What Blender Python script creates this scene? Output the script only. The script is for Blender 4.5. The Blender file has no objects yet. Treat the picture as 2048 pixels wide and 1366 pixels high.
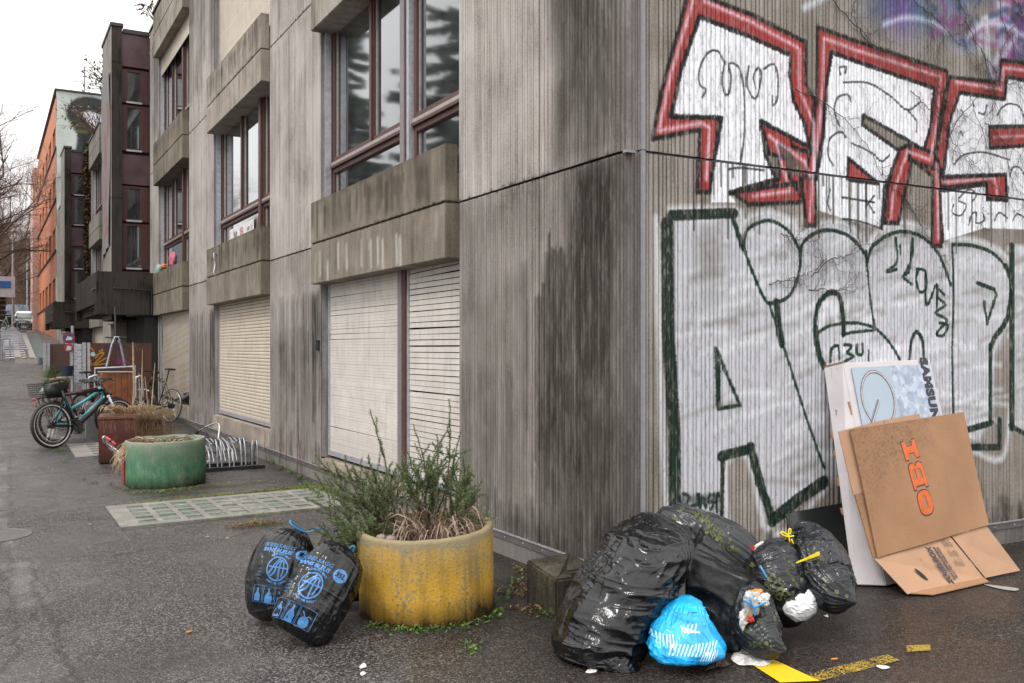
import bpy, bmesh, math, random
import numpy as np
from mathutils import Vector, Matrix, noise as mn
from mathutils.bvhtree import BVHTree
R = math.radians
sc = bpy.context.scene
COL = sc.collection
# ---------------------------------------------------------------- camera, sky, sun, exposure
cam = bpy.data.cameras.new('camera'); cam_ob = bpy.data.objects.new('camera', cam); COL.objects.link(cam_ob)
cam.sensor_width = 36; cam.lens = 1881/2048*36; cam.shift_y = 14/2048
cam.clip_start = .05; cam.clip_end = 2000
cam_ob.location = (0, 0, 1.6); cam_ob.rotation_euler = (R(90), 0, R(-29.15))
sc.camera = cam_ob
SUN_EL, SUN_AZ = 52, 250      # soft bright part of the overcast, above the street on the left
world = bpy.data.worlds.new('World'); sc.world = world; world.use_nodes = True
wn = world.node_tree; wn.nodes.clear()
wo = wn.nodes.new('ShaderNodeOutputWorld'); wb = wn.nodes.new('ShaderNodeBackground'); ws = wn.nodes.new('ShaderNodeTexSky')
ws.sky_type = 'NISHITA'; ws.sun_disc = False; ws.sun_elevation = R(SUN_EL); ws.sun_rotation = R(SUN_AZ); ws.dust_density = 4
wm = wn.nodes.new('ShaderNodeMix'); wm.data_type = 'RGBA'; wm.inputs[0].default_value = .93
# overcast layer: about three times brighter overhead than at the horizon
wg = wn.nodes.new('ShaderNodeTexCoord'); wx = wn.nodes.new('ShaderNodeSeparateXYZ'); wr = wn.nodes.new('ShaderNodeMapRange'); wn.links.new(wg.outputs['Generated'], wx.inputs[0]); wn.links.new(wx.outputs['Z'], wr.inputs[0])
wr.inputs[1].default_value = 0; wr.inputs[2].default_value = 1; wr.inputs[3].default_value = .46; wr.inputs[4].default_value = 1.25
wc = wn.nodes.new('ShaderNodeVectorMath'); wc.operation = 'SCALE'; wc.inputs[0].default_value = (20.3, 19.9, 19.7); wn.links.new(wr.outputs[0], wc.inputs['Scale']); wn.links.new(wc.outputs[0], wm.inputs[7])
wn.links.new(ws.outputs[0], wm.inputs[6]); wn.links.new(wm.outputs[2], wb.inputs[0]); wb.inputs[1].default_value = .12
wn.links.new(wb.outputs[0], wo.inputs[0])
sun = bpy.data.lights.new('sun', 'SUN'); sun.energy = 1.5; sun.angle = R(12); sun.color = (1, .97, .93)
sun_ob = bpy.data.objects.new('sun', sun); COL.objects.link(sun_ob)
sun_ob.rotation_euler = (R(90-SUN_EL), 0, R(180-SUN_AZ)); sun_ob.location = (-20, -5, 30)
sc.view_settings.view_transform = 'Standard'; sc.view_settings.look = 'None'; sc.view_settings.exposure = 0; sc.view_settings.gamma = 1
sc.view_settings.use_curve_mapping = False
sc.cycles.max_bounces = 8; sc.cycles.transparent_max_bounces = 12
# ---------------------------------------------------------------- noise in numpy
def _h(ix, iy, iz, s):
    n = (ix.astype(np.int64)*374761393 + iy.astype(np.int64)*668265263 + iz.astype(np.int64)*2147483647 + s*974711) & 0xffffffff
    n = ((n ^ (n >> 13))*1274126177) & 0xffffffff
    n = ((n ^ (n >> 16))*2246822519) & 0xffffffff
    return ((n ^ (n >> 15)) & 0xffffff)/float(0xffffff)*2-1
def vnoise(p, s=0):
    i = np.floor(p).astype(np.int64); f = p-i; f = f*f*f*(f*(f*6-15)+10)
    r = 0
    for dx in (0, 1):
        for dy in (0, 1):
            for dz in (0, 1):
                w = (f[..., 0] if dx else 1-f[..., 0])*(f[..., 1] if dy else 1-f[..., 1])*(f[..., 2] if dz else 1-f[..., 2])
                r = r+w*_h(i[..., 0]+dx, i[..., 1]+dy, i[..., 2]+dz, s)
    return r
def fbm(p, o=3, s=0):
    r = 0; a = 1.
    for k in range(o): r = r+a*vnoise(p*(2.03**k)+k*17.3, s+k); a *= .5
    return r
def ridge(p, s=0):
    return 1-np.abs(vnoise(p, s))*2
# ---------------------------------------------------------------- nodes
class NT:
    def __init__(self, name):
        self.m = bpy.data.materials.new(name); self.m.use_nodes = True; self.t = self.m.node_tree; self.t.nodes.clear()
        self.out = self.t.nodes.new('ShaderNodeOutputMaterial')
    def n(self, typ, **kw):
        nd = self.t.nodes.new('ShaderNode'+typ)
        for k, v in kw.items():
            if k.startswith('i_'):
                key = k[2:]; key = int(key) if key.isdigit() else key.replace('_', ' ')
                self.set(nd, key, v)
            else: setattr(nd, k, v)
        return nd
    def set(self, nd, key, v):
        s = nd.inputs[key]
        if hasattr(v, 'is_linked') or isinstance(v, bpy.types.NodeSocket): self.t.links.new(v, s)
        elif isinstance(v, (tuple, list)) and len(v) == 3 and s.type == 'RGBA': s.default_value = (*v, 1)
        else: s.default_value = v
    def pos(self, sx=1, sy=1, sz=1, kind='Object'):
        if kind == 'World': v = self.n('NewGeometry').outputs['Position']
        else: v = self.n('TexCoord').outputs[kind]
        m = self.n('Mapping'); self.t.links.new(v, m.inputs[0]); m.inputs['Scale'].default_value = (sx, sy, sz); return m.outputs[0]
    def noise(self, v, scale, detail=3, rough=.55, dist=0):
        return self.n('TexNoise', i_Vector=v, i_Scale=scale, i_Detail=detail, i_Roughness=rough, i_Distortion=dist).outputs[0]
    def vor(self, v, scale, feature='F1', out='Distance', rnd=1):
        return self.n('TexVoronoi', feature=feature, i_Vector=v, i_Scale=scale, i_Randomness=rnd).outputs[out]
    def ramp(self, v, *st, interp='LINEAR'):
        r = self.n('ValToRGB', i_0=v); e = r.color_ramp.elements; r.color_ramp.interpolation = interp
        while len(e) < len(st): e.new(.5)
        for q, (p, c) in zip(e, st):
            q.position = p; q.color = (c, c, c, 1) if not isinstance(c, (tuple, list)) else (*c, 1)
        return r.outputs[0]
    def mix(self, f, a, b, blend='MIX'):
        m = self.n('Mix', data_type='RGBA', blend_type=blend, clamp_factor=True)
        self.set(m, 0, f); self.set(m, 6, a); self.set(m, 7, b); return m.outputs[2]
    def math(self, op, a, b=0., clamp=False):
        m = self.n('Math', operation=op, use_clamp=clamp); self.set(m, 0, a); self.set(m, 1, b); return m.outputs[0]
    def bump(self, h, strength=.5, dist=.01, normal=None):
        b = self.n('Bump', i_Height=h, i_Strength=strength, i_Distance=dist)
        if normal is not None: self.set(b, 'Normal', normal)
        return b.outputs[0]
    def done(self, color, rough=.6, normal=None, metal=0., spec=.5, **kw):
        p = self.n('BsdfPrincipled'); self.set(p, 'Base Color', color); self.set(p, 'Roughness', rough); self.set(p, 'Metallic', metal)
        self.set(p, 'Specular IOR Level', spec)
        if normal is not None: self.set(p, 'Normal', normal)
        for k, v in kw.items(): self.set(p, k.replace('_', ' '), v)
        self.t.links.new(p.outputs[0], self.out.inputs[0]); self.p = p
        return self.m
MATS = {}
def simple(name, col, rough=.5, metal=0., spec=.5, var=.25, scale=20, bump=.15, **kw):
    """plain coat with a little grain, dirt and uneven gloss"""
    if name in MATS: return MATS[name]
    t = NT(name); v = t.pos(); a = t.noise(v, scale, 4); b = t.noise(v, scale*6, 2)
    c = t.mix(t.ramp(a, (.3, 0), (.75, 1)), tuple(x*(1-var) for x in col), tuple(min(1, x*(1+var*.6)) for x in col))
    r = t.math('ADD', t.math('MULTIPLY', a, .3), rough-.15, True)
    m = t.done(c, r, t.bump(b, bump, .002), metal, spec, **kw); MATS[name] = m; return m
# ---------------------------------------------------------------- mesh helpers
def loc_of(o):
    v = Vector((0, 0, 0))
    while o is not None: v = v+Vector(o.location); o = o.parent
    return v
def link(name, me, mat, parent=None, smooth=False, local=False, loc=None, sharp=None):
    o = bpy.data.objects.new(name, me); COL.objects.link(o)
    if mat is not None:
        for m in (mat if isinstance(mat, (list, tuple)) else [mat]): me.materials.append(m)
    if parent is not None:
        o.parent = parent
        if not local:
            L = loc_of(parent)
            if L.length > 0: me.transform(Matrix.Translation(-L))
    elif loc is not None:
        me.transform(Matrix.Translation(-Vector(loc))); o.location = loc
    if smooth: me.shade_smooth()
    if sharp is not None:
        me.shade_smooth(); me.set_sharp_from_angle(angle=R(sharp))
    return o
class MB:
    def __init__(s): s.v = []; s.f = []; s.mi = []; s.cur = 0
    def quad(s, a, b, c, d):
        n = len(s.v); s.v += [tuple(a), tuple(b), tuple(c), tuple(d)]; s.f.append((n, n+1, n+2, n+3)); s.mi.append(s.cur); return s
    def tri(s, a, b, c):
        n = len(s.v); s.v += [tuple(a), tuple(b), tuple(c)]; s.f.append((n, n+1, n+2)); s.mi.append(s.cur); return s
    def box(s, x0, x1, y0, y1, z0, z1):
        n = len(s.v)
        s.v += [(x0, y0, z0), (x1, y0, z0), (x1, y1, z0), (x0, y1, z0), (x0, y0, z1), (x1, y0, z1), (x1, y1, z1), (x0, y1, z1)]
        for f in ((0, 3, 2, 1), (4, 5, 6, 7), (0, 1, 5, 4), (1, 2, 6, 5), (2, 3, 7, 6), (3, 0, 4, 7)):
            s.f.append(tuple(n+i for i in f)); s.mi.append(s.cur)
        return s
    def hull8(s, p):
        n = len(s.v); s.v += [tuple(q) for q in p]
        for f in ((0, 3, 2, 1), (4, 5, 6, 7), (0, 1, 5, 4), (1, 2, 6, 5), (2, 3, 7, 6), (3, 0, 4, 7)):
            s.f.append(tuple(n+i for i in f)); s.mi.append(s.cur)
        return s
    def prism(s, pts, d):
        """closed polygon pts (3-D) extruded by vector d"""
        n = len(s.v); k = len(pts); d = Vector(d)
        s.v += [tuple(p) for p in pts]+[tuple(Vector(p)+d) for p in pts]
        s.f.append(tuple(range(n+k-1, n-1, -1))); s.mi.append(s.cur); s.f.append(tuple(range(n+k, n+2*k))); s.mi.append(s.cur)
        for i in range(k):
            j = (i+1) % k; s.f.append((n+i, n+j, n+k+j, n+k+i)); s.mi.append(s.cur)
        return s
    def tube(s, path, r, n=8, closed=False, caps=True):
        P = [Vector(p) for p in path]; m = len(P); rs = r if isinstance(r, (list, tuple)) else [r]*m
        base = len(s.v); up = None
        for i in range(m):
            a = P[(i-1) % m] if (closed or i > 0) else P[i]; b = P[(i+1) % m] if (closed or i < m-1) else P[i]
            t = (b-a); t = t.normalized() if t.length > 1e-9 else Vector((0, 0, 1))
            if up is None: up = Vector((0, 0, 1)) if abs(t.z) < .9 else Vector((1, 0, 0))
            x = t.cross(up)
            if x.length < 1e-4: x = t.cross(Vector((0, 1, .1)))
            x.normalize(); y = x.cross(t).normalized(); up = y
            for k in range(n):
                an = 2*math.pi*k/n; s.v.append(tuple(P[i]+(x*math.cos(an)+y*math.sin(an))*rs[i]))
        for i in range(m if closed else m-1):
            for k in range(n):
                a = base+i*n+k; b = base+i*n+(k+1) % n; i2 = (i+1) % m
                c = base+i2*n+(k+1) % n; d = base+i2*n+k; s.f.append((a, b, c, d)); s.mi.append(s.cur)
        if caps and not closed and n > 2:
            s.f.append(tuple(base+k for k in range(n))[::-1]); s.mi.append(s.cur)
            s.f.append(tuple(base+(m-1)*n+k for k in range(n))); s.mi.append(s.cur)
        return s
    def lathe(s, prof, n=48, c=(0, 0, 0), axis='z'):
        """prof: list of (r, h); open profile revolved about the axis"""
        base = len(s.v); m = len(prof)
        for i in range(n):
            an = 2*math.pi*i/n; ca, sa = math.cos(an), math.sin(an)
            for r, h in prof:
                if axis == 'z': s.v.append((c[0]+r*ca, c[1]+r*sa, c[2]+h))
                elif axis == 'y': s.v.append((c[0]+r*ca, c[1]+h, c[2]+r*sa))
                else: s.v.append((c[0]+h, c[1]+r*ca, c[2]+r*sa))
        for i in range(n):
            for j in range(m-1):
                a = base+i*m+j; b = base+((i+1) % n)*m+j; s.f.append((a, b, b+1, a+1)); s.mi.append(s.cur)
        return s
    def disc(s, c, r, n=24, nrm=(0, 0, 1), ry=None):
        nrm = Vector(nrm).normalized(); x = nrm.orthogonal().normalized(); y = nrm.cross(x); b = len(s.v)
        for k in range(n):
            an = 2*math.pi*k/n; s.v.append(tuple(Vector(c)+x*r*math.cos(an)+y*(ry or r)*math.sin(an)))
        s.f.append(tuple(range(b, b+n))); s.mi.append(s.cur); return s
    def ell(s, c, rx, ry, rz, n=12, m=8):
        b = len(s.v)
        for i in range(m+1):
            ph = math.pi*i/m
            for k in range(n):
                an = 2*math.pi*k/n; s.v.append((c[0]+rx*math.sin(ph)*math.cos(an), c[1]+ry*math.sin(ph)*math.sin(an), c[2]+rz*math.cos(ph)))
        for i in range(m):
            for k in range(n):
                q = b+i*n+k; w = b+i*n+(k+1) % n; s.f.append((q, q+n, w+n, w)); s.mi.append(s.cur)
        return s
    def build(s, name, mat, parent=None, bevel=0, **kw):
        me = bpy.data.meshes.new(name); me.from_pydata(s.v, [], s.f); me.update()
        if any(s.mi): me.polygons.foreach_set('material_index', s.mi)
        if bevel or kw.pop('weld', False):
            bm = bmesh.new(); bm.from_mesh(me); bmesh.ops.remove_doubles(bm, verts=bm.verts, dist=1e-5)
            if bevel:
                ed = [e for e in bm.edges if len(e.link_faces) == 2 and e.calc_face_angle(0) > .5]
                bmesh.ops.bevel(bm, geom=ed, offset=bevel, segments=2, affect='EDGES', clamp_overlap=True)
            bm.to_mesh(me); bm.free()
        return link(name, me, mat, parent, **kw)
def tag(o, label=None, cat=None, group=None, kind=None):
    if label: o['label'] = label
    if cat: o['category'] = cat
    if group: o['group'] = group
    if kind: o['kind'] = kind
    return o
def thing(name, label, cat, loc=(0, 0, 0), rot=(0, 0, 0), group=None):
    o = bpy.data.objects.new(name, None); COL.objects.link(o); o.location = loc; o.rotation_euler = rot
    o.empty_display_size = .2
    return tag(o, label, cat, group)
GY = [-40, 15, 22, 45, 62, 85, 130, 400]; GZ = [0, 0, .15, 1.07, 2.3, 3.2, 4.5, 9]
def gz(x, y):
    return -0.015*min(max(3.5-x, 0), 6)+float(np.interp(y, GY, GZ))
RV = Vector((math.cos(R(29.15)), -math.sin(R(29.15)), 0)); FV = Vector((math.sin(R(29.15)), math.cos(R(29.15)), 0)); UV = Vector((0, 0, 1))
def text_mesh(s, size=1, bold=0, align='CENTER', shear=0, space=1):
    cu = bpy.data.curves.new('text', 'FONT'); cu.body = s; cu.size = size; cu.align_x = align; cu.align_y = 'CENTER'; cu.offset = bold; cu.shear = shear
    cu.space_character = space; cu.resolution_u = 3; cu.fill_mode = 'FRONT'
    o = bpy.data.objects.new('t', cu); COL.objects.link(o)
    me = bpy.data.meshes.new_from_object(o.evaluated_get(bpy.context.evaluated_depsgraph_get()))
    v = [tuple(x.co) for x in me.vertices]; f = [tuple(p.vertices) for p in me.polygons]
    bpy.data.objects.remove(o); bpy.data.curves.remove(cu); bpy.data.meshes.remove(me)
    return v, f
# ---------------------------------------------------------------- paint canvases in metres (graffiti, stains, cracks)
class Canvas:
    def __init__(s, x0, y0, x1, y1, res):
        s.x0, s.y0, s.res = x0, y0, res; s.w = int((x1-x0)/res); s.h = int((y1-y0)/res)
        s.W = s.w*res; s.H = s.h*res
        s.c = np.zeros((s.h, s.w, 3), np.float32); s.a = np.zeros((s.h, s.w), np.float32)
        rs = np.random.RandomState(5); s.n = rs.rand(256, 256).astype(np.float32)
    def over(s, sl, m, col, al=1.):
        m = np.clip(m, 0, 1)*al; a = s.a[sl]; c = s.c[sl]; na = m+a*(1-m)
        s.c[sl] = np.where(na[..., None] > 1e-5, (np.asarray(col, np.float32)*m[..., None]+c*(a*(1-m))[..., None])/np.maximum(na, 1e-5)[..., None], c); s.a[sl] = na
    def bb(s, pts, pad):
        P = np.asarray(pts, float); x0 = max(0, int((P[:, 0].min()-pad-s.x0)/s.res)); x1 = min(s.w, int((P[:, 0].max()+pad-s.x0)/s.res)+2)
        y0 = max(0, int((P[:, 1].min()-pad-s.y0)/s.res)); y1 = min(s.h, int((P[:, 1].max()+pad-s.y0)/s.res)+2)
        if x1 <= x0 or y1 <= y0: return None
        X, Y = np.meshgrid((np.arange(x0, x1)+.5)*s.res+s.x0, (np.arange(y0, y1)+.5)*s.res+s.y0)
        return (slice(y0, y1), slice(x0, x1)), X, Y
    def dist(s, pts, X, Y):
        d = np.full(X.shape, 1e9)
        for (ax, ay), (bx, by) in zip(pts[:-1], pts[1:]):
            dx, dy = bx-ax, by-ay; L = dx*dx+dy*dy+1e-12
            t = np.clip(((X-ax)*dx+(Y-ay)*dy)/L, 0, 1); d = np.minimum(d, (X-ax-t*dx)**2+(Y-ay-t*dy)**2)
        return np.sqrt(d)
    def poly(s, pts, col, al=1., soft=.006, grow=0.):
        pts = list(pts); r = s.bb(pts, soft+abs(grow))
        if r is None: return
        sl, X, Y = r; ins = np.zeros(X.shape, bool)
        for (ax, ay), (bx, by) in zip(pts, pts[1:]+pts[:1]):
            if ay == by: continue
            ins ^= ((ay > Y) != (by > Y)) & (X < (bx-ax)*(Y-ay)/(by-ay)+ax)
        d = s.dist(pts+pts[:1], X, Y); sd = np.where(ins, d, -d)+grow
        s.over(sl, sd/(2*soft)+.5, col, al)
    def line(s, pts, r, col, al=1., soft=.006, rough=0., taper=False):
        pts = list(pts); q = s.bb(pts, r+soft*2+rough)
        if q is None: return
        sl, X, Y = q; d = s.dist(pts, X, Y)
        if rough:
            n = s.n[(Y/.02).astype(int) % 256, (X/.02).astype(int) % 256]*.5+s.n[(Y/.007).astype(int) % 256, (X/.007).astype(int) % 256]*.5
            d = d+(n-.5)*2*rough
        s.over(sl, (r-d)/(2*soft)+.5, col, al)
    def blob(s, x, y, rx, ry, col, al=.5):
        q = s.bb([(x-rx*1.5, y-ry*1.5), (x+rx*1.5, y+ry*1.5)], 0)
        if q is None: return
        sl, X, Y = q; d = ((X-x)/rx)**2+((Y-y)/ry)**2; s.over(sl, np.exp(-d*1.5), col, al)
    def image(s, name):
        im = bpy.data.images.new(name, s.w, s.h, alpha=True)
        im.alpha_mode = 'CHANNEL_PACKED'
        px = np.empty((s.h, s.w, 4), np.float32); px[..., :3] = s.c; px[..., 3] = s.a
        im.pixels.foreach_set(px.ravel()); im.update(); im.pack(); return im
def canvas_nodes(t, cv, name, ax=('X', 'Z'), flip=False):
    """colour and coverage of a canvas read at the world position"""
    g = t.n('NewGeometry').outputs['Position']; sx = t.n('SeparateXYZ', i_0=g)
    u = t.math('DIVIDE', t.math('SUBTRACT', sx.outputs[ax[0]], cv.x0), cv.W); v = t.math('DIVIDE', t.math('SUBTRACT', sx.outputs[ax[1]], cv.y0), cv.H)
    c = t.n('CombineXYZ', i_X=u, i_Y=v)
    im = t.n('TexImage', image=cv.image(name), extension='CLIP', interpolation='Linear', i_Vector=c.outputs[0]); return im.outputs[0], im.outputs[1]
def smooth(pts, k=6, closed=False):
    P = [Vector((*p, 0)) if len(p) == 2 else Vector(p) for p in pts]; d = len(pts[0]); out = []; n = len(P)
    rng_ = range(n if closed else n-1)
    for i in rng_:
        if closed: a, b, c, e = P[(i-1) % n], P[i], P[(i+1) % n], P[(i+2) % n]
        else: a, b, c, e = P[max(i-1, 0)], P[i], P[i+1], P[min(i+2, n-1)]
        for j in range(k):
            t = j/k; q = .5*((2*b)+(c-a)*t+(2*a-5*b+4*c-e)*t*t+(3*b-a-3*c+e)*t*t*t); out.append(tuple(q)[:d])
    if not closed: out.append(tuple(P[-1])[:d])
    return out
def arc(cx, cy, rx, ry, a0, a1, n=14):
    return [(cx+rx*math.cos(R(a0+(a1-a0)*i/n)), cy+ry*math.sin(R(a0+(a1-a0)*i/n))) for i in range(n+1)]
# ---- the graffiti wall
GC = Canvas(3.55, 0.1, 8.3, 5.3, .003)
BK = (.07, .075, .09); RD = (.63, .195, .195); PK = (.93, .83, .88); WH = (.95, .96, .98); GR = (.02, .2, .14); DG = (.02, .1, .085)
def graffiti():
    g = GC; rs = np.random.RandomState(3)
    # old sprays top right
    for i in range(90):
        x = rs.uniform(5.2, 8.0); z = rs.uniform(3.6, 4.9)
        if z < 4.2-(x-5.2)*.2: continue
        c = [(.25, .35, .6), (.6, .2, .5), (.1, .3, .5), (.7, .75, .85), (.15, .4, .55), (.5, .3, .6)][rs.randint(6)]
        g.blob(x, z, rs.uniform(.08, .3), rs.uniform(.06, .22), c, rs.uniform(.3, .75))
    for i in range(14):
        x = rs.uniform(5.9, 7.6); z = rs.uniform(4.0, 4.6)
        g.line(smooth([(x+rs.uniform(-.3, .3), z+rs.uniform(-.25, .25)) for _ in range(4)]), rs.uniform(.01, .03), [(.2, .3, .6), (.55, .2, .5), (.85, .88, .92), (.1, .25, .4)][rs.randint(4)], .6, .02, .01)
    for p in ([(5.837,4.017),(6.065,4.104),(6.33,4.129),(6.544,4.085)], [(6.795,4.066),(6.989,4.2),(7.255,4.255),(7.555,4.209)], [(5.017,3.996),(5.168,4.078),(5.375,4.189)]):
        g.line(smooth(p), .022, (.85, .88, .93), .7, .02)
    # silver piece
    SIL = (.79, .80, .825)
    sil = [[(3.842,2.414),(4.318,2.471),(4.386,2.432),(4.448,2.341),(4.535,2.468),(4.676,2.513),(4.869,2.472),(4.992,2.354),(5.067,2.431),(5.271,2.489),(5.482,2.466),(5.657,2.335),(5.81,2.457),(5.979,2.525),(6.242,2.493),(6.483,2.358),(6.638,2.103),(6.7,1.356),(6.422,1.161),(5.402,1.006),(5.207,0.74),(5.117,0.655),(4.7,0.367),(4.512,0.931),(4.251,0.91),(4.274,0.424),(3.884,0.525),(3.874,1.236),(3.842,1.895)],
           [(6.606,3.673),(6.606,2.435),(6.859,2.439),(7.121,2.401),(7.323,2.296),(7.392,2.15),(7.566,2.456),(8.074,2.615),(8.074,0.651),(7.566,0.744),(6.956,0.818),(6.7,0.952),(6.482,1.321)]]
    sil[1] = [[(6.621,2.426),(6.859,2.439),(7.121,2.401),(7.323,2.296),(7.399,2.151),(7.357,1.832),(7.154,1.558),(7.121,1.101),(6.956,0.859),(6.668,0.913)]][0]
    for p in sil: g.poly(p, (.80, .82, .86), .35, .03, .03); g.poly(p, SIL, .80, .012)
    g.poly([(7.385,2.446),(8.074,2.527),(8.074,0.849),(7.601,0.892),(7.399,0.965)], SIL, .72, .02); g.poly([(5.795,2.109),(6.631,2.454),(6.674,0.957),(6.361,0.893),(5.905,0.615),(5.17,0.665)], SIL, .66, .05)
    for k in range(230):                                   # passes of the can, paler bands
        x = rs.uniform(4.05, 7.9); z = rs.uniform(.45, 2.45)
        if g.a[min(g.h-1, int((z-g.y0)/g.res)), min(g.w-1, int((x-g.x0)/g.res))] < .6: continue
        w = rs.uniform(.15, .5); z2 = z+w*rs.uniform(-.1, .35)
        g.line([(x-w/2, z), (x, (z+z2)/2+.02), (x+w/2, z2)], rs.uniform(.008, .022), (.95, .96, .98) if k % 3 else (.5, .49, .46), .38, .02)
    g.blob(*[(4.152,2.19)][0], .16, .3, (.45, .44, .42), .5)
    glow = (.93, .95, .97)
    for p in ([(3.719,2.43),(3.719,2.267),(3.76,1.076),(3.791,0.599)], [(3.822,2.495),(4.375,2.53),(4.409,2.442)], [(4.409,2.391),(4.489,2.482),(4.676,2.53),(4.869,2.49),(4.992,2.39)], [(4.992,2.372),(5.067,2.449),(5.271,2.508),(5.482,2.484),(5.657,2.354)],
              [(5.671,2.336),(5.754,2.454),(5.979,2.548),(6.271,2.524),(6.514,2.399),(6.653,2.164)], [(4.307,0.42),(4.296,0.831),(4.489,0.854),(4.7,0.314),(5.22,0.593)], [(6.606,2.455),(6.859,2.47),(7.154,2.424),(7.357,2.329)],
              [(5.194,1.818),(5.245,1.929),(5.323,1.802)], [(6.827,0.804),(7.255,0.697),(7.357,1.093)]):
        g.line(smooth(p, 4), .02, glow, .62, .022)
    def gl(p, r, c=GR, rough=.004, soft=.006, sm=True):
        g.line(smooth(p, 5) if sm else p, r, DG, .93, soft, rough); 
        if c is GR: g.line(smooth(p, 5) if sm else p, r*.45, (.025, .24, .165), .55, soft*1.5, rough*2)
    gl([(3.797,2.395),(3.803,1.73),(3.824,1.5),(3.853,1.072),(3.857,0.585)], .050, sm=False); gl([(3.832,2.454),(4.363,2.505)], .034, sm=False); gl([(4.334,2.515),(4.397,2.373),(4.443,2.272)], .02)
    gl([(4.443,2.272),(4.484,2.404),(4.676,2.477),(4.869,2.41),(4.972,2.255),(4.937,2.065),(4.857,1.959),(4.724,1.913),(4.641,1.932),(4.535,2.103),(4.455,2.255)], .012)
    gl([(4.748,1.917),(4.772,1.741),(4.801,1.634)], .03); gl([(4.676,1.915),(4.869,1.492),(5.017,1.148),(5.207,0.749)], .010)
    gl([(4.972,2.255),(4.997,2.337),(5.117,2.416),(5.271,2.447),(5.455,2.417),(5.603,2.323),(5.657,2.241)], .013); gl([(5.644,2.315),(5.671,2.071),(5.732,1.751)], .009)
    gl([(5.657,2.241),(5.726,2.367),(5.979,2.477),(6.242,2.463),(6.468,2.327),(6.6,2.102)], .014)
    gl([(5.123,1.635),(5.117,1.799),(5.168,1.936),(5.284,2.003),(5.37,1.959),(5.402,1.784),(5.402,1.701)], .02); gl([(5.123,1.744),(5.156,1.562),(5.207,1.471)], .024)
    gl([(5.143,1.708),(5.271,1.764),(5.535,1.786),(5.754,1.741),(5.922,1.618),(6.022,1.502)], .011); gl([(5.397,1.701),(5.535,1.72),(5.726,1.735)], .010)
    gl([(6.118,1.501),(6.138,1.638),(6.197,1.726),(6.265,1.658),(6.286,1.5)], .016); gl([(4.207,1.599),(4.222,1.2),(4.416,1.22),(4.307,1.411),(4.207,1.599)], .013, sm=False); gl([(4.222,1.497),(4.222,1.226)], .02, sm=False)
    gl([(4.251,0.426),(4.262,0.884)], .018, sm=False); gl([(4.251,0.885),(4.512,0.922)], .034, sm=False); gl([(4.507,0.931),(4.605,0.655),(4.719,0.409)], .036, sm=False); gl([(4.712,0.419),(4.967,0.549),(5.207,0.649)], .046, sm=False)
    gl([(6.621,2.406),(6.637,2.024),(6.621,1.588),(6.637,0.914)], .013); gl([(6.621,2.416),(6.859,2.423),(7.121,2.38),(7.306,2.274)], .014); gl([(7.306,2.274),(7.375,2.129),(7.323,1.853),(7.154,1.683),(7.104,1.588)], .026)
    gl([(6.94,2.125),(7.154,2.08),(7.181,2.039),(7.061,1.803),(7.022,1.972)], .016, sm=False); gl([(7.104,1.621),(7.104,1.018)], .026, sm=False); gl([(6.668,0.933),(7.121,0.996)], .025, sm=False)
    gl([(6.859,0.812),(7.221,0.794),(7.221,1.014)], .028, sm=False); gl([(7.385,2.446),(7.385,0.944)], .03, sm=False); gl([(7.357,0.966),(7.708,0.866),(7.889,1.076)], .02)
    for p in ([(6.013,2.374),(6.022,2.316)], [(5.964,2.429),(5.979,2.256),(5.865,2.174),(5.979,2.198)], [(6.051,2.143),(6.152,2.303),(6.152,2.44),(6.123,2.204),(6.051,2.143),(6.152,2.088)], [(6.211,2.208),(6.3,2.192),(6.315,2.074),(6.241,2.032),(6.197,2.129),(6.226,2.208)],
              [(6.3,2.192),(6.315,1.936),(6.436,2.098),(6.436,1.918)], [(6.436,1.998),(6.544,1.941),(6.421,1.878),(6.559,1.821),(6.436,1.719),(6.513,1.7),(6.568,1.781),(6.467,1.799)], [(6.467,2.059),(6.528,2.02)],
              [(5.271,1.507),(5.284,1.599),(5.349,1.617),(5.362,1.525)], [(5.415,1.627),(5.495,1.618),(5.442,1.571),(5.508,1.543),(5.415,1.506)], [(5.549,1.627),(5.549,1.561),(5.603,1.561),(5.603,1.636)], [(5.671,1.58),(5.671,1.514)],
              [(3.926,0.663),(3.979,0.634),(3.947,0.578),(4.044,0.578)], [(4.054,0.645),(4.065,0.56),(4.087,0.625),(4.119,0.556)], [(4.152,0.637),(4.135,0.596),(4.185,0.584),(4.163,0.543)], [(4.185,0.635),(4.24,0.622),(4.207,0.633),(4.214,0.522)], [(3.937,0.504),(4.001,0.565),(4.087,0.457)]):
        gl(p, .011, rough=.004)
    g.line([(3.895,0.624),(4.218,0.607)], .03, DG, .45, .02, .01)
    # red and white piece
    red = [[(3.969,3.928),(4.152,3.903),(4.535,3.859),(5.029,3.755),(5.029,3.458),(5.117,3.361),(5.13,3.053),(5.054,2.973),(5.017,2.465),(5.117,2.471),(5.13,2.817),(5.194,3.133),(5.284,3.722),(5.168,3.75),(5.142,3.882),(5.535,3.845),(6.559,3.771),(6.559,3.687),(6.513,3.36),(6.497,2.399),(6.376,2.393),(6.406,2.911),(6.152,3.045),(5.993,2.546),(5.837,2.536),(5.893,2.866),(5.781,2.818),(5.168,2.802),(4.992,2.787),(5.004,2.626),(4.489,2.57),(4.352,2.645),(4.747,2.766),(4.185,2.716),(4.152,2.629),(4.043,2.62),(4.065,3.024),(3.678,2.932),(3.749,3.234),(3.905,3.701)]]
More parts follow.
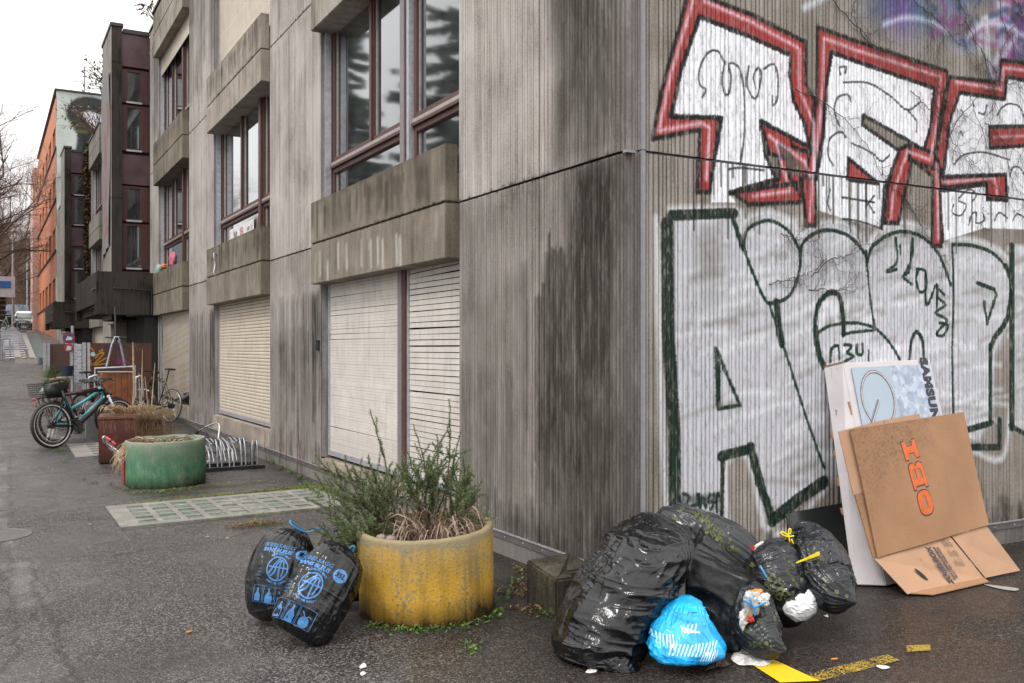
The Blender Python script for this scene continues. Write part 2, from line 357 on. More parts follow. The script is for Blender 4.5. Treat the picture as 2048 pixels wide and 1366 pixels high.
    band = [[(3.969,3.928),(4.152,3.903),(4.535,3.859),(5.029,3.755),(5.029,3.458),(5.117,3.361),(5.079,2.976),(4.893,3.01),(4.771,3.475),(4.535,3.703),(4.065,3.77),(3.905,3.354),(3.832,3.088),(4.24,3.137),(4.196,2.887),(4.152,2.629),(4.043,2.62),(4.065,3.028),(3.678,2.924),(3.749,3.234),(3.905,3.701)],
            [(4.605,3.155),(4.676,3.128),(5.054,3.045),(5.13,2.981),(5.122,2.472),(5.029,2.466),(5.009,2.644),(4.868,2.794),(4.868,2.919),(4.676,2.935)], [(4.352,2.645),(4.771,2.768),(4.771,3.015),(4.868,2.972),(4.992,2.76),(5.004,2.626),(4.489,2.57)],
            [(5.142,3.882),(5.535,3.845),(6.559,3.771),(6.559,3.667),(6.467,3.355),(6.406,2.99),(6.123,3.032),(6.123,3.237),(6.33,3.616),(5.535,3.695),(5.284,3.722),(5.245,3.487),(5.194,3.133),(5.13,2.799),(5.029,2.808),(5.13,3.362)],
            [(5.979,3.086),(6.123,3.159),(6.421,3.111),(6.528,2.922),(6.497,2.399),(6.376,2.393),(6.391,2.929),(6.152,3.035),(6.094,2.845),(5.993,2.546),(5.837,2.536),(5.865,2.787)],
            [(6.59,3.731),(7.221,3.774),(7.238,3.959),(8.074,4.024),(8.074,3.852),(7.323,3.834),(7.289,3.644),(6.715,3.623),(6.513,2.94),(6.406,3.01)], [(6.467,2.936),(7.306,3.032),(7.316,2.812),(7.061,2.807),(7.048,2.942),(6.497,2.849)]]
    for p in band: g.poly(p, RD, .93, .006)
    for i in range(4): 
        for p in band: g.line(p+p[:1], .013, BK, .30, .010, .006)
    for p in band: g.line(p+p[:1], .0125, (.05, .055, .075), .88, .006, .006)
    for p in ([(4.011,3.869),(3.832,3.376),(3.729,2.986),(4.087,3.077),(4.152,3.051),(4.119,2.711)], [(4.108,3.878),(4.535,3.807),(4.967,3.7),(4.967,3.413),(5.104,3.196),(5.104,2.906),(5.067,2.504)], [(4.676,3.058),(5.017,2.915),(5.067,2.812)], [(4.747,3.013),(4.796,2.876),(4.881,2.697),(4.535,2.634)],
              [(5.206,3.811),(5.535,3.779),(6.482,3.716),(6.436,3.351),(6.361,3.055),(6.094,3.097),(5.936,2.754),(5.907,2.579)], [(5.206,3.792),(5.194,3.48),(5.142,3.055),(5.104,2.833)], [(6.436,3.033),(6.458,2.457)], [(6.668,3.702),(7.255,3.72),(7.272,3.901),(8.037,3.957)], [(6.513,2.896),(7.154,2.987),(7.188,2.854)]):
        g.line(p, .014, PK, .78, .014, .006)
    wh = [[(4.065,3.77),(4.307,3.734),(4.535,3.703),(4.881,3.642),(4.868,3.507),(4.905,3.333),(5.017,3.186),(5.054,3.024),(4.905,3.065),(4.605,3.15),(4.64,2.931),(4.747,2.766),(4.535,2.704),(4.329,2.635),(4.375,2.578),(4.163,2.562),(4.185,2.852),(4.251,3.13),(3.828,3.088),(3.905,3.387)],
          [(5.284,3.722),(5.535,3.695),(6.406,3.616),(6.361,3.303),(6.286,3.127),(5.616,3.312),(5.602,3.245),(6.007,3.089),(5.837,2.785),(5.809,2.496),(5.454,2.53),(5.142,2.582),(5.13,2.799),(5.206,3.135),(5.232,3.485)],
          [(6.715,3.623),(7.289,3.644),(7.323,3.83),(8.074,3.852),(8.074,3.521),(7.088,3.396),(7.104,3.226),(8.074,3.366),(8.074,2.615),(7.022,2.572),(6.513,2.44),(6.476,2.827),(7.038,2.925),(7.061,2.807),(7.323,2.818),(7.306,3.028),(6.513,2.94),(6.59,3.369)]]
    for p in wh: g.poly(p, WH, .97, .006)
    g.poly([(5.454,2.98),(5.775,2.825),(5.449,2.827)], RD, .9, .006); g.poly([(7.104,3.388),(8.074,3.521),(8.074,3.355),(7.128,3.228)], RD, .9, .006); g.line([(7.154,3.321),(8.074,3.443)], .013, PK, .6, .012)
    ol = [[(3.828,3.088),(3.905,3.387),(4.065,3.77),(4.307,3.734),(4.535,3.703),(4.881,3.642),(4.868,3.507),(4.905,3.333),(5.017,3.186),(5.054,3.024),(4.905,3.065),(4.605,3.15),(4.64,2.931),(4.747,2.766),(4.535,2.704),(4.329,2.64)], [(3.828,3.088),(4.251,3.13),(4.185,2.818),(4.163,2.714)],
          [(5.284,3.722),(5.535,3.695),(6.406,3.616),(6.361,3.303),(6.286,3.127),(5.616,3.312),(5.602,3.245),(6.007,3.089),(5.837,2.785),(5.809,2.496)], [(5.454,2.98),(5.775,2.825),(5.449,2.827),(5.454,2.98)], [(5.284,3.722),(5.232,3.485),(5.206,3.135),(5.13,2.799)],
          [(6.513,2.94),(6.59,3.369),(6.715,3.623),(7.289,3.644),(7.323,3.83),(8.074,3.852)], [(8.074,3.521),(7.088,3.396),(7.104,3.226),(8.074,3.366)], [(6.513,2.94),(7.306,3.028),(7.323,2.818),(7.061,2.807),(7.038,2.925),(6.476,2.827),(6.513,2.44)], [(4.329,2.635),(4.676,2.71),(4.992,2.76)]]
    for p in ol: g.line(p, .0155, (.05, .055, .075), .9, .006, .006)
    g.poly([(4.759,3.005),(4.992,2.895),(4.992,2.805),(4.868,2.812),(4.8,2.948)], (.4, .38, .35), .8, .01)
    for p in ([(4.087,3.245),(4.119,3.299),(4.065,3.326),(4.065,3.426),(4.13,3.537),(4.218,3.567),(4.285,3.492)], [(4.285,3.509),(4.258,3.403),(4.273,3.303),(4.318,3.301),(4.334,3.414),(4.318,3.497),(4.397,3.492),(4.443,3.377),(4.454,3.085),(4.42,2.84)], [(4.489,3.505),(4.477,3.365),(4.558,3.297),(4.605,3.452),(4.582,3.51),(4.535,3.442),(4.558,3.367)],
              [(4.629,3.508),(4.723,3.557),(4.759,3.474),(4.752,3.314),(4.712,3.273),(4.712,3.335)], [(5.375,3.579),(5.362,3.623),(5.428,3.638),(5.423,3.595)], [(5.402,3.523),(5.671,3.555),(5.922,3.483),(6.094,3.409),(6.235,3.485)], [(6.094,3.409),(6.197,3.343),(6.197,3.255)], [(5.481,3.398),(5.454,3.441),(5.349,3.409),(5.31,3.312),(5.362,3.207)],
              [(5.428,3.131),(5.375,3.163),(5.271,3.105),(5.245,2.992),(5.297,2.915)], [(5.494,3.092),(5.698,3.048),(5.809,2.992),(5.893,3.048)], [(5.809,2.992),(5.823,2.898)], [(5.271,2.738),(5.245,2.644),(5.271,2.591)], [(5.388,2.692),(5.562,2.687),(5.726,2.681)], [(5.643,2.693),(5.726,2.605)], [(5.657,2.657),(5.726,2.728)],
              [(5.402,2.536),(5.589,2.529),(5.823,2.488)], [(4.318,2.796),(4.42,2.814),(4.629,2.816)], [(6.875,3.577),(6.891,3.538)], [(6.956,3.494),(7.022,3.492),(7.055,3.569)], [(7.188,3.502),(7.255,3.573),(7.357,3.617),(7.496,3.603),(7.566,3.505)], [(6.652,3.054),(6.763,3.135),(7.022,3.182),(7.357,3.153)], [(7.357,3.015),(7.392,3.092),(7.496,3.102),(7.566,3.034)],
              [(6.637,2.729),(6.621,2.668),(6.731,2.655),(6.795,2.741),(6.7,2.775),(6.827,2.866),(6.924,2.833),(6.859,2.766)], [(6.827,2.58),(6.859,2.664),(6.924,2.689),(6.924,2.607),(7.022,2.634),(7.005,2.695)], [(7.154,2.643),(7.221,2.71),(7.323,2.675)], [(7.392,2.658),(7.461,2.716),(7.566,2.691)], [(6.731,3.487),(6.757,3.46)], [(6.731,3.315),(6.747,3.286)]):
        g.line(smooth(p, 5), .0062, BK, .85, .006, .003)
    # drips and grime of the bare concrete
    for i in range(60):
        x = rs.uniform(3.7, 8.1); z = 2.83; L = rs.uniform(.05, .5)
        g.line([(x, z), (x+.002, z-L)], rs.uniform(.003, .010), (.10, .09, .08), .6, .006)
    for i in range(300):
        x = rs.uniform(3.6, 8.2); z = .12; L = rs.uniform(.03, .28)*(1 if rs.rand() < .5 else .4)
        g.line([(x, z), (x, z+L)], rs.uniform(.008, .03), (.07, .06, .05), .45, .02)
    for (x, z) in [(3.874,0.906),(6.422,2.096),(4.869,1.492)]: g.line([(x, z), (x+.003, z-rs.uniform(.1, .4))], .004, (.9, .9, .9), .35, .004)
graffiti()
# ---- stains and base shading of the long facade (Y along, Z up)
LC = Canvas(4.7, 0.1, 24.5, 9.6, .012)
def stains():
    g = LC; rs = np.random.RandomState(8); DK = (.15, .14, .125); SO = (.115, .10, .082); LT = (.72, .70, .68)
    def streaks(y0, y1, z0, z1, n, col, al, w=(.01, .04), down=True):
        for i in range(n):
            y = rs.uniform(y0, y1); L = rs.uniform(.25, 1.)*(z1-z0)
            a, b = (z1-rs.uniform(0, .15), z1-L) if down else (z0, z0+L)
            r = rs.uniform(*w); g.line([(y, a), (y+rs.uniform(-.01, .01), b)], r, col, al*rs.uniform(.3, 1), r*.8+.01)
    # nearest pier: the broad damp patch and its runs
    yy = 5.215
    while yy < 5.93:      # soaked columns, each rib with its own run
        w_ = rs.uniform(.014, .03); e_ = (yy-5.215)/.72; zt = 2.28-.25*abs(e_-.35)+rs.uniform(-.16, .22); zb = 1.15-.35*e_+rs.uniform(-.35, .25)
        g.poly([(yy-w_, zb), (yy+w_, zb+rs.uniform(-.08, .08)), (yy+w_, zt), (yy-w_, zt+rs.uniform(-.06, .06))], (.12, .104, .084), rs.uniform(.5, .85), .008)
        if rs.rand() < .5: g.line([(yy, zb), (yy, zb-rs.uniform(.2, .9))], w_*.6, (.13, .115, .095), .5, .012)
        yy += w_*1.7
    g.poly([(6.061,1.961),(6.061,0.994),(6.017,0.997),(6.017,1.959)], SO, .4, .02); g.poly([(5.301,2.735),(4.871,2.794),(4.871,0.197),(5.27,0.182)], DK, .28, .12)
    g.poly([(5.72,4.225),(4.871,3.935),(4.871,2.889),(5.21,2.92),(5.586,3.339)], DK, .5, .25); g.poly([(5.393,4.113),(4.871,3.935),(4.871,2.921),(5.093,2.964)], (.2, .17, .13), .35, .15); g.poly([(5.52,2.735),(4.871,2.763),(4.871,2.034),(5.393,2.204)], SO, .30, .12)
    g.poly([(7.181,2.011),(6.152,2.115),(6.152,0.159),(7.181,0.273)], (.30, .27, .24), .35, .15)
    for yy in (5.33, 5.42, 5.25): g.line([(yy, 2.75), (yy+.01, 1.2)], .03, LT, .35, .03)
    streaks(5.45, 6.15, .3, 2.3, 26, SO, .25, (.01, .04)); streaks(5.0, 5.35, .3, 2.8, 40, DK, .4)
    streaks(4.9, 5.7, 2.86, 5.8, 40, DK, .25, (.02, .07)); g.blob(5.2, 3.9, .35, .9, DK, .30); g.blob(5.4, 4.8, .35, .9, DK, .30)
    g.blob(5.3, 2.45, .35, .5, SO, .5); g.blob(5.05, 2.6, .2, .3, SO, .45); g.blob(5.35, .9, .5, .35, DK, .5); g.blob(5.1, .5, .3, .4, SO, .35)
    streaks(6.2, 7.15, .2, 1.5, 36, DK, .25); streaks(4.9, 7.2, .15, .5, 150, SO, .4, (.01, .03), False); streaks(5.5, 7.15, 1.9, 2.82, 30, DK, .25)
    for i in range(16): 
        y = rs.uniform(5.0, 5.7); z = rs.uniform(.6, 2.5); g.blob(y, z, rs.uniform(.02, .06), rs.uniform(.08, .35), LT, .3)
    g.poly([(4.7, .1), (7.2, .1), (7.2, 2.83), (4.7, 2.83)], (.26, .24, .22), .40, .01); g.poly([(4.7, .1), (5.9, .1), (5.86, 1.2), (5.5, 2.1), (5.45, 2.83), (4.7, 2.83)], (.17, .148, .122), .52, .05); g.poly([(4.7, 2.85), (5.75, 2.85), (5.6, 3.6), (5.85, 4.4), (5.8, 6), (4.7, 6)], (.21, .185, .155), .5, .10)  # lower storey darkened: dirt plus shading at the wall base, painted in
    for y0, y1 in ((10.98, 13.32), (17.1, 19.44)): g.poly([(y0, .1), (y1, .1), (y1, 2.83), (y0, 2.83)], (.30, .27, .24), .30, .01); g.poly([(y0, .1), (y1, .1), (y1, 1.7), (y0, 1.9)], (.24, .21, .185), .28, .3)  # the same lower darkening on the next two piers
    # other piers
    for y0 in (10.98, 17.10, 23.22):
        streaks(y0, y0+2.34, .2, 2.3, 60, DK, .36); streaks(y0+.5, y0+1.9, .3, 1.9, 30, SO, .3)
        streaks(y0, y0+2.34, 2.9, 5.8, 26, DK, .2); streaks(y0, y0+2.34, 5.9, 8.8, 50, DK, .36, (.03, .1)); streaks(y0, y0+2.34, .15, .5, 60, SO, .4, (.01, .03), False)
        g.blob(y0+.35, 3.9, .35, .8, LT, .15)
    for y0 in (10.98, 17.1): streaks(y0-.02, y0+.35, .3, 2.3, 24, SO, .5)
    # parapet boxes: pale runs, dark tops, grime
    for y0 in (7.2, 13.32, 19.44):
        for z0 in (2.365, 5.385, 8.37):
            streaks(y0, y0+3.78, z0+.5, z0+.95, 90, SO, .42, (.01, .05)); streaks(y0, y0+3.78, z0, z0+.46, 36, DK, .3)
            g.line([(y0, z0+.97), (y0+3.78, z0+.97)], .02, SO, .45, .05); streaks(y0+.1, y0+3.6, z0+.02, z0+.42, 7, LT, .4, (.015, .05))
    for (y, z) in [(9.98,2.657),(9.7,2.632),(9.25,2.628),(8.96,2.592),(8.779,2.6),(8.644,2.563),(8.284,2.577),(8.198,2.545),(10.622,2.628),(10.347,2.491)]:
        g.line([(y, z+.08), (y-.01, z-.16)], .028, (.80, .79, .77), .55, .03, .01)
    for (y, z) in [(15.44,5.597),(15.087,5.397),(14.583,5.476),(20.588,8.454),(21.537,8.417),(19.713,8.388)]: g.line([(y, z+.1), (y, z-.15)], .04, LT, .4, .04)
    # joints: black crumbs
    for z in (2.84, 5.86, 8.88):
        for i in range(420):
            y = rs.uniform(4.9, 24.4); g.blob(y, z+rs.uniform(-.012, .022), rs.uniform(.01, .035), .012, (.05, .045, .04), .8)
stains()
# ---- ground wear and contact shade (X, Y)
GD = Canvas(-1.5, 1.5, 8.5, 22.5, .0095)
def wear():
    g = GD; rs = np.random.RandomState(11); CK = (.10, .095, .085); MO = (.20, .22, .08); LG = (.62, .60, .58)
    def crack(p, w=.012, al=.8, moss=0, j=.03):
        q = []
        for (ax, ay), (bx, by) in zip(p[:-1], p[1:]):
            n = max(2, int(math.hypot(bx-ax, by-ay)/.08))
            for k in range(n): t = k/n; q.append((ax+(bx-ax)*t+rs.uniform(-j, j), ay+(by-ay)*t+rs.uniform(-j, j)))
        q.append(p[-1]); g.line(q, w, CK, al, .012, .008)
        if moss:
            for x, y in q:
                if rs.rand() < moss: g.blob(x, y, rs.uniform(.02, .07), rs.uniform(.02, .06), MO if rs.rand() < .6 else (.3, .2, .09), .6)
    crack([(0.919,8.039),(1.272,8.124),(1.681,8.172),(2.358,8.625)], moss=.35); crack([(0.292,8.286),(0.919,8.039)], .008); crack([(0.804,10.88),(1.518,10.669),(2.35,11.709)], .012, .5, .2)
    crack([(0.307,16.604),(0.194,10.064),(0.141,7.624),(0.141,5.708),(0.056,5.481)], .01, .7); crack([(0.305,8.177),(0.279,7.068),(0.359,6.346),(0.346,5.691),(0.391,4.997)], .012, .8)
    crack([(1.073,10.374),(1.069,9.096),(1.738,9.115),(3.055,9.373)], .02, .9, .3, .015); crack([(1.073,10.374),(1.705,10.564),(2.905,10.623),(3.436,10.635)], .03, .8, .75, .02)
    crack([(0.856,9.815),(0.865,8.999)], .006); crack([(1.974,13.874),(3.794,11.953)], .01, .5, .3)
    for i in range(60): 
        y = rs.uniform(7.5, 20); g.blob(.15+rs.uniform(-.06, .06), y, .05, .14, LG, .35)
    g.poly([(0.151,8.164),(0.322,8.168),(0.296,7.134),(0.161,7.134)], LG, .4, .05)
    for i in range(70): g.blob(rs.uniform(-1.4, 3.4), rs.uniform(3, 20), rs.uniform(.1, .5), rs.uniform(.1, .6), (.12, .11, .11) if rs.rand() < .5 else LG, rs.uniform(.08, .22))
    for i in range(26):                              # oil and wet patches with their own outline
        x, y = rs.uniform(-1, 3.2), rs.uniform(2.6, 9); a = rs.uniform(0, 6); r = rs.uniform(.08, .4)
        g.poly([(x+r*rs.uniform(.6, 1.2)*math.cos(a+k*.7)*1.3, y+r*rs.uniform(.6, 1.2)*math.sin(a+k*.7)) for k in range(9)], (.10, .095, .09), rs.uniform(.15, .35), .06)
    crack([(.2, 3.2), (.9, 3.9), (1.3, 4.9), (1.25, 6.2), (.8, 7.4)], .008, .6); crack([(-1.2, 5.2), (-.2, 5.6), (.3, 6.6)], .009, .6); crack([(3.4, 3.3), (4.6, 3.6), (6.4, 3.4), (8.2, 3.5)], .008, .6)
    g.poly([(-.2, 3.6), (.55, 3.7), (.5, 6.1), (.1, 6.6), (-.3, 5.2)], (.50, .48, .46), .16, .12)
    # moss by the skylight slabs and planters
    for (x, y) in [(3.181,10.776),(3.293,10.851),(2.874,10.512),(2.536,10.494),(2.236,10.868),(1.597,11.224),(1.715,10.952),(1.502,11.713),(2.225,8.643),(2.358,8.625),(2.093,8.661),(1.99,11.005)]: g.blob(x, y, .22, .09, MO, .7); g.blob(x+.1, y+.02, .2, .05, (.26, .3, .05), .5)
    g.blob(2.2, 11.3, .7, .2, (.14, .15, .06), .75); g.blob(3.2, 10.55, .22, .14, (.33, .38, .04), .9)
    # soaked dirt, with contact shade painted in, along walls, planter and bags
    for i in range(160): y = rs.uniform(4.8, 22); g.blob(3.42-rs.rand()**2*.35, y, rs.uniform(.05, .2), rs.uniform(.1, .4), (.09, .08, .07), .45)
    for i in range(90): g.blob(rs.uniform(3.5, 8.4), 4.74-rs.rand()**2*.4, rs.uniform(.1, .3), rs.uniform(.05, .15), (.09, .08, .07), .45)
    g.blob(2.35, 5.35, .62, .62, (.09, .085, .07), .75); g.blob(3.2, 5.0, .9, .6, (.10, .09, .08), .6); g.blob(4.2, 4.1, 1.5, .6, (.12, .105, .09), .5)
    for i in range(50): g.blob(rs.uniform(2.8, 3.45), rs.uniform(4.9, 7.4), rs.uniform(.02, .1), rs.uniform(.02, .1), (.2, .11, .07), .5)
    for i in range(260): g.blob(rs.uniform(0, 8), rs.uniform(2.4, 8), .012, .012, (.7, .68, .66), .5)
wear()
# ---------------------------------------------------------------- concrete
def concrete(name, dark, mid, light, streak=1., cv=None, ax=None, paint_rough=.55, scale=1., ridge_attr=False, wearpaint=False, rough=.82):
    t = NT(name); v = t.pos(kind='World'); vs = t.pos(1, 1, .07, 'World')
    st = t.noise(vs, 9*scale, 4, .6); bl = t.noise(v, 1.3*scale, 5, .6, .4); fi = t.noise(v, 70, 3, .6); st2 = t.noise(vs, 38, 2, .5)
    f = t.math('ADD', t.math('MULTIPLY', bl, .62), t.math('MULTIPLY', st, .38*streak)); f = t.math('ADD', f, t.math('MULTIPLY', t.math('SUBTRACT', st2, .5), .22*streak)); f = t.math('ADD', f, t.math('MULTIPLY', t.math('SUBTRACT', fi, .5), .34))
    col = t.ramp(f, (.30, dark), (.47, mid), (.66, light))
    pits = t.vor(v, 55, rnd=1); pm = t.ramp(pits, (.10, 1), (.17, 0)); pm = t.math('MULTIPLY', pm, t.ramp(t.noise(v, 9, 2), (.55, 0), (.62, 1)))
    col = t.mix(pm, col, tuple(x*.35 for x in dark)); h = t.math('ADD', t.math('MULTIPLY', fi, .5), t.math('MULTIPLY', st2, .25)); h = t.math('SUBTRACT', h, t.math('MULTIPLY', pm, 1.2))
    r = rough
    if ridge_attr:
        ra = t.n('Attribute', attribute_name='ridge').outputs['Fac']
        col = t.mix(t.math('MULTIPLY', t.math('SUBTRACT', 1, ra), .6), col, tuple(x*.40 for x in dark))  # groove shade put into the colour, darker away from the rib tops
    if cv is not None:
        c, a = canvas_nodes(t, cv, name+'_map', ax)
        if wearpaint:
            w = t.ramp(t.noise(t.pos(1, 1, .35, 'World'), 46, 4, .65), (.34, .5), (.50, 1)); a = t.math('MULTIPLY', a, w)
            a = t.math('MULTIPLY', a, t.math('ADD', t.math('MULTIPLY', ra, .28), .72))
            gr = t.ramp(t.noise(t.pos(1, 1, .1, 'World'), 30, 3), (.3, .92), (.6, 1)); c = t.mix(1., c, gr, 'MULTIPLY')
            r = t.math('SUBTRACT', rough, t.math('MULTIPLY', a, .25))
        else:
            a = t.math('MULTIPLY', a, t.ramp(t.noise(t.pos(1, 1, .22, 'World'), 16, 5, .7), (.28, .72), (.55, 1)))
        col = t.mix(a, col, c)
    return t.done(col, r, t.bump(h, .6, .007), spec=.16)
CD, CM, CL_ = (.15, .138, .125), (.315, .285, .262), (.45, .425, .405)
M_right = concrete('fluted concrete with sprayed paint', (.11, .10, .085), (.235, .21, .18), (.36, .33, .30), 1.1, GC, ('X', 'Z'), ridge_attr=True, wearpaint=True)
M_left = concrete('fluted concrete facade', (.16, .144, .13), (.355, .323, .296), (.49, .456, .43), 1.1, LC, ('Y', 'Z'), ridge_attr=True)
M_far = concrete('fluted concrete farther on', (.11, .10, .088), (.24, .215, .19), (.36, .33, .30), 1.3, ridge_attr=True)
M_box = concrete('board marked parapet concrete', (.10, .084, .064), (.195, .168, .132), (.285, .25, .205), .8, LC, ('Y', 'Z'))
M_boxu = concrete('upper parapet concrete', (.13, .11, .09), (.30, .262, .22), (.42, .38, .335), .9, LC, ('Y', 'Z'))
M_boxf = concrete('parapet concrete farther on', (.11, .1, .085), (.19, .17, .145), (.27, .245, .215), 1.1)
M_balc = concrete('black stained balcony concrete', (.006, .0055, .005), (.015, .0135, .0115), (.05, .043, .035), 1.6)
M_jamb = concrete('smooth jamb concrete', (.12, .115, .11), (.22, .21, .2), (.34, .33, .33), 1.2)
M_plinth = concrete('plinth render', (.09, .082, .075), (.17, .155, .145), (.24, .225, .21), .8)
M_sill = concrete('warm cast sill', (.2, .17, .14), (.36, .31, .26), (.46, .41, .36), .5)
M_block = concrete('mossy block concrete', (.02, .018, .014), (.06, .052, .038), (.16, .14, .09), .6, scale=3)
M_slab = concrete('skylight slab concrete', (.2, .19, .17), (.33, .31, .29), (.43, .41, .39), .0, scale=3)
M_seal = simple('grey joint sealant', (.26, .26, .28), .5, var=.15)
# ---------------------------------------------------------------- fluted panels
def fluted(name, p0, u, n, L, z0, z1, mat, parent, seed=0, wmin=.026, wmax=.047, depth=.013, groove=.009, rows=None, label=None):
    """vertical ribs: p0 start (x,y) at the groove plane, u along, n outward, length L"""
    rs = np.random.RandomState(seed); prof = [(0, depth*.3, 0.)]; x = 0.
    while x < L-.02:
        w = min(rs.uniform(wmin, wmax) if rs.rand() > .12 else rs.uniform(wmax, wmax*1.7), L-x); e = rs.uniform(-.0025, .0025); d = depth+e
        g0 = groove*rs.uniform(.6, 1.3)
        prof += [(x+g0*.5, rs.uniform(0, .003), 0.), (x+g0, d*.72, .8), (x+g0+.004, d, 1.), (x+w*.5+g0*.3, d+.0012, 1.), (x+w-.005, d, 1.), (x+w-.001, d*.7, .7)]
        x += w
    prof.append((L, depth*.3, 0.)); prof = [(min(a, L), b, c) for a, b, c in prof]
    Z = rows or [z0, z0+(z1-z0)*.33, z0+(z1-z0)*.66, z1]; k = len(prof); V = []; A = []; F = []
    for j, z in enumerate(Z):
        for i, (a, b, c) in enumerate(prof):
            V.append((p0[0]+u[0]*a+n[0]*b, p0[1]+u[1]*a+n[1]*b, z)); A.append(c)
    for j in range(len(Z)-1):
        for i in range(k-1): a = j*k+i; F.append((a, a+1, a+k+1, a+k))
    # returns at top, bottom and ends, 4 cm deep
    m = len(V); back = -.04
    for j, z in ((0, z0), (len(Z)-1, z1)):
        s_ = len(V); V += [(p0[0]+n[0]*back, p0[1]+n[1]*back, z), (p0[0]+u[0]*L+n[0]*back, p0[1]+u[1]*L+n[1]*back, z)]; A += [0, 0]
        loop = [j*k+i for i in range(k)]; F.append(tuple(loop+[s_+1, s_]))
    F.append((0, m, m+2, (len(Z)-1)*k)) if len(Z) == 2 else None
    me = bpy.data.meshes.new(name); me.from_pydata(V, [], F); me.update()
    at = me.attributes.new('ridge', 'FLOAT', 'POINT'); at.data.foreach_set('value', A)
    o = link(name, me, mat, parent, sharp=50)
    if label: o['label'] = label
    return o
# ---------------------------------------------------------------- ground
def asphalt():
    t = NT('wet worn asphalt'); v = t.pos(kind='World')
    ag = t.n('TexVoronoi', i_Vector=v, i_Scale=105., feature='F1'); cell = ag.outputs['Color']; d = ag.outputs['Distance']
    fine = t.noise(v, 190, 2, .6); big = t.noise(v, .55, 5, .6, .6); med = t.noise(v, 5, 4, .6)
    cs = t.n('SeparateColor', i_0=cell).outputs[0]
    f = t.math('ADD', t.math('MULTIPLY', cs, .55), t.math('MULTIPLY', fine, .45))
    stone = t.ramp(f, (.27, (.008, .0075, .0075)), (.46, (.030, .028, .027)), (.64, (.072, .065, .061)), (.82, (.25, .23, .215)))
    stone = t.mix(t.math('MULTIPLY', t.ramp(big, (.42, 0), (.58, 1)), .38), stone, (.095, .09, .088))
    stone = t.mix(t.math('MULTIPLY', t.ramp(med, (.5, 0), (.75, 1)), .35), stone, (.03, .027, .025))
    # darker towards the gable: shade of walls and bags, plus damp, in the colour
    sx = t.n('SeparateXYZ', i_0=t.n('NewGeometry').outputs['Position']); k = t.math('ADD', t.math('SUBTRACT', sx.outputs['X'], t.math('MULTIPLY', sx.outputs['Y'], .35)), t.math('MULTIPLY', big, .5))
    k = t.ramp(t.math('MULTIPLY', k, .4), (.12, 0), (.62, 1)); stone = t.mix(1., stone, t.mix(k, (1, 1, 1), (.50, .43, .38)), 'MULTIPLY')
    c, a = canvas_nodes(t, GD, 'ground_wear_shade', ('X', 'Y')); a = t.math('MULTIPLY', a, t.ramp(t.noise(v, 60, 3), (.3, .45), (.6, 1))); col = t.mix(a, stone, t.mix(1., c, t.ramp(fine, (.2, .35), (.8, 1)), 'MULTIPLY'))
    wet = t.ramp(t.noise(v, .9, 4, .65, 1.), (.42, .16), (.58, .5)); rough = t.math('ADD', wet, t.math('MULTIPLY', cs, .12))
    h = t.math('ADD', t.math('MULTIPLY', d, -.9), t.math('MULTIPLY', fine, .5)); h = t.math('SUBTRACT', h, t.math('MULTIPLY', a, .5))
    return t.done(col, rough, t.bump(h, .8, .006), spec=.36)
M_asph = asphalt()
def grid_ground():
    xs = sorted(set([round(x, 3) for x in list(np.linspace(-12, 20, 129))+[-600, -300, -120, -60, -40, -25, -18, 26, 40, 60, 120, 300, 600]]))
    ys = sorted(set([round(y, 3) for y in list(np.linspace(-8, 30, 120))+list(np.linspace(31, 90, 60))+[-600, -200, -80, -40, -20, 100, 110, 130, 180, 260, 400, 800]]))
    X, Y = np.meshgrid(xs, ys); P = np.stack([X, Y, X*0], -1)
    Z = -0.015*np.clip(3.5-X, 0, 6)+np.interp(Y, GY, GZ); bump_ = fbm(P*.8, 3, 2)*.006; near = (np.abs(X) < 20) & (Y < 60); Z = Z+np.where(near, np.where(X < 3, bump_, bump_*.3), 0)
    V = np.stack([X, Y, Z], -1).reshape(-1, 3); w = len(xs); F = [(j*w+i, j*w+i+1, (j+1)*w+i+1, (j+1)*w+i) for j in range(len(ys)-1) for i in range(w-1)]
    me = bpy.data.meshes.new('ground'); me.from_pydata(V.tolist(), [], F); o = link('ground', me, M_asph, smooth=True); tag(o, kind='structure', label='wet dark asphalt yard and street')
grid_ground()
# ---------------------------------------------------------------- metals, glass and so on
M_galv = simple('galvanised steel', (.42, .43, .46), .42, .75, var=.3)
M_drip = simple('dull drip strip', (.13, .12, .12), .55, .2); M_dripl = simple('drip lip', (.30, .29, .29), .5, .2)
M_galvl = simple('pale zinc sheet', (.5, .5, .54), .4, .5, var=.25)
M_brown = simple('brown red window paint', (.095, .043, .034), .42, var=.3, scale=12)
M_brownd = simple('dark brown window paint', (.07, .026, .02), .4, var=.3)
M_mull = simple('mauve grey mullion sheet', (.24, .21, .22), .45, .2, var=.2)
M_alu = simple('aluminium sill strip', (.45, .41, .38), .4, .4, var=.25)
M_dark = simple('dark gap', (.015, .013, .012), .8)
M_lead = simple('dark roof sheet', (.045, .043, .045), .5, .3)
M_purple = simple('plum fascia sheet', (.10, .055, .062), .38, .1, var=.35, scale=3)
M_rub = simple('black rubber', (.018, .018, .019), .6, var=.3)
M_blk = simple('black paint', (.02, .02, .022), .3, var=.3)
M_chrome = simple('worn chrome', (.6, .6, .6), .22, .95, var=.2)
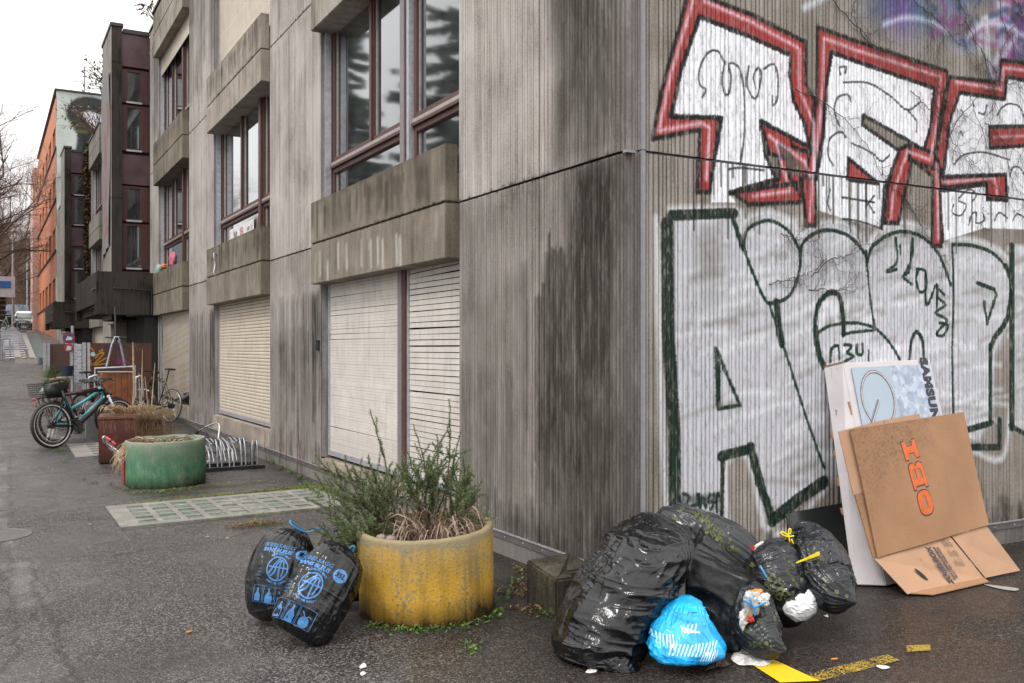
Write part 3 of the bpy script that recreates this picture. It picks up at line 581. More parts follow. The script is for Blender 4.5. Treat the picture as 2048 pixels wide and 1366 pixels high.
def shutter_mat(name, col, dirt):
    t = NT(name); v = t.pos(kind='World'); vs = t.pos(1, .3, 3, 'World'); n = t.noise(v, 3, 5, .65); s = t.noise(t.pos(1, 1, .2, 'World'), 12, 4)
    c = t.mix(t.ramp(n, (.35, 0), (.7, 1)), col, tuple(x*dirt for x in col)); c = t.mix(t.math('MULTIPLY', t.ramp(s, (.50, 0), (.72, 1)), .5), c, tuple(x*.62 for x in col)); hz = t.n('SeparateXYZ', i_0=v).outputs['Z']; c = t.mix(t.math('MULTIPLY', t.ramp(t.math('ADD', hz, t.math('MULTIPLY', n, .5)), (.55, .55), (.95, 0)), 1.), c, tuple(x*.62 for x in col))
    c = t.mix(t.math('MULTIPLY', t.ramp(t.noise(v, 60, 2), (.62, 0), (.7, 1)), .3), c, (.2, .16, .12))
    return t.done(c, .42, t.bump(t.noise(v, 3.5, 3), .45, .02))
M_shutA = shutter_mat('off white shutter', (.66, .615, .57), .82); M_shutB = shutter_mat('cream shutter', (.66, .58, .47), .86); M_shutC = shutter_mat('faded cream shutter', (.60, .53, .43), .8)
def glass_mat():
    t = NT('window glass'); g = t.n('BsdfGlossy', i_Roughness=.045); t.set(g, 'Color', (.92, .95, .97))
    v = t.pos(kind='World'); t.set(g, 'Normal', t.bump(t.noise(v, 1.2, 1), .03, .02))
    tr = t.n('BsdfTransparent'); t.set(tr, 'Color', (.46, .52, .51)); df = t.n('BsdfDiffuse'); t.set(df, 'Color', (.30, .33, .33))
    m0 = t.n('MixShader'); t.set(m0, 0, t.math('MULTIPLY', t.ramp(t.noise(v, 2.2, 5), (.3, .2), (.8, 1)), .24)); t.t.links.new(tr.outputs[0], m0.inputs[1]); t.t.links.new(df.outputs[0], m0.inputs[2])
    fr = t.n('Fresnel', i_IOR=1.62).outputs[0]; fr = t.math('ADD', t.math('MULTIPLY', fr, 1.9), .03, True)
    m = t.n('MixShader'); t.set(m, 0, fr); t.t.links.new(m0.outputs[0], m.inputs[1]); t.t.links.new(g.outputs[0], m.inputs[2]); t.t.links.new(m.outputs[0], t.out.inputs[0]); return t.m
M_glass = glass_mat()
M_curt = simple('grey green curtain', (.20, .235, .225), .9, var=.35, scale=8); M_room = simple('dim room plaster', (.16, .15, .14), .9)
M_curtl = simple('pale blind', (.42, .42, .41), .9, var=.2)
# ---------------------------------------------------------------- the long concrete building
XF = 3.5; YC = 4.87; YW = 4.774
BL = thing('concrete_building', 'long ribbed brutalist concrete building with grey parapet boxes and brown window frames', 'building', (3.5, 4.87, 0))
NX = (-1, 0, 0)
JZ = [(0.185, 2.832), (2.850, 5.852), (5.870, 8.872), (8.890, 9.34)]
opens = [7.20, 13.32, 19.44, 29.22, 35.34, 45.12, 51.24]; OW = 3.78
piers = [(4.87, 7.20), (10.98, 13.32), (17.10, 19.44), (23.22, 24.60), (26.60, 29.22), (33.00, 35.34), (39.12, 40.5), (42.5, 45.12), (48.90, 51.24), (55.02, 58.7)]
for i, (a, b) in enumerate(piers):
    for j, (z0, z1) in enumerate(JZ):
        # flat panels meet at a vertical joint inside the wider piers
        cuts = [a, b] if i > 2 or i == 0 and False else [a, a+(b-a)*(.47 if i else .43), b]
        for q, (c0, c1) in enumerate(zip(cuts[:-1], cuts[1:])):
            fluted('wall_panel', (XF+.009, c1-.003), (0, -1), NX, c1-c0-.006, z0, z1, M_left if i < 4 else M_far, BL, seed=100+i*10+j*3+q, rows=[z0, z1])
    m = MB(); m.box(XF+.045, XF+.30, a, b, -.1, 9.34)
    m.build('wall_core', M_jamb, BL)
    if i < 3: pass
# jambs: smooth concrete returns beside every opening (far side faces the camera)
for y0 in opens:
    for z0, z1 in ((.30, 2.365), (3.335, 5.385), (6.345, 8.37)):
        m = MB(); m.box(XF+.012, XF+.24, y0+OW-.002, y0+OW+.05, z0, z1); m.build('jamb', M_jamb, BL)
# parapet boxes in two lifts with a shadow joint
XB = 3.372
for k, y0 in enumerate(opens):
    mat = M_box if k < 3 else M_boxf
    for j, (z0, zm, z1) in enumerate(((2.365, 2.84, 3.335), (5.385, 5.84, 6.345), (8.37, 8.87, 9.36))):
        if k < 3: mat = M_box if j == 0 or (k == 2 and j == 1) else M_boxu
        m = MB(); m.box(XB, XF+.30, y0+.003, y0+OW-.003, z0, zm-.007); m.build('parapet_box', mat, BL, bevel=.006)
        m = MB(); m.box(XB, XF+.30 if j == 2 else XB+.12, y0+.003, y0+OW-.003, zm+.007, z1); m.build('parapet_box', mat, BL, bevel=.006)
        m = MB(); m.box(XB+.02, XF+.2, y0+.01, y0+OW-.01, zm-.0068, zm+.0068); m.build('joint_strip', M_dark, BL)
        if j < 2:
            m = MB(); m.box(XB+.1203, XF+.3, y0+.01, y0+OW-.01, zm+.0072, z1-.25); m.build('planter_bed', M_boxf, BL)
# plinth with its metal drip strip and rivets
for a, b in ((4.83, 58.7),):
    m = MB(); m.box(XF-.012, XF+.3, a, b, -.25, .125); m.build('plinth', M_plinth, BL)
    m = MB(); m.box(XF-.020, XF+.1, a-.02, b, .126, .176); m.build('drip_strip', M_drip, BL)
    m = MB(); m.box(XF-.027, XF+.1, a-.026, b, .1765, .183); m.build('drip_lip', M_dripl, BL)
m = MB()
for i in range(90):
    y = 4.95+i*.28; m.ell((XF-.022, y, .15), .004, .006, .006, 6, 4)
o = m.build('rivet', M_galvl, BL); o['kind'] = 'stuff'
# corner strip with its sealed groove
for j, (z0, z1) in enumerate(JZ):
    fluted('corner_panel', (3.5+.094, 4.774+.004), (-.707, .707), (-.707, -.707), .13, z0, z1, M_left, BL, seed=40+j, rows=[z0, z1], depth=.005, wmin=.014, wmax=.03)
    m = MB(); m.box(3.592, 3.622, 4.762, 4.80, z0, z1+.016); m.build('joint_sealant', M_seal, BL, bevel=.004)
    # the gable, sprayed over
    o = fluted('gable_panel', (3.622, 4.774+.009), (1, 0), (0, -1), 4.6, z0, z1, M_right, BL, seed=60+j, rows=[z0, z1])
    if j == 1: o['label'] = 'fluted panel sprayed with white letters edged in red and black'
    if j == 0: o['label'] = 'fluted panel sprayed with silver letters edged in dark green'
    fluted('gable_panel', (8.24, 4.774+.009), (1, 0), (0, -1), 6, z0, z1, M_far, BL, seed=80+j, rows=[z0, z1])
m = MB(); m.box(3.63, 14.3, 4.825, 5.1, -.1, 9.34); m.build('wall_core', M_jamb, BL)
m = MB(); m.box(3.50, 14.3, 4.80, 4.84, 2.833, 2.849); m.box(3.5, 14.3, 4.80, 4.84, 5.853, 5.869); m.build('joint_sealant', M_seal, BL)
m = MB(); m.box(3.54, 14.3, 4.762, 5.1, -.25, .125); m.build('plinth', M_plinth, BL)
m = MB(); m.box(3.54, 14.3, 4.752, 4.9, .126, .176); m.build('drip_strip', M_drip, BL)
m = MB(); m.box(3.54, 14.3, 4.744, 4.9, .1765, .183); m.build('drip_lip', M_dripl, BL)
m = MB(); m.prism([(3.47, 4.87, -.25), (3.60, 4.74, -.25), (3.7, 4.9, -.25)], (0, 0, .375)); m.build('plinth', M_plinth, BL)
m = MB()
for i in range(40): m.ell((3.75+i*.26, 4.75, .15), .006, .004, .006, 6, 4)
o = m.build('rivet', M_galvl, BL); o['kind'] = 'stuff'
# roof
m = MB(); m.box(XF+.0, 14.3, 4.78, 24.6, 9.30, 9.37); m.box(XF+.3, 14.3, 24.6, 58.7, 9.30, 9.37); m.build('roof', M_lead, BL)
for a, b, x in ((4.8, 7.2, 3.47), (7.2, 10.98, 3.34), (10.98, 13.32, 3.47), (13.32, 17.1, 3.34), (17.1, 19.44, 3.47), (19.44, 23.22, 3.34), (23.22, 24.6, 3.47), (26.6, 29.22, 3.47), (29.22, 33, 3.34), (33, 35.34, 3.47), (35.34, 39.12, 3.34), (39.12, 40.5, 3.47), (42.5, 45.12, 3.47), (45.12, 48.9, 3.34), (48.9, 58.7, 3.47)):
    m = MB(); m.box(x, XF+.32, a+.003, b-.003, 9.372, 9.43); m.build('coping', M_lead, BL)
# floors and back walls inside, seen dimly through the panes
m = MB()
for z in (2.5, 5.5, 8.5): m.box(XF+.3, 7.5, 5.2, 58, z-.12, z+.1)
for y in (5.2, 12.1, 18.3, 24.0, 31, 42, 50, 58): m.box(XF+.3, 7.5, y, y+.1, .2, 9.2)
m.box(7.5, 7.6, 5.2, 58, .2, 9.2); m.build('room_shell', M_room, BL)
# ---------------------------------------------------------------- windows
XW = 3.66
def bar(m, x0, x1, y0, y1, z0, z1): m.box(min(x0, x1), max(x0, x1), y0, y1, z0, z1)
def casement(y0, y1, z0, z1, sub, mf=M_brown):
    """one glazed leaf: window (frame mesh) > pane, glazing bead, sill strip"""
    m = MB(); w = .055
    m.box(XW-.03, XW+.04, y0, y0+w, z0, z1).box(XW-.03, XW+.04, y1-w, y1, z0, z1).box(XW-.03, XW+.04, y0+w, y1-w, z0, z0+w).box(XW-.03, XW+.04, y0+w, y1-w, z1-w, z1)
    f = m.build('window', mf, BL, bevel=.004)
    m = MB(); m.box(XW+.008, XW+.016, y0+w-.005, y1-w+.005, z0+w-.005, z1-w+.005); m.build('pane', M_glass, f)
    m = MB(); b = .014
    m.box(XW-.004, XW+.0075, y0+w, y0+w+b, z0+w, z1-w).box(XW-.004, XW+.0075, y1-w-b, y1-w, z0+w, z1-w).box(XW-.004, XW+.0075, y0+w+b, y1-w-b, z0+w, z0+w+b)
    m.build('glazing_bead', M_alu, f); return f
def window_bay(y0, z0, z1, split, zt, mull=M_mull, blind=0, low=True, curtains=((.0, .35), (.75, .95)), fold=0):
    """fixed lights below, casements above a transom; split = (mullion centre, right leaf, left pair meeting)"""
    ym, yl = split; y1 = y0+OW; top = z1+.1
    if mull is M_mull:
        m = MB(); m.box(XW-.09, XW+.03, ym+.02, ym+.13, z0-.2, top); m.build('mullion', M_mull, BL, bevel=.003)
        m = MB(); m.box(XW-.075, XW+.03, ym-.03, ym+.0195, z0-.2, top); m.build('mullion_strip', M_brown, BL)
        m = MB(); m.box(XW-.085, XW+.03, ym-.09, ym-.0305, z0-.2, top); m.build('guide_rail', M_galvl, BL, bevel=.003)
        a, b = ym-.095, ym+.135
    else:
        m = MB(); m.box(XW-.07, XW+.03, ym-.07, ym+.07, z0-.2, top); m.build('mullion', M_brown, BL, bevel=.003); a, b = ym-.072, ym+.072
    m = MB(); m.box(XF+.04, XF+.115, y1-.035, y1-.004, z0-.1, z1); m.build('guide_rail', M_galvl, BL)
    for (c0, c1) in ((y0+.02, a), (b, y1-.05)):
        casement(c0, c1, z0-.25, zt-.005, BL)
        if c1-c0 > 1.4:
            mid = yl; casement(c0, mid-.001, zt+.07, top, BL); casement(mid+.001, c1, zt+.07, top, BL)
            m = MB(); m.box(XW-.05, XW-.0305, mid-.035, mid+.035, zt+.05, top); m.build('window_batten', M_brown, BL, bevel=.004)
        else: casement(c0, c1, zt+.07, top, BL)
        m = MB(); m.box(XW-.06, XW+.03, c0, c1, zt-.004, zt+.030); m.build('transom', M_brown, BL, bevel=.003)
        m = MB(); m.box(XW-.052, XW+.03, c0, c1, zt+.0302, zt+.069); m.build('sill_strip', M_alu, BL, bevel=.003)
    rs = random.Random(int(y0*100+z0*10))
    for (f0, f1) in curtains:                                     # hanging curtains, folded
        V = MB(); ya, yb = y0+f0*OW, y0+f1*OW; n = max(6, int((yb-ya)/.04)); xx = XW+.16; pp = []
        for i in range(n+1): pp.append((xx+.03*math.sin(i*1.9)+rs.uniform(-.008, .008), ya+(yb-ya)*i/n))
        for p, q in zip(pp[:-1], pp[1:]): V.quad((p[0], p[1], z0-.2), (q[0], q[1], z0-.2), (q[0], q[1], z1+.05), (p[0], p[1], z1+.05))
        V.build('curtain', M_curt if rs.random() < .6 else M_curtl, BL)
    if blind:
        m = MB(); k = int(blind/.045)
        for i in range(k): m.box(XF+.055, XF+.068, y0+.02, y1-.02, z1-(i+1)*.045+.002, z1-i*.045)
        m.build('roller_blind', M_shutC, BL)
window_bay(7.20, 3.335, 5.385, (8.56, 9.62), 3.76, curtains=((.72, .98), (.30, .36), (.0, .03)))
window_bay(13.32, 3.335, 5.385, (14.28, 15.55), 3.78, mull=M_brown, curtains=((.62, .98), (.28, .5)))
window_bay(19.44, 3.335, 5.385, (20.7, 22.1), 3.98, mull=M_brown, curtains=((.5, .98),))
window_bay(19.44, 6.345, 8.37, (20.7, 22.1), 6.55, mull=M_brown, blind=.42, curtains=((.6, .98), (.05, .25)))
window_bay(7.20, 6.345, 8.37, (8.56, 9.62), 6.76, curtains=((.5, .98),))
for y0 in opens[3:]:
    for z0, z1 in ((3.335, 5.385), (6.345, 8.37)):
        window_bay(y0, z0, z1, (y0+1.2, y0+2.4), z0+.45, mull=M_brown, curtains=((.5, .98), (.05, .3)), blind=.0 if y0 < 35 else .0)
# ---------------------------------------------------------------- roller shutters: shutter > slat
def slat_mesh(L, h, t=.011, bow=.006, n=4):
    bow = bow
    """a curved slat along +Y, from z=0 to z=h, front towards -X"""
    V = []; F = []
    pr = [(-.002 if bow > .001 else -bow, 0), (-bow*.8, h*.25), (-bow, h*.5), (-bow*.8, h*.75), (-.002 if bow > .001 else -bow, h-.004 if bow > .001 else h-.0012), (.004 if bow > .001 else .0005, h-.002 if bow > .001 else h), (.004, 0)]
    for y in np.linspace(0, L, n): V += [(x, float(y), z) for x, z in pr]
    k = len(pr)
    for j in range(n-1):
        for i in range(k): a = j*k+i; b = j*k+(i+1) % k; F.append((a, b, b+k, a+k))
    F.append(tuple(range(k))); F.append(tuple(range((n-1)*k, n*k))[::-1])
    me = bpy.data.meshes.new('slat'); me.from_pydata(V, [], F); me.update(); return me
def shutter(y0, y1, z0, z1, pitch, mat, x=3.60, gap=.0015, irregular=None, label=None, bow=.006):
    """frame rails are the shutter mesh, slats are its children"""
    m = MB(); m.box(x-.022, x+.03, y1, y1+.03, z0-.01, z1+.03).box(x-.022, x+.03, y0-.03, y0, z0-.01, z1+.03); m.box(x-.018, x+.02, y0+.001, y1-.001, z0-.012, z0+.045)
    sh = m.build('roller_shutter', M_galvl, BL, bevel=.002)
    if label: sh['label'] = label
    L = loc_of(sh); me = slat_mesh(y1-y0-.004, pitch-gap, bow=bow); me.materials.append(mat); me.shade_smooth(); me.set_sharp_from_angle(angle=R(40))
    rs = random.Random(int(y0*7+z0)); z = z0+.047; k = 0
    while z < z1-.01:
        g = 0; rx = 0
        if irregular: g, rx = irregular(k, rs)
        o = bpy.data.objects.new('slat', me); COL.objects.link(o); o.parent = sh; o.location = Vector((x+rs.uniform(-.001, .0012), y0+.002, z+g))-L; o.rotation_euler = (rx, rs.uniform(-.012, .012), 0)
        z += pitch; k += 1
    return sh
def irr(k, rs):
    if k >= 35: return (.022, R(-.9))
    if k >= 27: return (.012, R(rs.uniform(-.12, .12)))
    if k == 26: return (.010, R(.25))
    if k >= 23: return (.006, R(rs.uniform(-.12, .12)))
    return (rs.uniform(-.002, .002), R(rs.uniform(-.13, .13)))
def irr0(k, rs): return (rs.uniform(-.0006, .0006) - (.004 if k in (45, 52) else 0), R(rs.uniform(-.02, .02)) + (R(.16) if k in (42, 44, 51, 58, 9) else 0))
m = MB(); m.box(XF+.06, XF+.3, 7.21, 10.97, .19, .285); m.build('window_sill', M_sill, BL, bevel=.006)
m = MB(); m.box(XF-.004, XF+.059, 7.21, 10.97, .186, .283); m.build('window_sill', M_sill, BL, bevel=.006)
shutter(8.735, 10.935, .335, 2.42, .0315, M_shutA, irregular=irr0, bow=.0009, label='off white roller shutter, left leaf, slats closed tight')
shutter(7.235, 8.50, .335, 2.40, .054, M_shutA, gap=.005, irregular=irr, bow=.002, label='off white roller shutter, right leaf, with gaping crooked slats')
m = MB(); m.box(XF+.05, XF+.25, 8.60, 8.70, .3, 2.42); m.build('mullion', M_mull, BL, bevel=.003)
m = MB(); m.box(XF+.06, XF+.25, 8.53, 8.5995, .3, 2.42); m.build('mullion_strip', M_brown, BL)
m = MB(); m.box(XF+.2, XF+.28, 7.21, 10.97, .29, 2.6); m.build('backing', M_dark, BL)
m = MB(); m.box(XF-.004, XF+.3, 13.33, 17.09, .186, .43); m.build('window_sill', M_sill, BL, bevel=.006)
shutter(13.36, 17.05, .47, 2.42, .052, M_shutB, gap=.004, label='cream roller shutter with plump slats, ground floor of the second bay')
shutter(13.36, 17.05, 6.30, 8.42, .050, M_shutB, gap=.004, label='cream roller shutter pulled down on the top floor')
# the broken shutter hangs skewed in the third bay
m = MB(); m.box(XF-.004, XF+.3, 19.45, 23.21, .186, .43); m.build('window_sill', M_sill, BL, bevel=.006)
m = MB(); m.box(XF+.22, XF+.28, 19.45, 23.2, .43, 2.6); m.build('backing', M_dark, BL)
m = MB(); m.box(XF+.02, XF+.05, 23.1, 23.19, .43, 2.4); br = m.build('roller_shutter', M_galvl, BL); br['label'] = 'broken cream roller shutter hanging skewed in its opening'
L = loc_of(br); th = R(-24)
for k in range(50):
    # clip every slanted slat to the opening
    c = -.9+k*.062; ya = 19.47; yb = 23.05
    zl = lambda y: .55+c+(y-19.47)*math.tan(R(24))*0
    V = MB(); sl = math.tan(R(21)); 
    def lim(y): return (.47+(23.05-y)*0+(.42*(1-(y-19.47)/3.6)), 2.42)
    pts = []
    for q in range(13):
        y = ya+(yb-ya)*q/12; z = .2+k*.062-(23.05-y)*-sl*-1*-1+0
        z = -.3+k*.062-(y-ya)*.10
        lo = .47+max(0, .27-.17*(y-ya)); pts.append((y, z, lo < z < 2.40))
    ok = [p for p in pts if p[2]]
    if len(ok) < 2: continue
    buck = .03*math.sin(k*.35)
    for p, q in zip(ok[:-1], ok[1:]):
        x = XF+.06+buck*.5
        V.hull8([(x, p[0], p[1]), (x+.008, p[0], p[1]), (x+.008, q[0], q[1]), (x, q[0], q[1]), (x-.018, p[0], p[1]+.050), (x+.002, p[0], p[1]+.050), (x+.002, q[0], q[1]+.050), (x-.018, q[0], q[1]+.050)])
    V.build('slat', [M_shutC, M_shutB][k % 2] if k % 7 else M_shutA, br)
m = MB(); m.hull8([(XF+.03, 19.5, .70), (XF+.07, 19.5, .70), (XF+.07, 21.0, .45), (XF+.03, 21.0, .45), (XF+.03, 19.5, .75), (XF+.07, 19.5, .75), (XF+.07, 21.0, .50), (XF+.03, 21.0, .50)]); m.build('bottom_rail', M_galv, br)
for y0 in opens[3:]:
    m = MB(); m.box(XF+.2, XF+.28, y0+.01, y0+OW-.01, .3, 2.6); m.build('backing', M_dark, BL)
    m = MB()
    for k in range(30): m.box(XF+.08, XF+.092, y0+.04, y0+OW-.04, .8+k*.06+.003, .8+k*.06+.058)
    m.build('roller_shutter', M_shutC, BL)
    m = MB(); m.box(XF-.004, XF+.3, y0, y0+OW, .1, .75); m.build('window_sill', M_plinth, BL)
# little things fixed to the wall
m = MB(); m.box(XF-.035, XF+.0, 11.01, 11.10, 1.58, 1.70); ks = m.build('key_switch', M_blk, BL, bevel=.008)
m = MB(); m.box(XF-.038, XF-.0355, 11.03, 11.08, 1.655, 1.67).box(XF-.038, XF-.0355, 11.035, 11.07, 1.615, 1.625); m.build('key_plate', M_chrome, ks)
m = MB(); z0, z1 = 2.88, 3.12; y = [(16.232,3.004)][0][0]
m.tube(smooth([(XB-.045, y, 2.84), (XB-.05, y, 2.9), (XB-.03, y, 3.02), (XB-.05, y, 3.14), (XB-.045, y, 3.2)], 4), .022, 8)
for z in (2.85, 3.19): m.tube([(XB-.05, y, z), (XB+.005, y, z)], .03, 8)
m.build('pull_handle', M_chrome, BL)
# ---------------------------------------------------------------- stair towers and balconies
def tower(Y, x0=2.62, x1=3.5, y1=None, ivy=False):
    y1 = Y+2.0
    mt = M_far
    for (z0, z1) in ((2.3, 5.25), (5.262, 8.55), (8.562, 9.42)):
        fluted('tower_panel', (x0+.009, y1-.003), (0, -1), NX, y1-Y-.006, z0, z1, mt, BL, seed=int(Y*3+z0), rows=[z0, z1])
        m = MB(); m.box(x0+.012, x0+.24, Y, y1, z0, z1); m.build('tower_fin', M_balc, BL)
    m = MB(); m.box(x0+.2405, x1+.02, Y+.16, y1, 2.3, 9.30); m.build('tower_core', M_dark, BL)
    m = MB(); m.box(x0-.03, x0+.27, Y-.03, y1+.03, 9.422, 9.50); m.build('coping', M_lead, BL)
    m = MB(); m.box(x0+.272, x1+.0, Y+.03, y1, 9.302, 9.40); m.build('coping', M_lead, BL)
    m = MB(); m.box(x0+.242, x1, Y+.08, Y+.155, 8.50, 9.30); m.build('fascia_panel', M_purple, BL)
    m = MB(); m.box(x0+.242, x1, Y+.08, Y+.155, 5.62, 6.35); m.build('fascia_panel', M_purple, BL)
    for zs in ([(7.62, 8.46), (6.40, 7.55)], [(6.40, 6.41)]):
        pass
    for (z0, z1) in ((7.62, 8.44), (6.44+.0, 7.56), (5.5+.0, 5.5), (4.72, 5.58), (3.55, 4.66), (2.4, 3.49)):
        if z1-z0 < .1: continue
        a, b = x0+.243, x1-.002; f0 = .13; xa, xb = a+f0, b-.20
        m = MB(); m.box(a, xa, Y+.10, Y+.15, z0, z1).box(xb, b, Y+.10, Y+.15, z0, z1).box(xa, xb, Y+.10, Y+.15, z0, z0+.07).box(xa, xb, Y+.10, Y+.15, z1-.06, z1)
        f = m.build('window', M_brownd, BL, bevel=.004)
        m = MB(); m.box(xa-.01, xb+.01, Y+.13, Y+.136, z0+.06, z1-.05); m.build('pane', M_glass, f)
        m = MB(); m.box(xa-.03, xb+.03, Y+.06, Y+.099, z0-.015, z0+.03); m.build('sill', M_galvl, f, bevel=.005)
        m = MB(); m.box(xa+.02, xa+.13, Y+.145, Y+.155, z0+.1, z0+(z1-z0)*.55); m.build('reflector_panel', M_curtl, f)
def balcony(Y, x0=2.16, x1=3.40, Y1=None):
    Y1 = Y+5.8
    m = MB(); m.box(x0, x1, Y, Y+.14, 2.37, 3.36); b1 = m.build('balcony', M_balc, BL, bevel=.01); b1['label'] = 'soot black concrete balcony parapet'
    m = MB(); m.box(x0, x0+.13, Y+.1405, Y1, 2.62, 3.36).box(x0, x0+.13, Y+.1405, Y+.5, 2.37, 2.6195).box(x0, x0+.13, Y1-.4, Y1, 2.37, 2.6195); m.build('parapet_side', M_balc, b1, bevel=.01)
    m = MB(); m.box(x0+.131, XF+.3, Y+.141, Y1-.1, 2.42, 2.62); m.build('balcony_floor', M_balc, b1)
    m = MB(); m.tube([(x0+.35, Y-.03, 2.98), (x1-.06, Y-.03, 2.95), (x1-.06, Y-.03, 2.4)], .016, 6); m.tube([(x0-.03, Y+.9, 2.97), (x0-.03, Y+.2, 2.97), (x0+.1, Y-.02, 2.98)], .014, 6)
    m.build('cable_pipe', M_blk, b1)
tower(24.60); tower(40.50); balcony(23.225); balcony(39.13)
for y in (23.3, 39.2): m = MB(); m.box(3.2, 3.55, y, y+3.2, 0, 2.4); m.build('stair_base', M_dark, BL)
for y, x in ((26.5, 2.9), (42.4, 2.9)):
    m = MB(); m.box(x, 3.45, y, y+.3, 0.2, 2.4); m.build('stair_pier', M_far if False else M_boxf, BL)
# ---------------------------------------------------------------- skylight slabs with glass blocks
def glassblock_mat():
    t = NT('green glass block'); v = t.pos(kind='World'); n = t.noise(v, 14, 3)
    ob = t.n('ObjectInfo').outputs['Random']
    c = t.mix(t.ramp(n, (.35, 0), (.7, 1)), (.085, .15, .12), (.25, .33, .28)); c = t.mix(t.math('MULTIPLY', ob, .6), c, (.33, .37, .33))
    c = t.mix(t.ramp(t.noise(v, 70, 3), (.58, 0), (.7, .5)), c, (.1, .09, .06))
    return t.done(c, .16, t.bump(t.noise(t.pos(1, 6, 1, 'World'), 9, 2), .5, .01), spec=.7, Coat_Weight=.4)
M_gb = glassblock_mat(); M_void = simple('dirty joint', (.05, .045, .035), .8)
def skylight(x0, x1, y0, y1, xs, ys, label, bw=.158, bd=.15, pad=0.):
    zc = gz((x0+x1)/2, (y0+y1)/2)
    t = thing('skylight_slab', label, 'skylight', ((x0+x1)/2, (y0+y1)/2, zc), group='glass block skylights in the pavement')
    cells = set(); xe = [x0, x1]; ye = [y0, y1]
    for x in xs: xe += [x, x+bw]
    for y in ys: ye += [y, y+bd]
    xe.sort(); ye.sort(); m = MB()
    for a, b in zip(xe[:-1], xe[1:]):
        for c, d in zip(ye[:-1], ye[1:]):
            mx, my = (a+b)/2, (c+d)/2; hole = any(x < mx < x+bw for x in xs) and any(y < my < y+bd for y in ys)
            g = lambda x, y, h: (x, y, gz(x, y)+h)
            if hole: m.quad(g(a, c, -.012), g(b, c, -.012), g(b, d, -.012), g(a, d, -.012)); [m.quad(g(*p, .012), g(*q, .012), g(*q, -.012), g(*p, -.012)) for p, q in (((a, c), (b, c)), ((b, c), (b, d)), ((b, d), (a, d)), ((a, d), (a, c)))]
            else: m.quad(g(a, c, .012), g(b, c, .012), g(b, d, .012), g(a, d, .012))
    for p, q in (((x0, y0), (x1, y0)), ((x1, y0), (x1, y1)), ((x1, y1), (x0, y1)), ((x0, y1), (x0, y0))): m.quad(g(*p, .012), g(*p, -.03), g(*q, -.03), g(*q, .012))
    m.build('slab', M_slab, t)
    b = MB(); b.box(.003, bw-.003, .003, bd-.003, -.012, .004); me = None; rs = random.Random(4)
    for x in xs:
        for y in ys:
            if me is None: o = b.build('glass_block', M_gb, t, local=True, bevel=.006); me = o.data
            else: o = bpy.data.objects.new('glass_block', me); COL.objects.link(o); o.parent = t
            o.location = Vector((x, y, gz(x, y)+rs.uniform(0, .006)))-Vector(t.location); o.rotation_euler = (rs.uniform(-.02, .02), rs.uniform(-.02, .02), 0)
    return t
skylight(1.06, 3.30, 9.20, 10.50, [1.24+.2135*i for i in range(9)], [9.31+.222*i for i in range(5)], 'large pale concrete skylight slab with rows of green glass blocks between the yellow and green planters')
skylight(1.15, 3.1, 15.38, 17.15, [1.42+.2135*i for i in range(7)], [15.6+.30*i for i in range(5)], 'farther skylight slab half hidden behind the maroon planter')
# manhole and gully
def manhole(x, y, r, label):
    t = thing('manhole_cover', label, 'manhole cover', (x, y, gz(x, y)))
    m = MB(); m.lathe([(r-.03, .004), (r-.03, .014), (r, .014), (r+.004, -.01)], 40, (x, y, gz(x, y))); m.build('rim', M_plinth, t)
    m = MB(); m.lathe([(0.001, .009), (r-.032, .009), (r-.032, 0)], 40, (x, y, gz(x, y))); m.build('lid', simple('grey brown cast lid', (.11, .095, .085), .5, .3, var=.5, scale=30, bump=.6), t)
manhole(.02, 9.42, .33, 'round iron manhole cover at the left edge of the yard')
t = thing('drain_grate', 'small slotted drain grate in the gutter near the parked bicycles', 'drain grate', (.1, 15.8, gz(.1, 15.8)))
m = MB(); m.box(-.22, .42, 15.4, 15.44, gz(.1, 15.4)-.01, gz(.1, 15.4)+.012).box(-.22, .42, 16.06, 16.1, gz(.1, 15.4)-.01, gz(.1, 15.4)+.012); m.build('frame', M_plinth, t)
for i in range(9): m = MB(); m.box(-.2+i*.07, -.165+i*.07, 15.44, 16.06, gz(.1, 15.4)-.01, gz(.1, 15.4)+.011); m.build('grate_bar', M_blk, t)
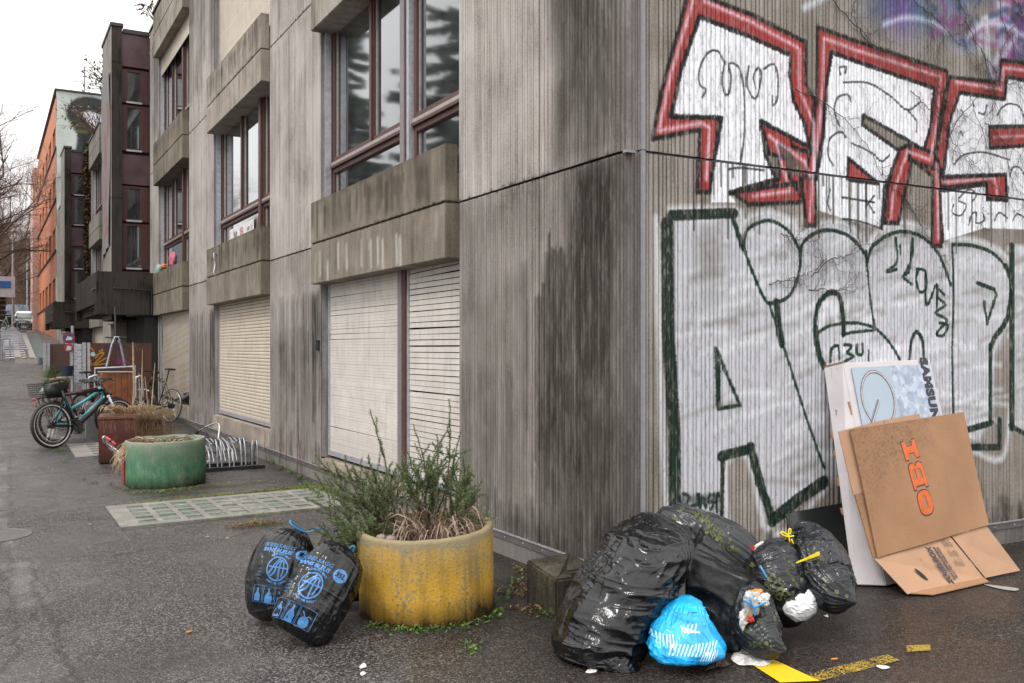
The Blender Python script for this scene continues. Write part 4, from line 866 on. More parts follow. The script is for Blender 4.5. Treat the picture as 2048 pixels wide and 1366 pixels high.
# ---------------------------------------------------------------- ring planters
def paint_concrete(name, base, c2, under, topz, dirtz, yellow=False):
    t = NT(name); v = t.pos(); vs = t.pos(1, 1, .12); sz = t.n('SeparateXYZ', i_0=t.n('TexCoord').outputs['Object']).outputs['Z']
    n1 = t.noise(v, 6, 5, .65); n2 = t.noise(vs, 14, 4, .6); n3 = t.noise(v, 60, 3, .6)
    c = t.mix(t.ramp(t.math('ADD', t.math('MULTIPLY', n1, .6), t.math('MULTIPLY', n2, .4)), (.34, 0), (.64, 1)), base, c2)
    c = t.mix(t.math('MULTIPLY', t.ramp(n2, (.47, 0), (.68, 1)), .7), c, tuple(x*.42+.01 for x in base))
    chip = t.ramp(t.math('ADD', t.math('MULTIPLY', n3, .5), t.math('MULTIPLY', n1, .5)), (.53, 0), (.60, 1)); c = t.mix(t.math('MULTIPLY', chip, .75), c, under)
    top = t.math('ADD', sz, t.math('MULTIPLY', t.noise(vs, 9, 4, .7), .14)); c = t.mix(t.ramp(top, (topz+.05, 0), (topz+.075, .8)), c, under)
    c = t.mix(t.math('MULTIPLY', t.ramp(t.math('ADD', top, t.math('MULTIPLY', n2, .3)), (topz-.02, 0), (topz+.2, 1)), .45), c, under)
    lo = t.math('SUBTRACT', sz, t.math('MULTIPLY', t.noise(t.pos(1, 1, .3), 7, 4, .75), .24)); lo = t.math('ADD', lo, .3); c = t.mix(t.ramp(lo, (.27+dirtz, .95), (.31+dirtz, .6), (.42+dirtz, 0)), c, (.03, .022, .012))
    c = t.mix(t.math('MULTIPLY', t.ramp(n3, (.60, 0), (.70, 1)), .5), c, (.10, .08, .05))
    return t.done(c, .72, t.bump(t.math('ADD', n3, t.math('MULTIPLY', n1, .5)), .6, .007), spec=.12)
M_yel = paint_concrete('worn yellow paint on concrete', (.44, .245, .025), (.60, .37, .06), (.23, .20, .13), .50, -.035)
M_grn = paint_concrete('worn green paint on concrete', (.06, .165, .095), (.11, .24, .145), (.24, .26, .20), .515, -.075)
M_soil = simple('dark planter soil', (.035, .026, .02), .9, bump=.8, scale=40)
def ring_planter(name, label, x, y, r, h, mat, rot, wall=.045, group='round concrete ring planters'):
    t = thing(name, label, 'planter', (x, y, gz(x, y)-.015), rot, group)
    N = 96; rs = np.random.RandomState(int(x*100)); prof = [(r*.97, 0), (r, .03), (r, h*.35), (r, h*.7), (r, h-.02), (r-.006, h-.004), (r-.012, h), (r-wall+.01, h), (r-wall, h-.008), (r-wall-.003, h*.5), (r-wall-.004, h-.28)]
    m = MB(); m.lathe(prof, N); V = np.array(m.v); ra = np.hypot(V[:, 0], V[:, 1]); nz = fbm(V*5, 3, 3)*.004+fbm(V*22, 2, 6)*.0018; k = (ra+nz)/ra; V[:, 0] *= k; V[:, 1] *= k; V[:, 2] += np.where(V[:, 2] > h*.8, nz*1.2, 0); m.v = [tuple(a) for a in V]
    m.build('ring', mat, t, local=True, smooth=True)
    m = MB(); m.lathe([(0.001, h-.10), (r*.5, h-.085), (r-wall, h-.13)], 32); V = np.array(m.v); V[:, 2] += fbm(V*14, 3, 5)*.012; m.v = [tuple(a) for a in V]; m.build('soil', M_soil, t, local=True, smooth=True)
    return t
PY = (2.385, 5.35); PG = (1.885, 11.93)
ring_planter('concrete_planter', 'faded yellow round concrete planter with a sprawling rosemary, blackened at the foot', *PY, .418, .545, M_yel, (R(1.8), R(-3.0), 0))
ring_planter('concrete_planter', 'green painted round concrete planter full of dry stalks', *PG, .455, .555, M_grn, (R(.5), R(-1.2), 0), wall=.035)
# square maroon planter behind
M_mar = paint_concrete('maroon paint on steel', (.085, .025, .024), (.12, .038, .034), (.16, .08, .06), .60, -.08)
t = thing('steel_planter', 'square maroon steel planter with flattened straw on top, behind the green one', 'planter', (1.84, 14.75, gz(1.84, 14.75)), (0, 0, R(-8)))
m = MB(); m.box(-.42, .42, -.42, .42, 0, .62); m.build('tub', M_mar, t, local=True, bevel=.012)
m = MB(); m.box(-.435, .435, -.435, .435, .6205, .66); m.build('rim', M_mar, t, local=True, bevel=.01)
# ---------------------------------------------------------------- plants made of ribbons, stems and needles
def leafmat(name, a, b, rough=.6, trans=0.):
    t = NT(name); v = t.pos(kind='World'); n = t.noise(v, 30, 2); n2 = t.noise(v, 4, 3)
    c = t.mix(t.ramp(t.math('ADD', t.math('MULTIPLY', n, .5), t.math('MULTIPLY', n2, .5)), (.38, 0), (.62, 1)), a, b)
    return t.done(c, rough, spec=.25)
M_ros = leafmat('grey green needles', (.05, .082, .03), (.17, .22, .095)); M_rosn = leafmat('fresh rosemary tips', (.10, .14, .05), (.22, .27, .13)); M_twig = simple('woody stem', (.12, .08, .055), .8, var=.4)
M_straw = leafmat('bleached dead leaves', (.19, .135, .10), (.40, .31, .25)); M_straw2 = leafmat('rusty dead leaves', (.07, .035, .025), (.21, .12, .085)); M_strawy = leafmat('pale straw', (.26, .18, .10), (.50, .39, .25))
M_moss = leafmat('moss', (.09, .11, .015), (.2, .22, .035), .9); M_weed = leafmat('weed leaves', (.04, .075, .015), (.13, .2, .04)); M_redweed = leafmat('reddish weed', (.12, .06, .02), (.2, .14, .04))
def cam_to_world(r, f, z): return RV*r+FV*f+UV*z
def rosemary():
    rs = random.Random(7); c = Vector((*PY, gz(*PY)+.44)); wood = MB(); nee = MB(); tip = MB()
    def needle(m, p, d, L, w):
        s = d.cross(Vector((rs.uniform(-1, 1), rs.uniform(-1, 1), rs.uniform(-1, 1)))); s = s.normalized()*w if s.length > 1e-3 else Vector((w, 0, 0))
        m.quad(p-s*.5, p+s*.5, p+d*L+s*.25, p+d*L-s*.25)
    def sprig(a, b, bend, dens=1., w0=.004, fresh=.35, L0=.022):
        a = Vector(a); b = Vector(b); L = (b-a).length; n = max(5, int(L/.03)); P = []
        for i in range(n+1):
            t = i/n; P.append(a.lerp(b, t)+Vector(bend)*math.sin(t*math.pi)*L+Vector((rs.uniform(-1, 1), rs.uniform(-1, 1), rs.uniform(-1, 1)))*.004)
        wood.tube(P, [w0*(1-.75*i/n) for i in range(n+1)], 5)
        k = int(L*620*dens)
        for j in range(k):
            t = (j+rs.random())/k; 
            if t < .12 and rs.random() < .6: continue
            i = min(n-1, int(t*n)); p = P[i].lerp(P[i+1], t*n-i); ax = (P[i+1]-P[i]).normalized(); o = ax.orthogonal(); o = Matrix.Rotation(rs.uniform(0, 6.283), 3, ax) @ o
            d = (ax*rs.uniform(.35, 1.1)+o.normalized()).normalized(); needle(tip if (t > .78 and rs.random() < .7) or rs.random() < fresh*.35 else nee, p, d, L0*rs.uniform(.6, 1.15)*(1-.35*t), .0034)
        return P
    mains = []
    # (right, forward, up) ends relative to the planter centre, from the picture's outline
    ends = [(-.36, .0, .80), (.135, .0, .86), (-.09, .02, .70), (.20, .05, .66), (.06, .0, .64), (.08, .1, .48), (.28, .0, .42), (-.66, -.02, .44), (-.58, -.05, .33), (-.48, .0, .42), (-.42, -.1, .30), (-.60, -.12, .14), (-.55, -.15, -.02), (-.45, -.2, -.08),
            (-.5, .05, .22), (-.36, .1, .38), (.30, .1, .22), (.33, -.02, .12), (-.2, .1, .45), (.0, .15, .50), (-.3, -.15, .12), (-.68, .05, .30), (.22, .12, .35), (-.12, .0, .35), (.05, -.0, .38)]
    for r, f, z in ends:
        o = c+RV*(r*.12+rs.uniform(-.06, .06) - (.12 if r < -.3 else -.02))+FV*rs.uniform(-.03, .1); e = c+RV*r+FV*f+UV*z
        tall = z > .55; P = sprig(o, e, (0, 0, .10 if abs(r) > .3 else 0) if not tall else (.03, 0, 0), 1.25 if not tall else 1.05, .0065)
        for k in range(5 if tall else 9):
            i = int(len(P)*rs.uniform(.25, .85)); q = P[min(i, len(P)-1)]; d = (e-o).normalized(); sd = Vector((rs.uniform(-1, 1), rs.uniform(-1, 1), rs.uniform(-.2, 1.1)))
            ln = rs.uniform(.08, .22)*(1 if not tall else .6); sprig(q, q+(d*.7+sd*.75).normalized()*ln, (0, 0, -.05), 1.15, .003)
    for k in range(195):      # the dense low heads: left mound, middle mound, right mound
        cx, cf, cz, rr, rz = [(-.47, -.08, .15, .17, .17), (-.42, -.1, .0, .13, .12), (.0, .05, .33, .15, .17), (.20, .06, .22, .07, .10), (-.22, .04, .22, .16, .12)][k % 5]
        p = c+RV*(cx+rs.gauss(0, rr*.55))+FV*(cf+rs.gauss(0, .08))+UV*(cz+rs.gauss(0, rz*.5)); d = Vector((rs.uniform(-.7, .7), rs.uniform(-.7, .7), rs.uniform(.1, 1.2))); d += RV*(-.5 if cx < -.3 else .1); d.normalize()
        sprig(p, p+d*rs.uniform(.10, .2), (0, 0, .03), 1.3, .0028)
    t = thing('rosemary_bush', 'straggly rosemary bush with two tall shoots growing out of the yellow planter', 'bush', tuple(c))
    wood.build('stem', M_twig, t); o = nee.build('foliage', M_ros, t); o['kind'] = 'stuff'; o = tip.build('shoot_tips', M_rosn, t); o['kind'] = 'stuff'
rosemary()
def ribbon(m, P, w, tw=0):
    n = len(P); prev = None
    for i, p in enumerate(P):
        d = (P[min(i+1, n-1)]-P[max(i-1, 0)]); s = d.cross(Vector((math.sin(tw+i*.25), math.cos(tw+i*.25), .35))); s = (s.normalized() if s.length > 1e-6 else Vector((1, 0, 0)))*w*(1-.8*(i/(n-1))**2)
        cur = (p-s, p+s+Vector((0, 0, w*.25)))
        if prev: m.quad(prev[0], prev[1], cur[1], cur[0])
        prev = cur
def dead_leaves(c, rx, n, rs, L=(.18, .4), out=.5, mats=None, up=.5, w=(.003, .007), cut=None):
    ms = [MB(), MB()]
    for k in range(n):
        a = rs.uniform(0, 6.283); o = c+Vector((math.cos(a), math.sin(a), 0))*rx*rs.random()**.7*.55; b = a+rs.gauss(0, .8); ln = rs.uniform(*L); h = ln*rs.uniform(.15, up); P = []
        dirv = Vector((math.cos(b), math.sin(b), 0)); q = rs.uniform(.5, 1.4)
        for i in range(9):
            t = i/8; P.append(o+dirv*ln*out*t*q+UV*(h*math.sin(min(1, t*1.15)*math.pi*.85)-.06*t*t)+Vector((rs.uniform(-1, 1), rs.uniform(-1, 1), rs.uniform(-1, 1)))*.006)
        if cut: P = [Vector((c.x+(p.x-c.x)*min(1, cut/max(1e-6, math.hypot(p.x-c.x, p.y-c.y))), c.y+(p.y-c.y)*min(1, cut/max(1e-6, math.hypot(p.x-c.x, p.y-c.y))), p.z)) for p in P]
        ribbon(ms[0 if rs.random() < .6 else 1], P, rs.uniform(*w), rs.uniform(0, 6))
    return ms
c = Vector((PY[0]+.03, PY[1]-.02, gz(*PY)+.43)); rs = random.Random(3)
t = thing('dead_lily', 'tangle of dead strap leaves in the yellow planter under the rosemary', 'dead plant', tuple(c))
a, b = dead_leaves(c, .36, 230, rs, (.2, .42), .75, up=.62, cut=.36, w=(.0025, .0062)); o = a.build('dead_leaves', M_straw, t); o['kind'] = 'stuff'; o = b.build('rusty_leaves', M_straw2, t); o['kind'] = 'stuff'
m = MB()
for p, w in ((((-.02, .05, 0), (-.06, .02, .18), (-.16, 0, .30)), .011), (((.05, 0, 0), (.03, -.02, .12), (-.08, -.04, .22)), .008), (((.1, .05, 0), (.16, .04, .10), (.2, .1, .2)), .007), (((-.2, -.05, .02), (-.26, -.03, .10), (-.3, .0, .18)), .009)):
    m.tube([c+RV*x+FV*y+UV*z for x, y, z in smooth(p, 5)], [w*(1-.04*i) for i in range(11)], 7)
m.build('woody_trunk', M_twig, t)
for k in range(3):
    x, f = ((-.30, -.19), (-.235, -.235), (.26, .1))[k]; q = c+RV*x+FV*f
    m = MB(); m.ell((0, 0, 0), .032, .03, .025, 14, 9); V = np.array(m.v); V += (fbm(V*30, 2, k)*.004)[:, None]; m.v = [tuple(v) for v in V]
    o = m.build('pebble', simple('pinkish pebble', (.26, .2, .17), .7), None, smooth=True); o.location = q+UV*(.05 if k < 2 else .01)
    tag(o, ['rounded grey pink stone at the front left rim inside the yellow planter', 'smaller rounded stone beside the first one in the yellow planter', 'pale stone by the inner right wall of the yellow planter'][k], 'stone', 'stones in the yellow planter')
# dead stalks in the green planter, trailing over the edge
c = Vector((PG[0], PG[1], gz(*PG)+.46)); rs = random.Random(9)
t = thing('dry_grass', 'dry tangled stalks filling the green planter and trailing down its left side', 'dead plant', tuple(c))
a, b = dead_leaves(c, .40, 150, rs, (.2, .5), .8, up=.25, cut=.42, w=(.003, .006)); o = a.build('dead_leaves', M_strawy, t); o['kind'] = 'stuff'; o = b.build('rusty_leaves', M_straw2, t); o['kind'] = 'stuff'
m = MB()
for k in range(60):
    an = math.pi*1.08+rs.gauss(0, .22)-R(29); p = Vector((c.x+math.cos(an)*.44, c.y+math.sin(an)*.44, c.z+.07)); P = [p-Vector((math.cos(an), math.sin(an), 0))*.2, p]
    for i in range(5): P.append(P[-1]+Vector((math.cos(an)*.03+rs.uniform(-.03, .03), math.sin(an)*.03+rs.uniform(-.03, .03), -rs.uniform(.03, .11))))
    ribbon(m, P, .004)
o = m.build('trailing_stems', M_strawy, t); o['kind'] = 'stuff'
c = Vector((1.84, 14.75, gz(1.84, 14.75)+.66)); t = thing('straw_clump', 'flattened pale straw clump on the maroon planter with tall bare canes', 'dead plant', tuple(c))
m = MB(); m2 = MB()
for k in range(170):
    x, y = rs.uniform(-.42, .44), rs.uniform(-.42, .42); P = [c+Vector((x*.5, y*.5, .02))]; dx, dy = x*.9, y*.9-.1*rs.random()
    P += [c+Vector((x*.8, y*.8, .09+rs.uniform(0, .05))), c+Vector((x+.04*rs.random(), y, .06)), c+Vector((x*1.12+.05, y*1.12-.05, -.06-rs.random()*.12)), c+Vector((x*1.13+.06, y*1.15-.06, -.15-rs.random()*.35*(1 if x > 0 else .2)))]
    ribbon(m, [Vector(p) for p in smooth([tuple(p) for p in P], 3)], .007)
for k in range(190):
    x = rs.uniform(-.02, .5); P = [c+Vector((x*.8, -.2, .03)), c+Vector((x, -.42, .05+rs.random()*.03)), c+Vector((x+rs.uniform(-.02, .05), -.50, -.05)), c+Vector((x+rs.uniform(-.03, .06), -.52-rs.random()*.03, -.15-rs.random()*.2)), c+Vector((x+rs.uniform(-.04, .07), -.50, -.28-rs.random()*.3))]
    ribbon(m, [Vector(p) for p in smooth([tuple(p) for p in P], 3)], .007)
o = m.build('dead_leaves', M_strawy, t); o['kind'] = 'stuff'
m.__init__()
for (x, y, h, lx) in ((.15, .1, .95, .02), (.24, .0, .55, -.05), (.3, .2, .75, .06), (.0, .2, .3, .1), (.1, -.2, .62, -.02)): m.tube([c+Vector((x, y, -.05)), c+Vector((x+lx*.5, y, h*.5)), c+Vector((x+lx, y+.02, h))], [.011, .009, .004], 6)
m.build('cane', M_strawy, t)
# weeds, moss, litter of leaves along the joints
def tuft(m, x, y, n, h, rs, w=.004, spread=.05, zoff=0):
    for k in range(n):
        a = rs.uniform(0, 6.283); s = Vector((x+rs.gauss(0, spread*.5), y+rs.gauss(0, spread*.5), gz(x, y)+.002+zoff)); d = Vector((math.cos(a), math.sin(a), 0)); L = h*rs.uniform(.4, 1)
        ribbon(m, [s, s+d*L*.25+UV*L*.5, s+d*L*.6+UV*L*.62, s+d*L*.9+UV*L*.35], w)
def leaf(m, p, a, L, w, tilt):
    d = Vector((math.cos(a), math.sin(a), tilt)); s = Vector((-math.sin(a), math.cos(a), 0))*w; p = Vector(p)
    m.quad(p, p+d*L*.5-s, p+d*L, p+d*L*.5+s)
rs = random.Random(21)
def weed_patch(label, pts, n, h, mat, leafy=True, group='weeds in the joints of the yard', name='weed'):
    m = MB()
    for (x, y) in pts:
        for k in range(n):
            q = (x+rs.gauss(0, .035), y+rs.gauss(0, .045)); z = gz(*q)+rs.uniform(0, h*.6)
            if leafy: leaf(m, (q[0], q[1], z), rs.uniform(0, 6.28), rs.uniform(.012, .035), rs.uniform(.005, .012), rs.uniform(-.2, .8))
        tuft(m, x, y, int(n*.35), h, rs, .0022)
    o = m.build(name, mat, None, loc=(pts[0][0], pts[0][1], gz(*pts[0]))); tag(o, label, 'weeds', group, 'stuff')
weed_patch('green weeds round the foot of the yellow planter', [(PY[0]+.44*math.cos(a), PY[1]+.44*math.sin(a)) for a in [R(x) for x in (200, 215, 228, 238, 246, 254, 262, 275, 290, 305, 318)]], 26, .05, M_weed)
weed_patch('green weeds at the wall base below the second pier', [(3.462,13.044),(3.408,12.341),(3.384,11.904),(3.337,11.305),(3.242,10.742),(3.179,10.342),(3.151,10.07),(3.106,9.783)], 42, .09, M_weed)
weed_patch('reddish weeds and leaf litter behind the yellow planter', [(rs.uniform(2.85, 3.4), rs.uniform(4.95, 6.6)) for _ in range(26)], 16, .04, M_redweed)
weed_patch('small weeds between the yellow planter and the concrete block', [(2.971,5.421),(3.156,5.616),(3.327,5.847),(2.869,5.268),(2.283,4.561),(2.269,4.473),(2.932,4.85)], 18, .05, M_weed)
weed_patch('dry grass tuft in the crack behind the rubbish bags', [(1.957,8.655),(2.053,8.684),(2.125,8.699),(2.197,8.715),(2.258,8.681),(2.325,8.672)], 34, .045, M_redweed)
weed_patch('weeds sprouting beside the fallen bicycle and green planter', [(1.031,12.794),(1.109,12.401),(1.306,12.147),(1.324,11.813),(1.375,11.562),(2.405,12.45),(2.341,11.961),(1.744,11.142),(1.93,11.123)], 22, .05, M_weed)
weed_patch('weeds by the parked bicycles', [(0.919,16.262),(0.774,18.635),(0.997,16.382),(1.428,15.208),(0.975,14.963)], 22, .07, M_weed)
m = MB()
for (x, y, sx, sy, n) in ((3.25, 10.58, .16, .09, 900), (2.9, 10.62, .2, .05, 500), (2.3, 10.6, .5, .035, 700), (1.4, 10.53, .3, .02, 250), (2.0, 11.32, .5, .06, 500), (2.4, 9.14, .4, .02, 260)):
    for k in range(n):
        px, py = x+rs.gauss(0, sx), y+rs.gauss(0, sy); leaf(m, (px, py, gz(px, py)+rs.uniform(.0, .02)), rs.uniform(0, 6.28), .014, .006, rs.uniform(0, .9))
o = m.build('moss', M_moss, None, loc=(3.2, 10.6, gz(3.2, 10.6))); tag(o, 'bright moss cushions along the edge of the near skylight slab', 'moss', None, 'stuff')
# thin dry stems climbing beside the second pier
m = MB()
for (x, y, h) in ((3.44, 12.6, .75), (3.44, 12.2, .5), (3.43, 11.75, 1.3), (3.43, 11.55, .7), (3.44, 13.3, .55)):
    P = [Vector((x, y, 0))]
    for i in range(8): P.append(P[-1]+Vector((rs.uniform(-.012, .008), rs.uniform(-.04, .03), h/8)))
    m.tube(P, [.006*(1-.09*i) for i in range(9)], 4)
    for q in P[3:]: leaf(m, tuple(q), rs.uniform(0, 6.28), .035, .010, rs.uniform(-.5, .5))
o = m.build('dry_stems', M_straw2, None, loc=(3.44, 12.2, 0)); tag(o, 'thin dry brown stems standing against the second pier', 'dead plant', None, 'stuff')
# ---------------------------------------------------------------- creeper on the gable
def creeper():
    m = MB(); rs = random.Random(12); Yw = 4.774-.012
    def run(pts, r0, br):
        P = []
        q = smooth(pts, 8)
        for i, (x, z) in enumerate(q): P.append(Vector((x+rs.uniform(-.012, .012), Yw-rs.uniform(0, .012), z+rs.uniform(-.012, .012))))
        n = len(P); m.tube(P, [r0*(1-.7*i/n) for i in range(n)], 4)
        if br > 0:
            for i in range(3, n, max(1, int(5-br))):
                if rs.random() < .75:
                    a = math.atan2(P[min(i+1, n-1)].z-P[i-1].z, P[min(i+1, n-1)].x-P[i-1].x)+rs.choice((-1, 1))*rs.uniform(.4, 1.2); L = rs.uniform(.08, .35); p = P[i]
                    run([(p.x, p.z), (p.x+math.cos(a)*L*.5, p.z+math.sin(a)*L*.5), (p.x+math.cos(a+.3)*L, p.z+math.sin(a+.3)*L)], r0*.45, br-2)
    for p in ([(5.194,4.137),(5.535,3.938),(5.698,3.833),(6.123,3.782),(6.33,3.635),(6.7,3.463),(7.555,3.183)], [(6.668,4.389),(6.795,4.168),(7.022,3.937),(7.188,3.836),(7.555,3.653)], [(7.188,4.484),(7.289,4.208),(7.555,3.953)], [(6.036,4.273),(6.391,4.16),(6.668,4.005),(6.795,3.984),(7.022,3.813)],
              [(6.123,3.549),(6.391,3.406),(6.7,3.159),(7.022,2.985),(7.555,2.627)], [(7.357,4.515),(7.496,4.37),(7.708,4.104)], [(5.979,2.796),(6.152,2.635),(6.33,2.45),(6.544,2.282)], [(7.022,3.42),(7.255,3.279),(7.357,2.994),(7.555,2.798)],
              [(5.067,2.105),(5.245,2.231),(5.455,2.278),(5.535,2.347),(5.782,2.389)], [(4.664,2.038),(4.82,2.078),(5.017,2.122),(5.22,2.239)], [(4.772,2.395),(4.893,2.367),(5.042,2.357)], [(5.042,2.014),(5.22,2.02),(5.508,2.01)], [(4.893,3.403),(5.271,3.325),(5.616,3.105),(5.809,2.859),(6.094,2.728)],
              [(7.555,4.444),(7.289,4.145),(7.154,3.811),(7.121,3.556),(7.022,3.172),(6.956,2.547)], [(6.513,3.2),(6.795,3.516),(7.188,3.753),(7.708,3.889)], [(5.535,4.181),(5.481,4.022),(5.671,3.847)]):
        run(p, .0042, 3)
    for k in range(34):
        x = rs.uniform(6.1, 7.9); z = rs.uniform(3.2, 5.1); a = rs.uniform(-2.2, -.4); L = rs.uniform(.3, .8); run([(x, z), (x+math.cos(a)*L*.5+rs.uniform(-.05, .05), z+math.sin(a)*L*.5), (x+math.cos(a)*L, z+math.sin(a)*L)], .0026, 2)
    o = m.build('bare_creeper', simple('bare creeper stem', (.06, .045, .035), .8), None, loc=(6.9, 4.76, 4.2)); tag(o, 'leafless creeper twigs spread over the painted gable', 'creeper')
creeper()
# ---------------------------------------------------------------- plastic sacks
def sack(name, label, st, mat, cat='rubbish bag', side=None, seed=0, N=150, M=110, sq=2.2, wr=.012, gather0=0, gather1=0, folds=.012, gscale=1., floor=True, lump=.02, group=None, parent=None, fr=(9, 3.2), facet=.0, vert=False):
    """lofted sack through stations (x,y,z,ra,rb); wrinkled, slack and resting on the ground"""
    st = np.array(st, float); n = len(st); rs = np.random.RandomState(seed)
    d = np.r_[0, np.cumsum(np.linalg.norm(np.diff(st[:, :3], axis=0), axis=1)+np.abs(np.diff(st[:, 3]))*.6)]; d /= d[-1]
    tt = np.linspace(0, 1, M); 
    def interp(c):
        out = np.empty(M)
        for i, t in enumerate(tt):
            k = min(n-2, max(0, np.searchsorted(d, t)-1)); u = (t-d[k])/max(1e-9, d[k+1]-d[k]); p0, p1, p2, p3 = c[max(k-1, 0)], c[k], c[k+1], c[min(k+2, n-1)]
            out[i] = .5*(2*p1+(p2-p0)*u+(2*p0-5*p1+4*p2-p3)*u*u+(3*p1-p0-3*p2+p3)*u**3)
        return out
    S = np.stack([interp(st[:, k]) for k in range(5)], 1); S[:, 3:] = np.maximum(S[:, 3:], .002)
    C = S[:, :3]; T = np.gradient(C, axis=0); T /= np.linalg.norm(T, axis=1)[:, None]+1e-9
    for _ in range(6): T[1:-1] = (T[:-2]+T[1:-1]*2+T[2:])/4
    T /= np.linalg.norm(T, axis=1)[:, None]+1e-9
    if vert: T = np.tile(np.array([0, 0, 1.]), (M, 1))
    sd = np.array(side if side is not None else RV, float); A = sd-(T@sd)[:, None]*T; A /= np.linalg.norm(A, axis=1)[:, None]; B = np.cross(T, A)
    th = np.linspace(0, 2*np.pi, N, endpoint=False); ct, sn = np.cos(th), np.sin(th); e = 2/sq
    cx = np.sign(ct)*np.abs(ct)**e; sy = np.sign(sn)*np.abs(sn)**e
    P = C[:, None]+A[:, None]*(S[:, 3, None]*cx)[..., None]+B[:, None]*(S[:, 4, None]*sy)[..., None]
    NRM = A[:, None]*(cx)[..., None]+B[:, None]*(sy)[..., None]; NRM = NRM/np.linalg.norm(NRM, axis=2)[..., None]
    off = seed*7.31
    q = P*gscale+off
    h = fbm(q*2.6, 2, seed)*lump
    warp = np.stack([vnoise(q*4+5, seed+11), vnoise(q*4+9, seed+12), vnoise(q*4+31, seed+13)], -1)*.12
    # stress folds: ridged noise stretched along two crossing directions
    def st_noise(freq_t, freq_a, ang, sx):
        u = tt[:, None]*freq_t; a = th[None]/(2*np.pi)*1.; 
        x = np.cos(th[None]*1.+0*u)*freq_a*.5; y = np.sin(th[None]+0*u)*freq_a*.5; zz = u+np.sin(th[None]+ang)*ang+0*x
        w = vnoise(q*5+sx, seed+sx)*.5
        return 1-np.abs(vnoise(np.stack([x+w, y+w, zz+w*.6+sx], -1), seed+sx))*2.2
    rg = lambda f: np.clip(f*.5+.5, 0, 1)**2.2*1.5-.3
    f1 = rg(st_noise(fr[0], fr[1], .6, 1)); f2 = rg(st_noise(fr[0]*1.9, fr[1]*1.5, -.9, 2)); f3 = rg(st_noise(fr[0]*.5, fr[1]*3.5, 1.7, 3))
    msk = np.clip(.5+fbm(q*2.3+3, 2, seed+5)*.9, .15, 1); msk2 = np.clip(.5+fbm(q*2.9+13, 2, seed+6)*.9, .1, 1)
    h = h+folds*(np.clip(f1, -.4, 1)**1*msk*.55+np.clip(f2, -.3, 1)*.34*msk2+np.clip(f3, -.3, 1)*.35*(1-msk*.6))
    f4 = rg(st_noise(fr[0]*3.4, fr[1]*1.7, 1.3, 4)); f5 = rg(st_noise(fr[0]*2.6, fr[1]*2.4, -1.6, 5)); h = h+folds*(f4*.16*msk+f5*.14*msk2)
    cr = 1-np.abs(vnoise((q+warp)*13, seed+21))*2; cr2 = 1-np.abs(vnoise((q+warp*1.5)*27, seed+22))*2; cr3 = 1-np.abs(vnoise((q+warp)*58, seed+23))*2
    sh = lambda c_: np.clip(c_, 0, 1)**2
    h = h+wr*(sh(cr)*.75+sh(cr2)*.42+sh(cr3)*.10)*msk2
    for g, end in ((gather0, 0), (gather1, 1)):     # pleats running into the tied neck
        if g: 
            w = np.exp(-np.abs(tt-end)*g[1])[:, None]; k = g[0]; ph = vnoise(np.stack([np.cos(th)*3, np.sin(th)*3, th*0], -1), seed+31)*3
            h = h+w*g[2]*(np.abs(np.sin(th*k/2+ph+tt[:, None]*2.5)))
    edge = np.clip(np.minimum(tt, 1-tt)*12, .15, 1)[:, None]; rad = np.clip(np.minimum(S[:, 3], S[:, 4])/.06, .12, 1)[:, None]
    P = P+NRM*(h*edge*rad)[..., None]
    if floor:
        gr = -.015*np.clip(3.5-P[..., 0], 0, 6)+.004; low = P[..., 2] < gr+.03; sp = np.clip(gr+.03-P[..., 2], 0, .3)
        P[..., 2] = np.where(P[..., 2] < gr, gr+np.clip(cr*.004, 0, .006), P[..., 2]); P[..., :2] += NRM[..., :2]*(sp*.22)[..., None]
    V = P.reshape(-1, 3); V = np.vstack([V, P[0].mean(0), P[-1].mean(0)]); b0, b1 = M*N, M*N+1
    i, j = np.meshgrid(np.arange(M-1), np.arange(N), indexing='ij'); a = i*N+j; b = i*N+(j+1) % N; F = np.stack([a, b, b+N, a+N], -1).reshape(-1, 4).tolist()
    F += [(b0, (k+1) % N, k) for k in range(N)]+[(b1, (M-1)*N+k, (M-1)*N+(k+1) % N) for k in range(N)]
    me = bpy.data.meshes.new(name); me.from_pydata(V.tolist(), [], F); me.update()
    if parent is not None: return link(name, me, mat, parent, smooth=True)
    base = (float(C[:, 0].mean()), float(C[:, 1].mean()), gz(float(C[:, 0].mean()), float(C[:, 1].mean())))
    t = thing(name, label, cat, base, group=group); o = link('sack', me, mat, t, smooth=True)
    return t, o
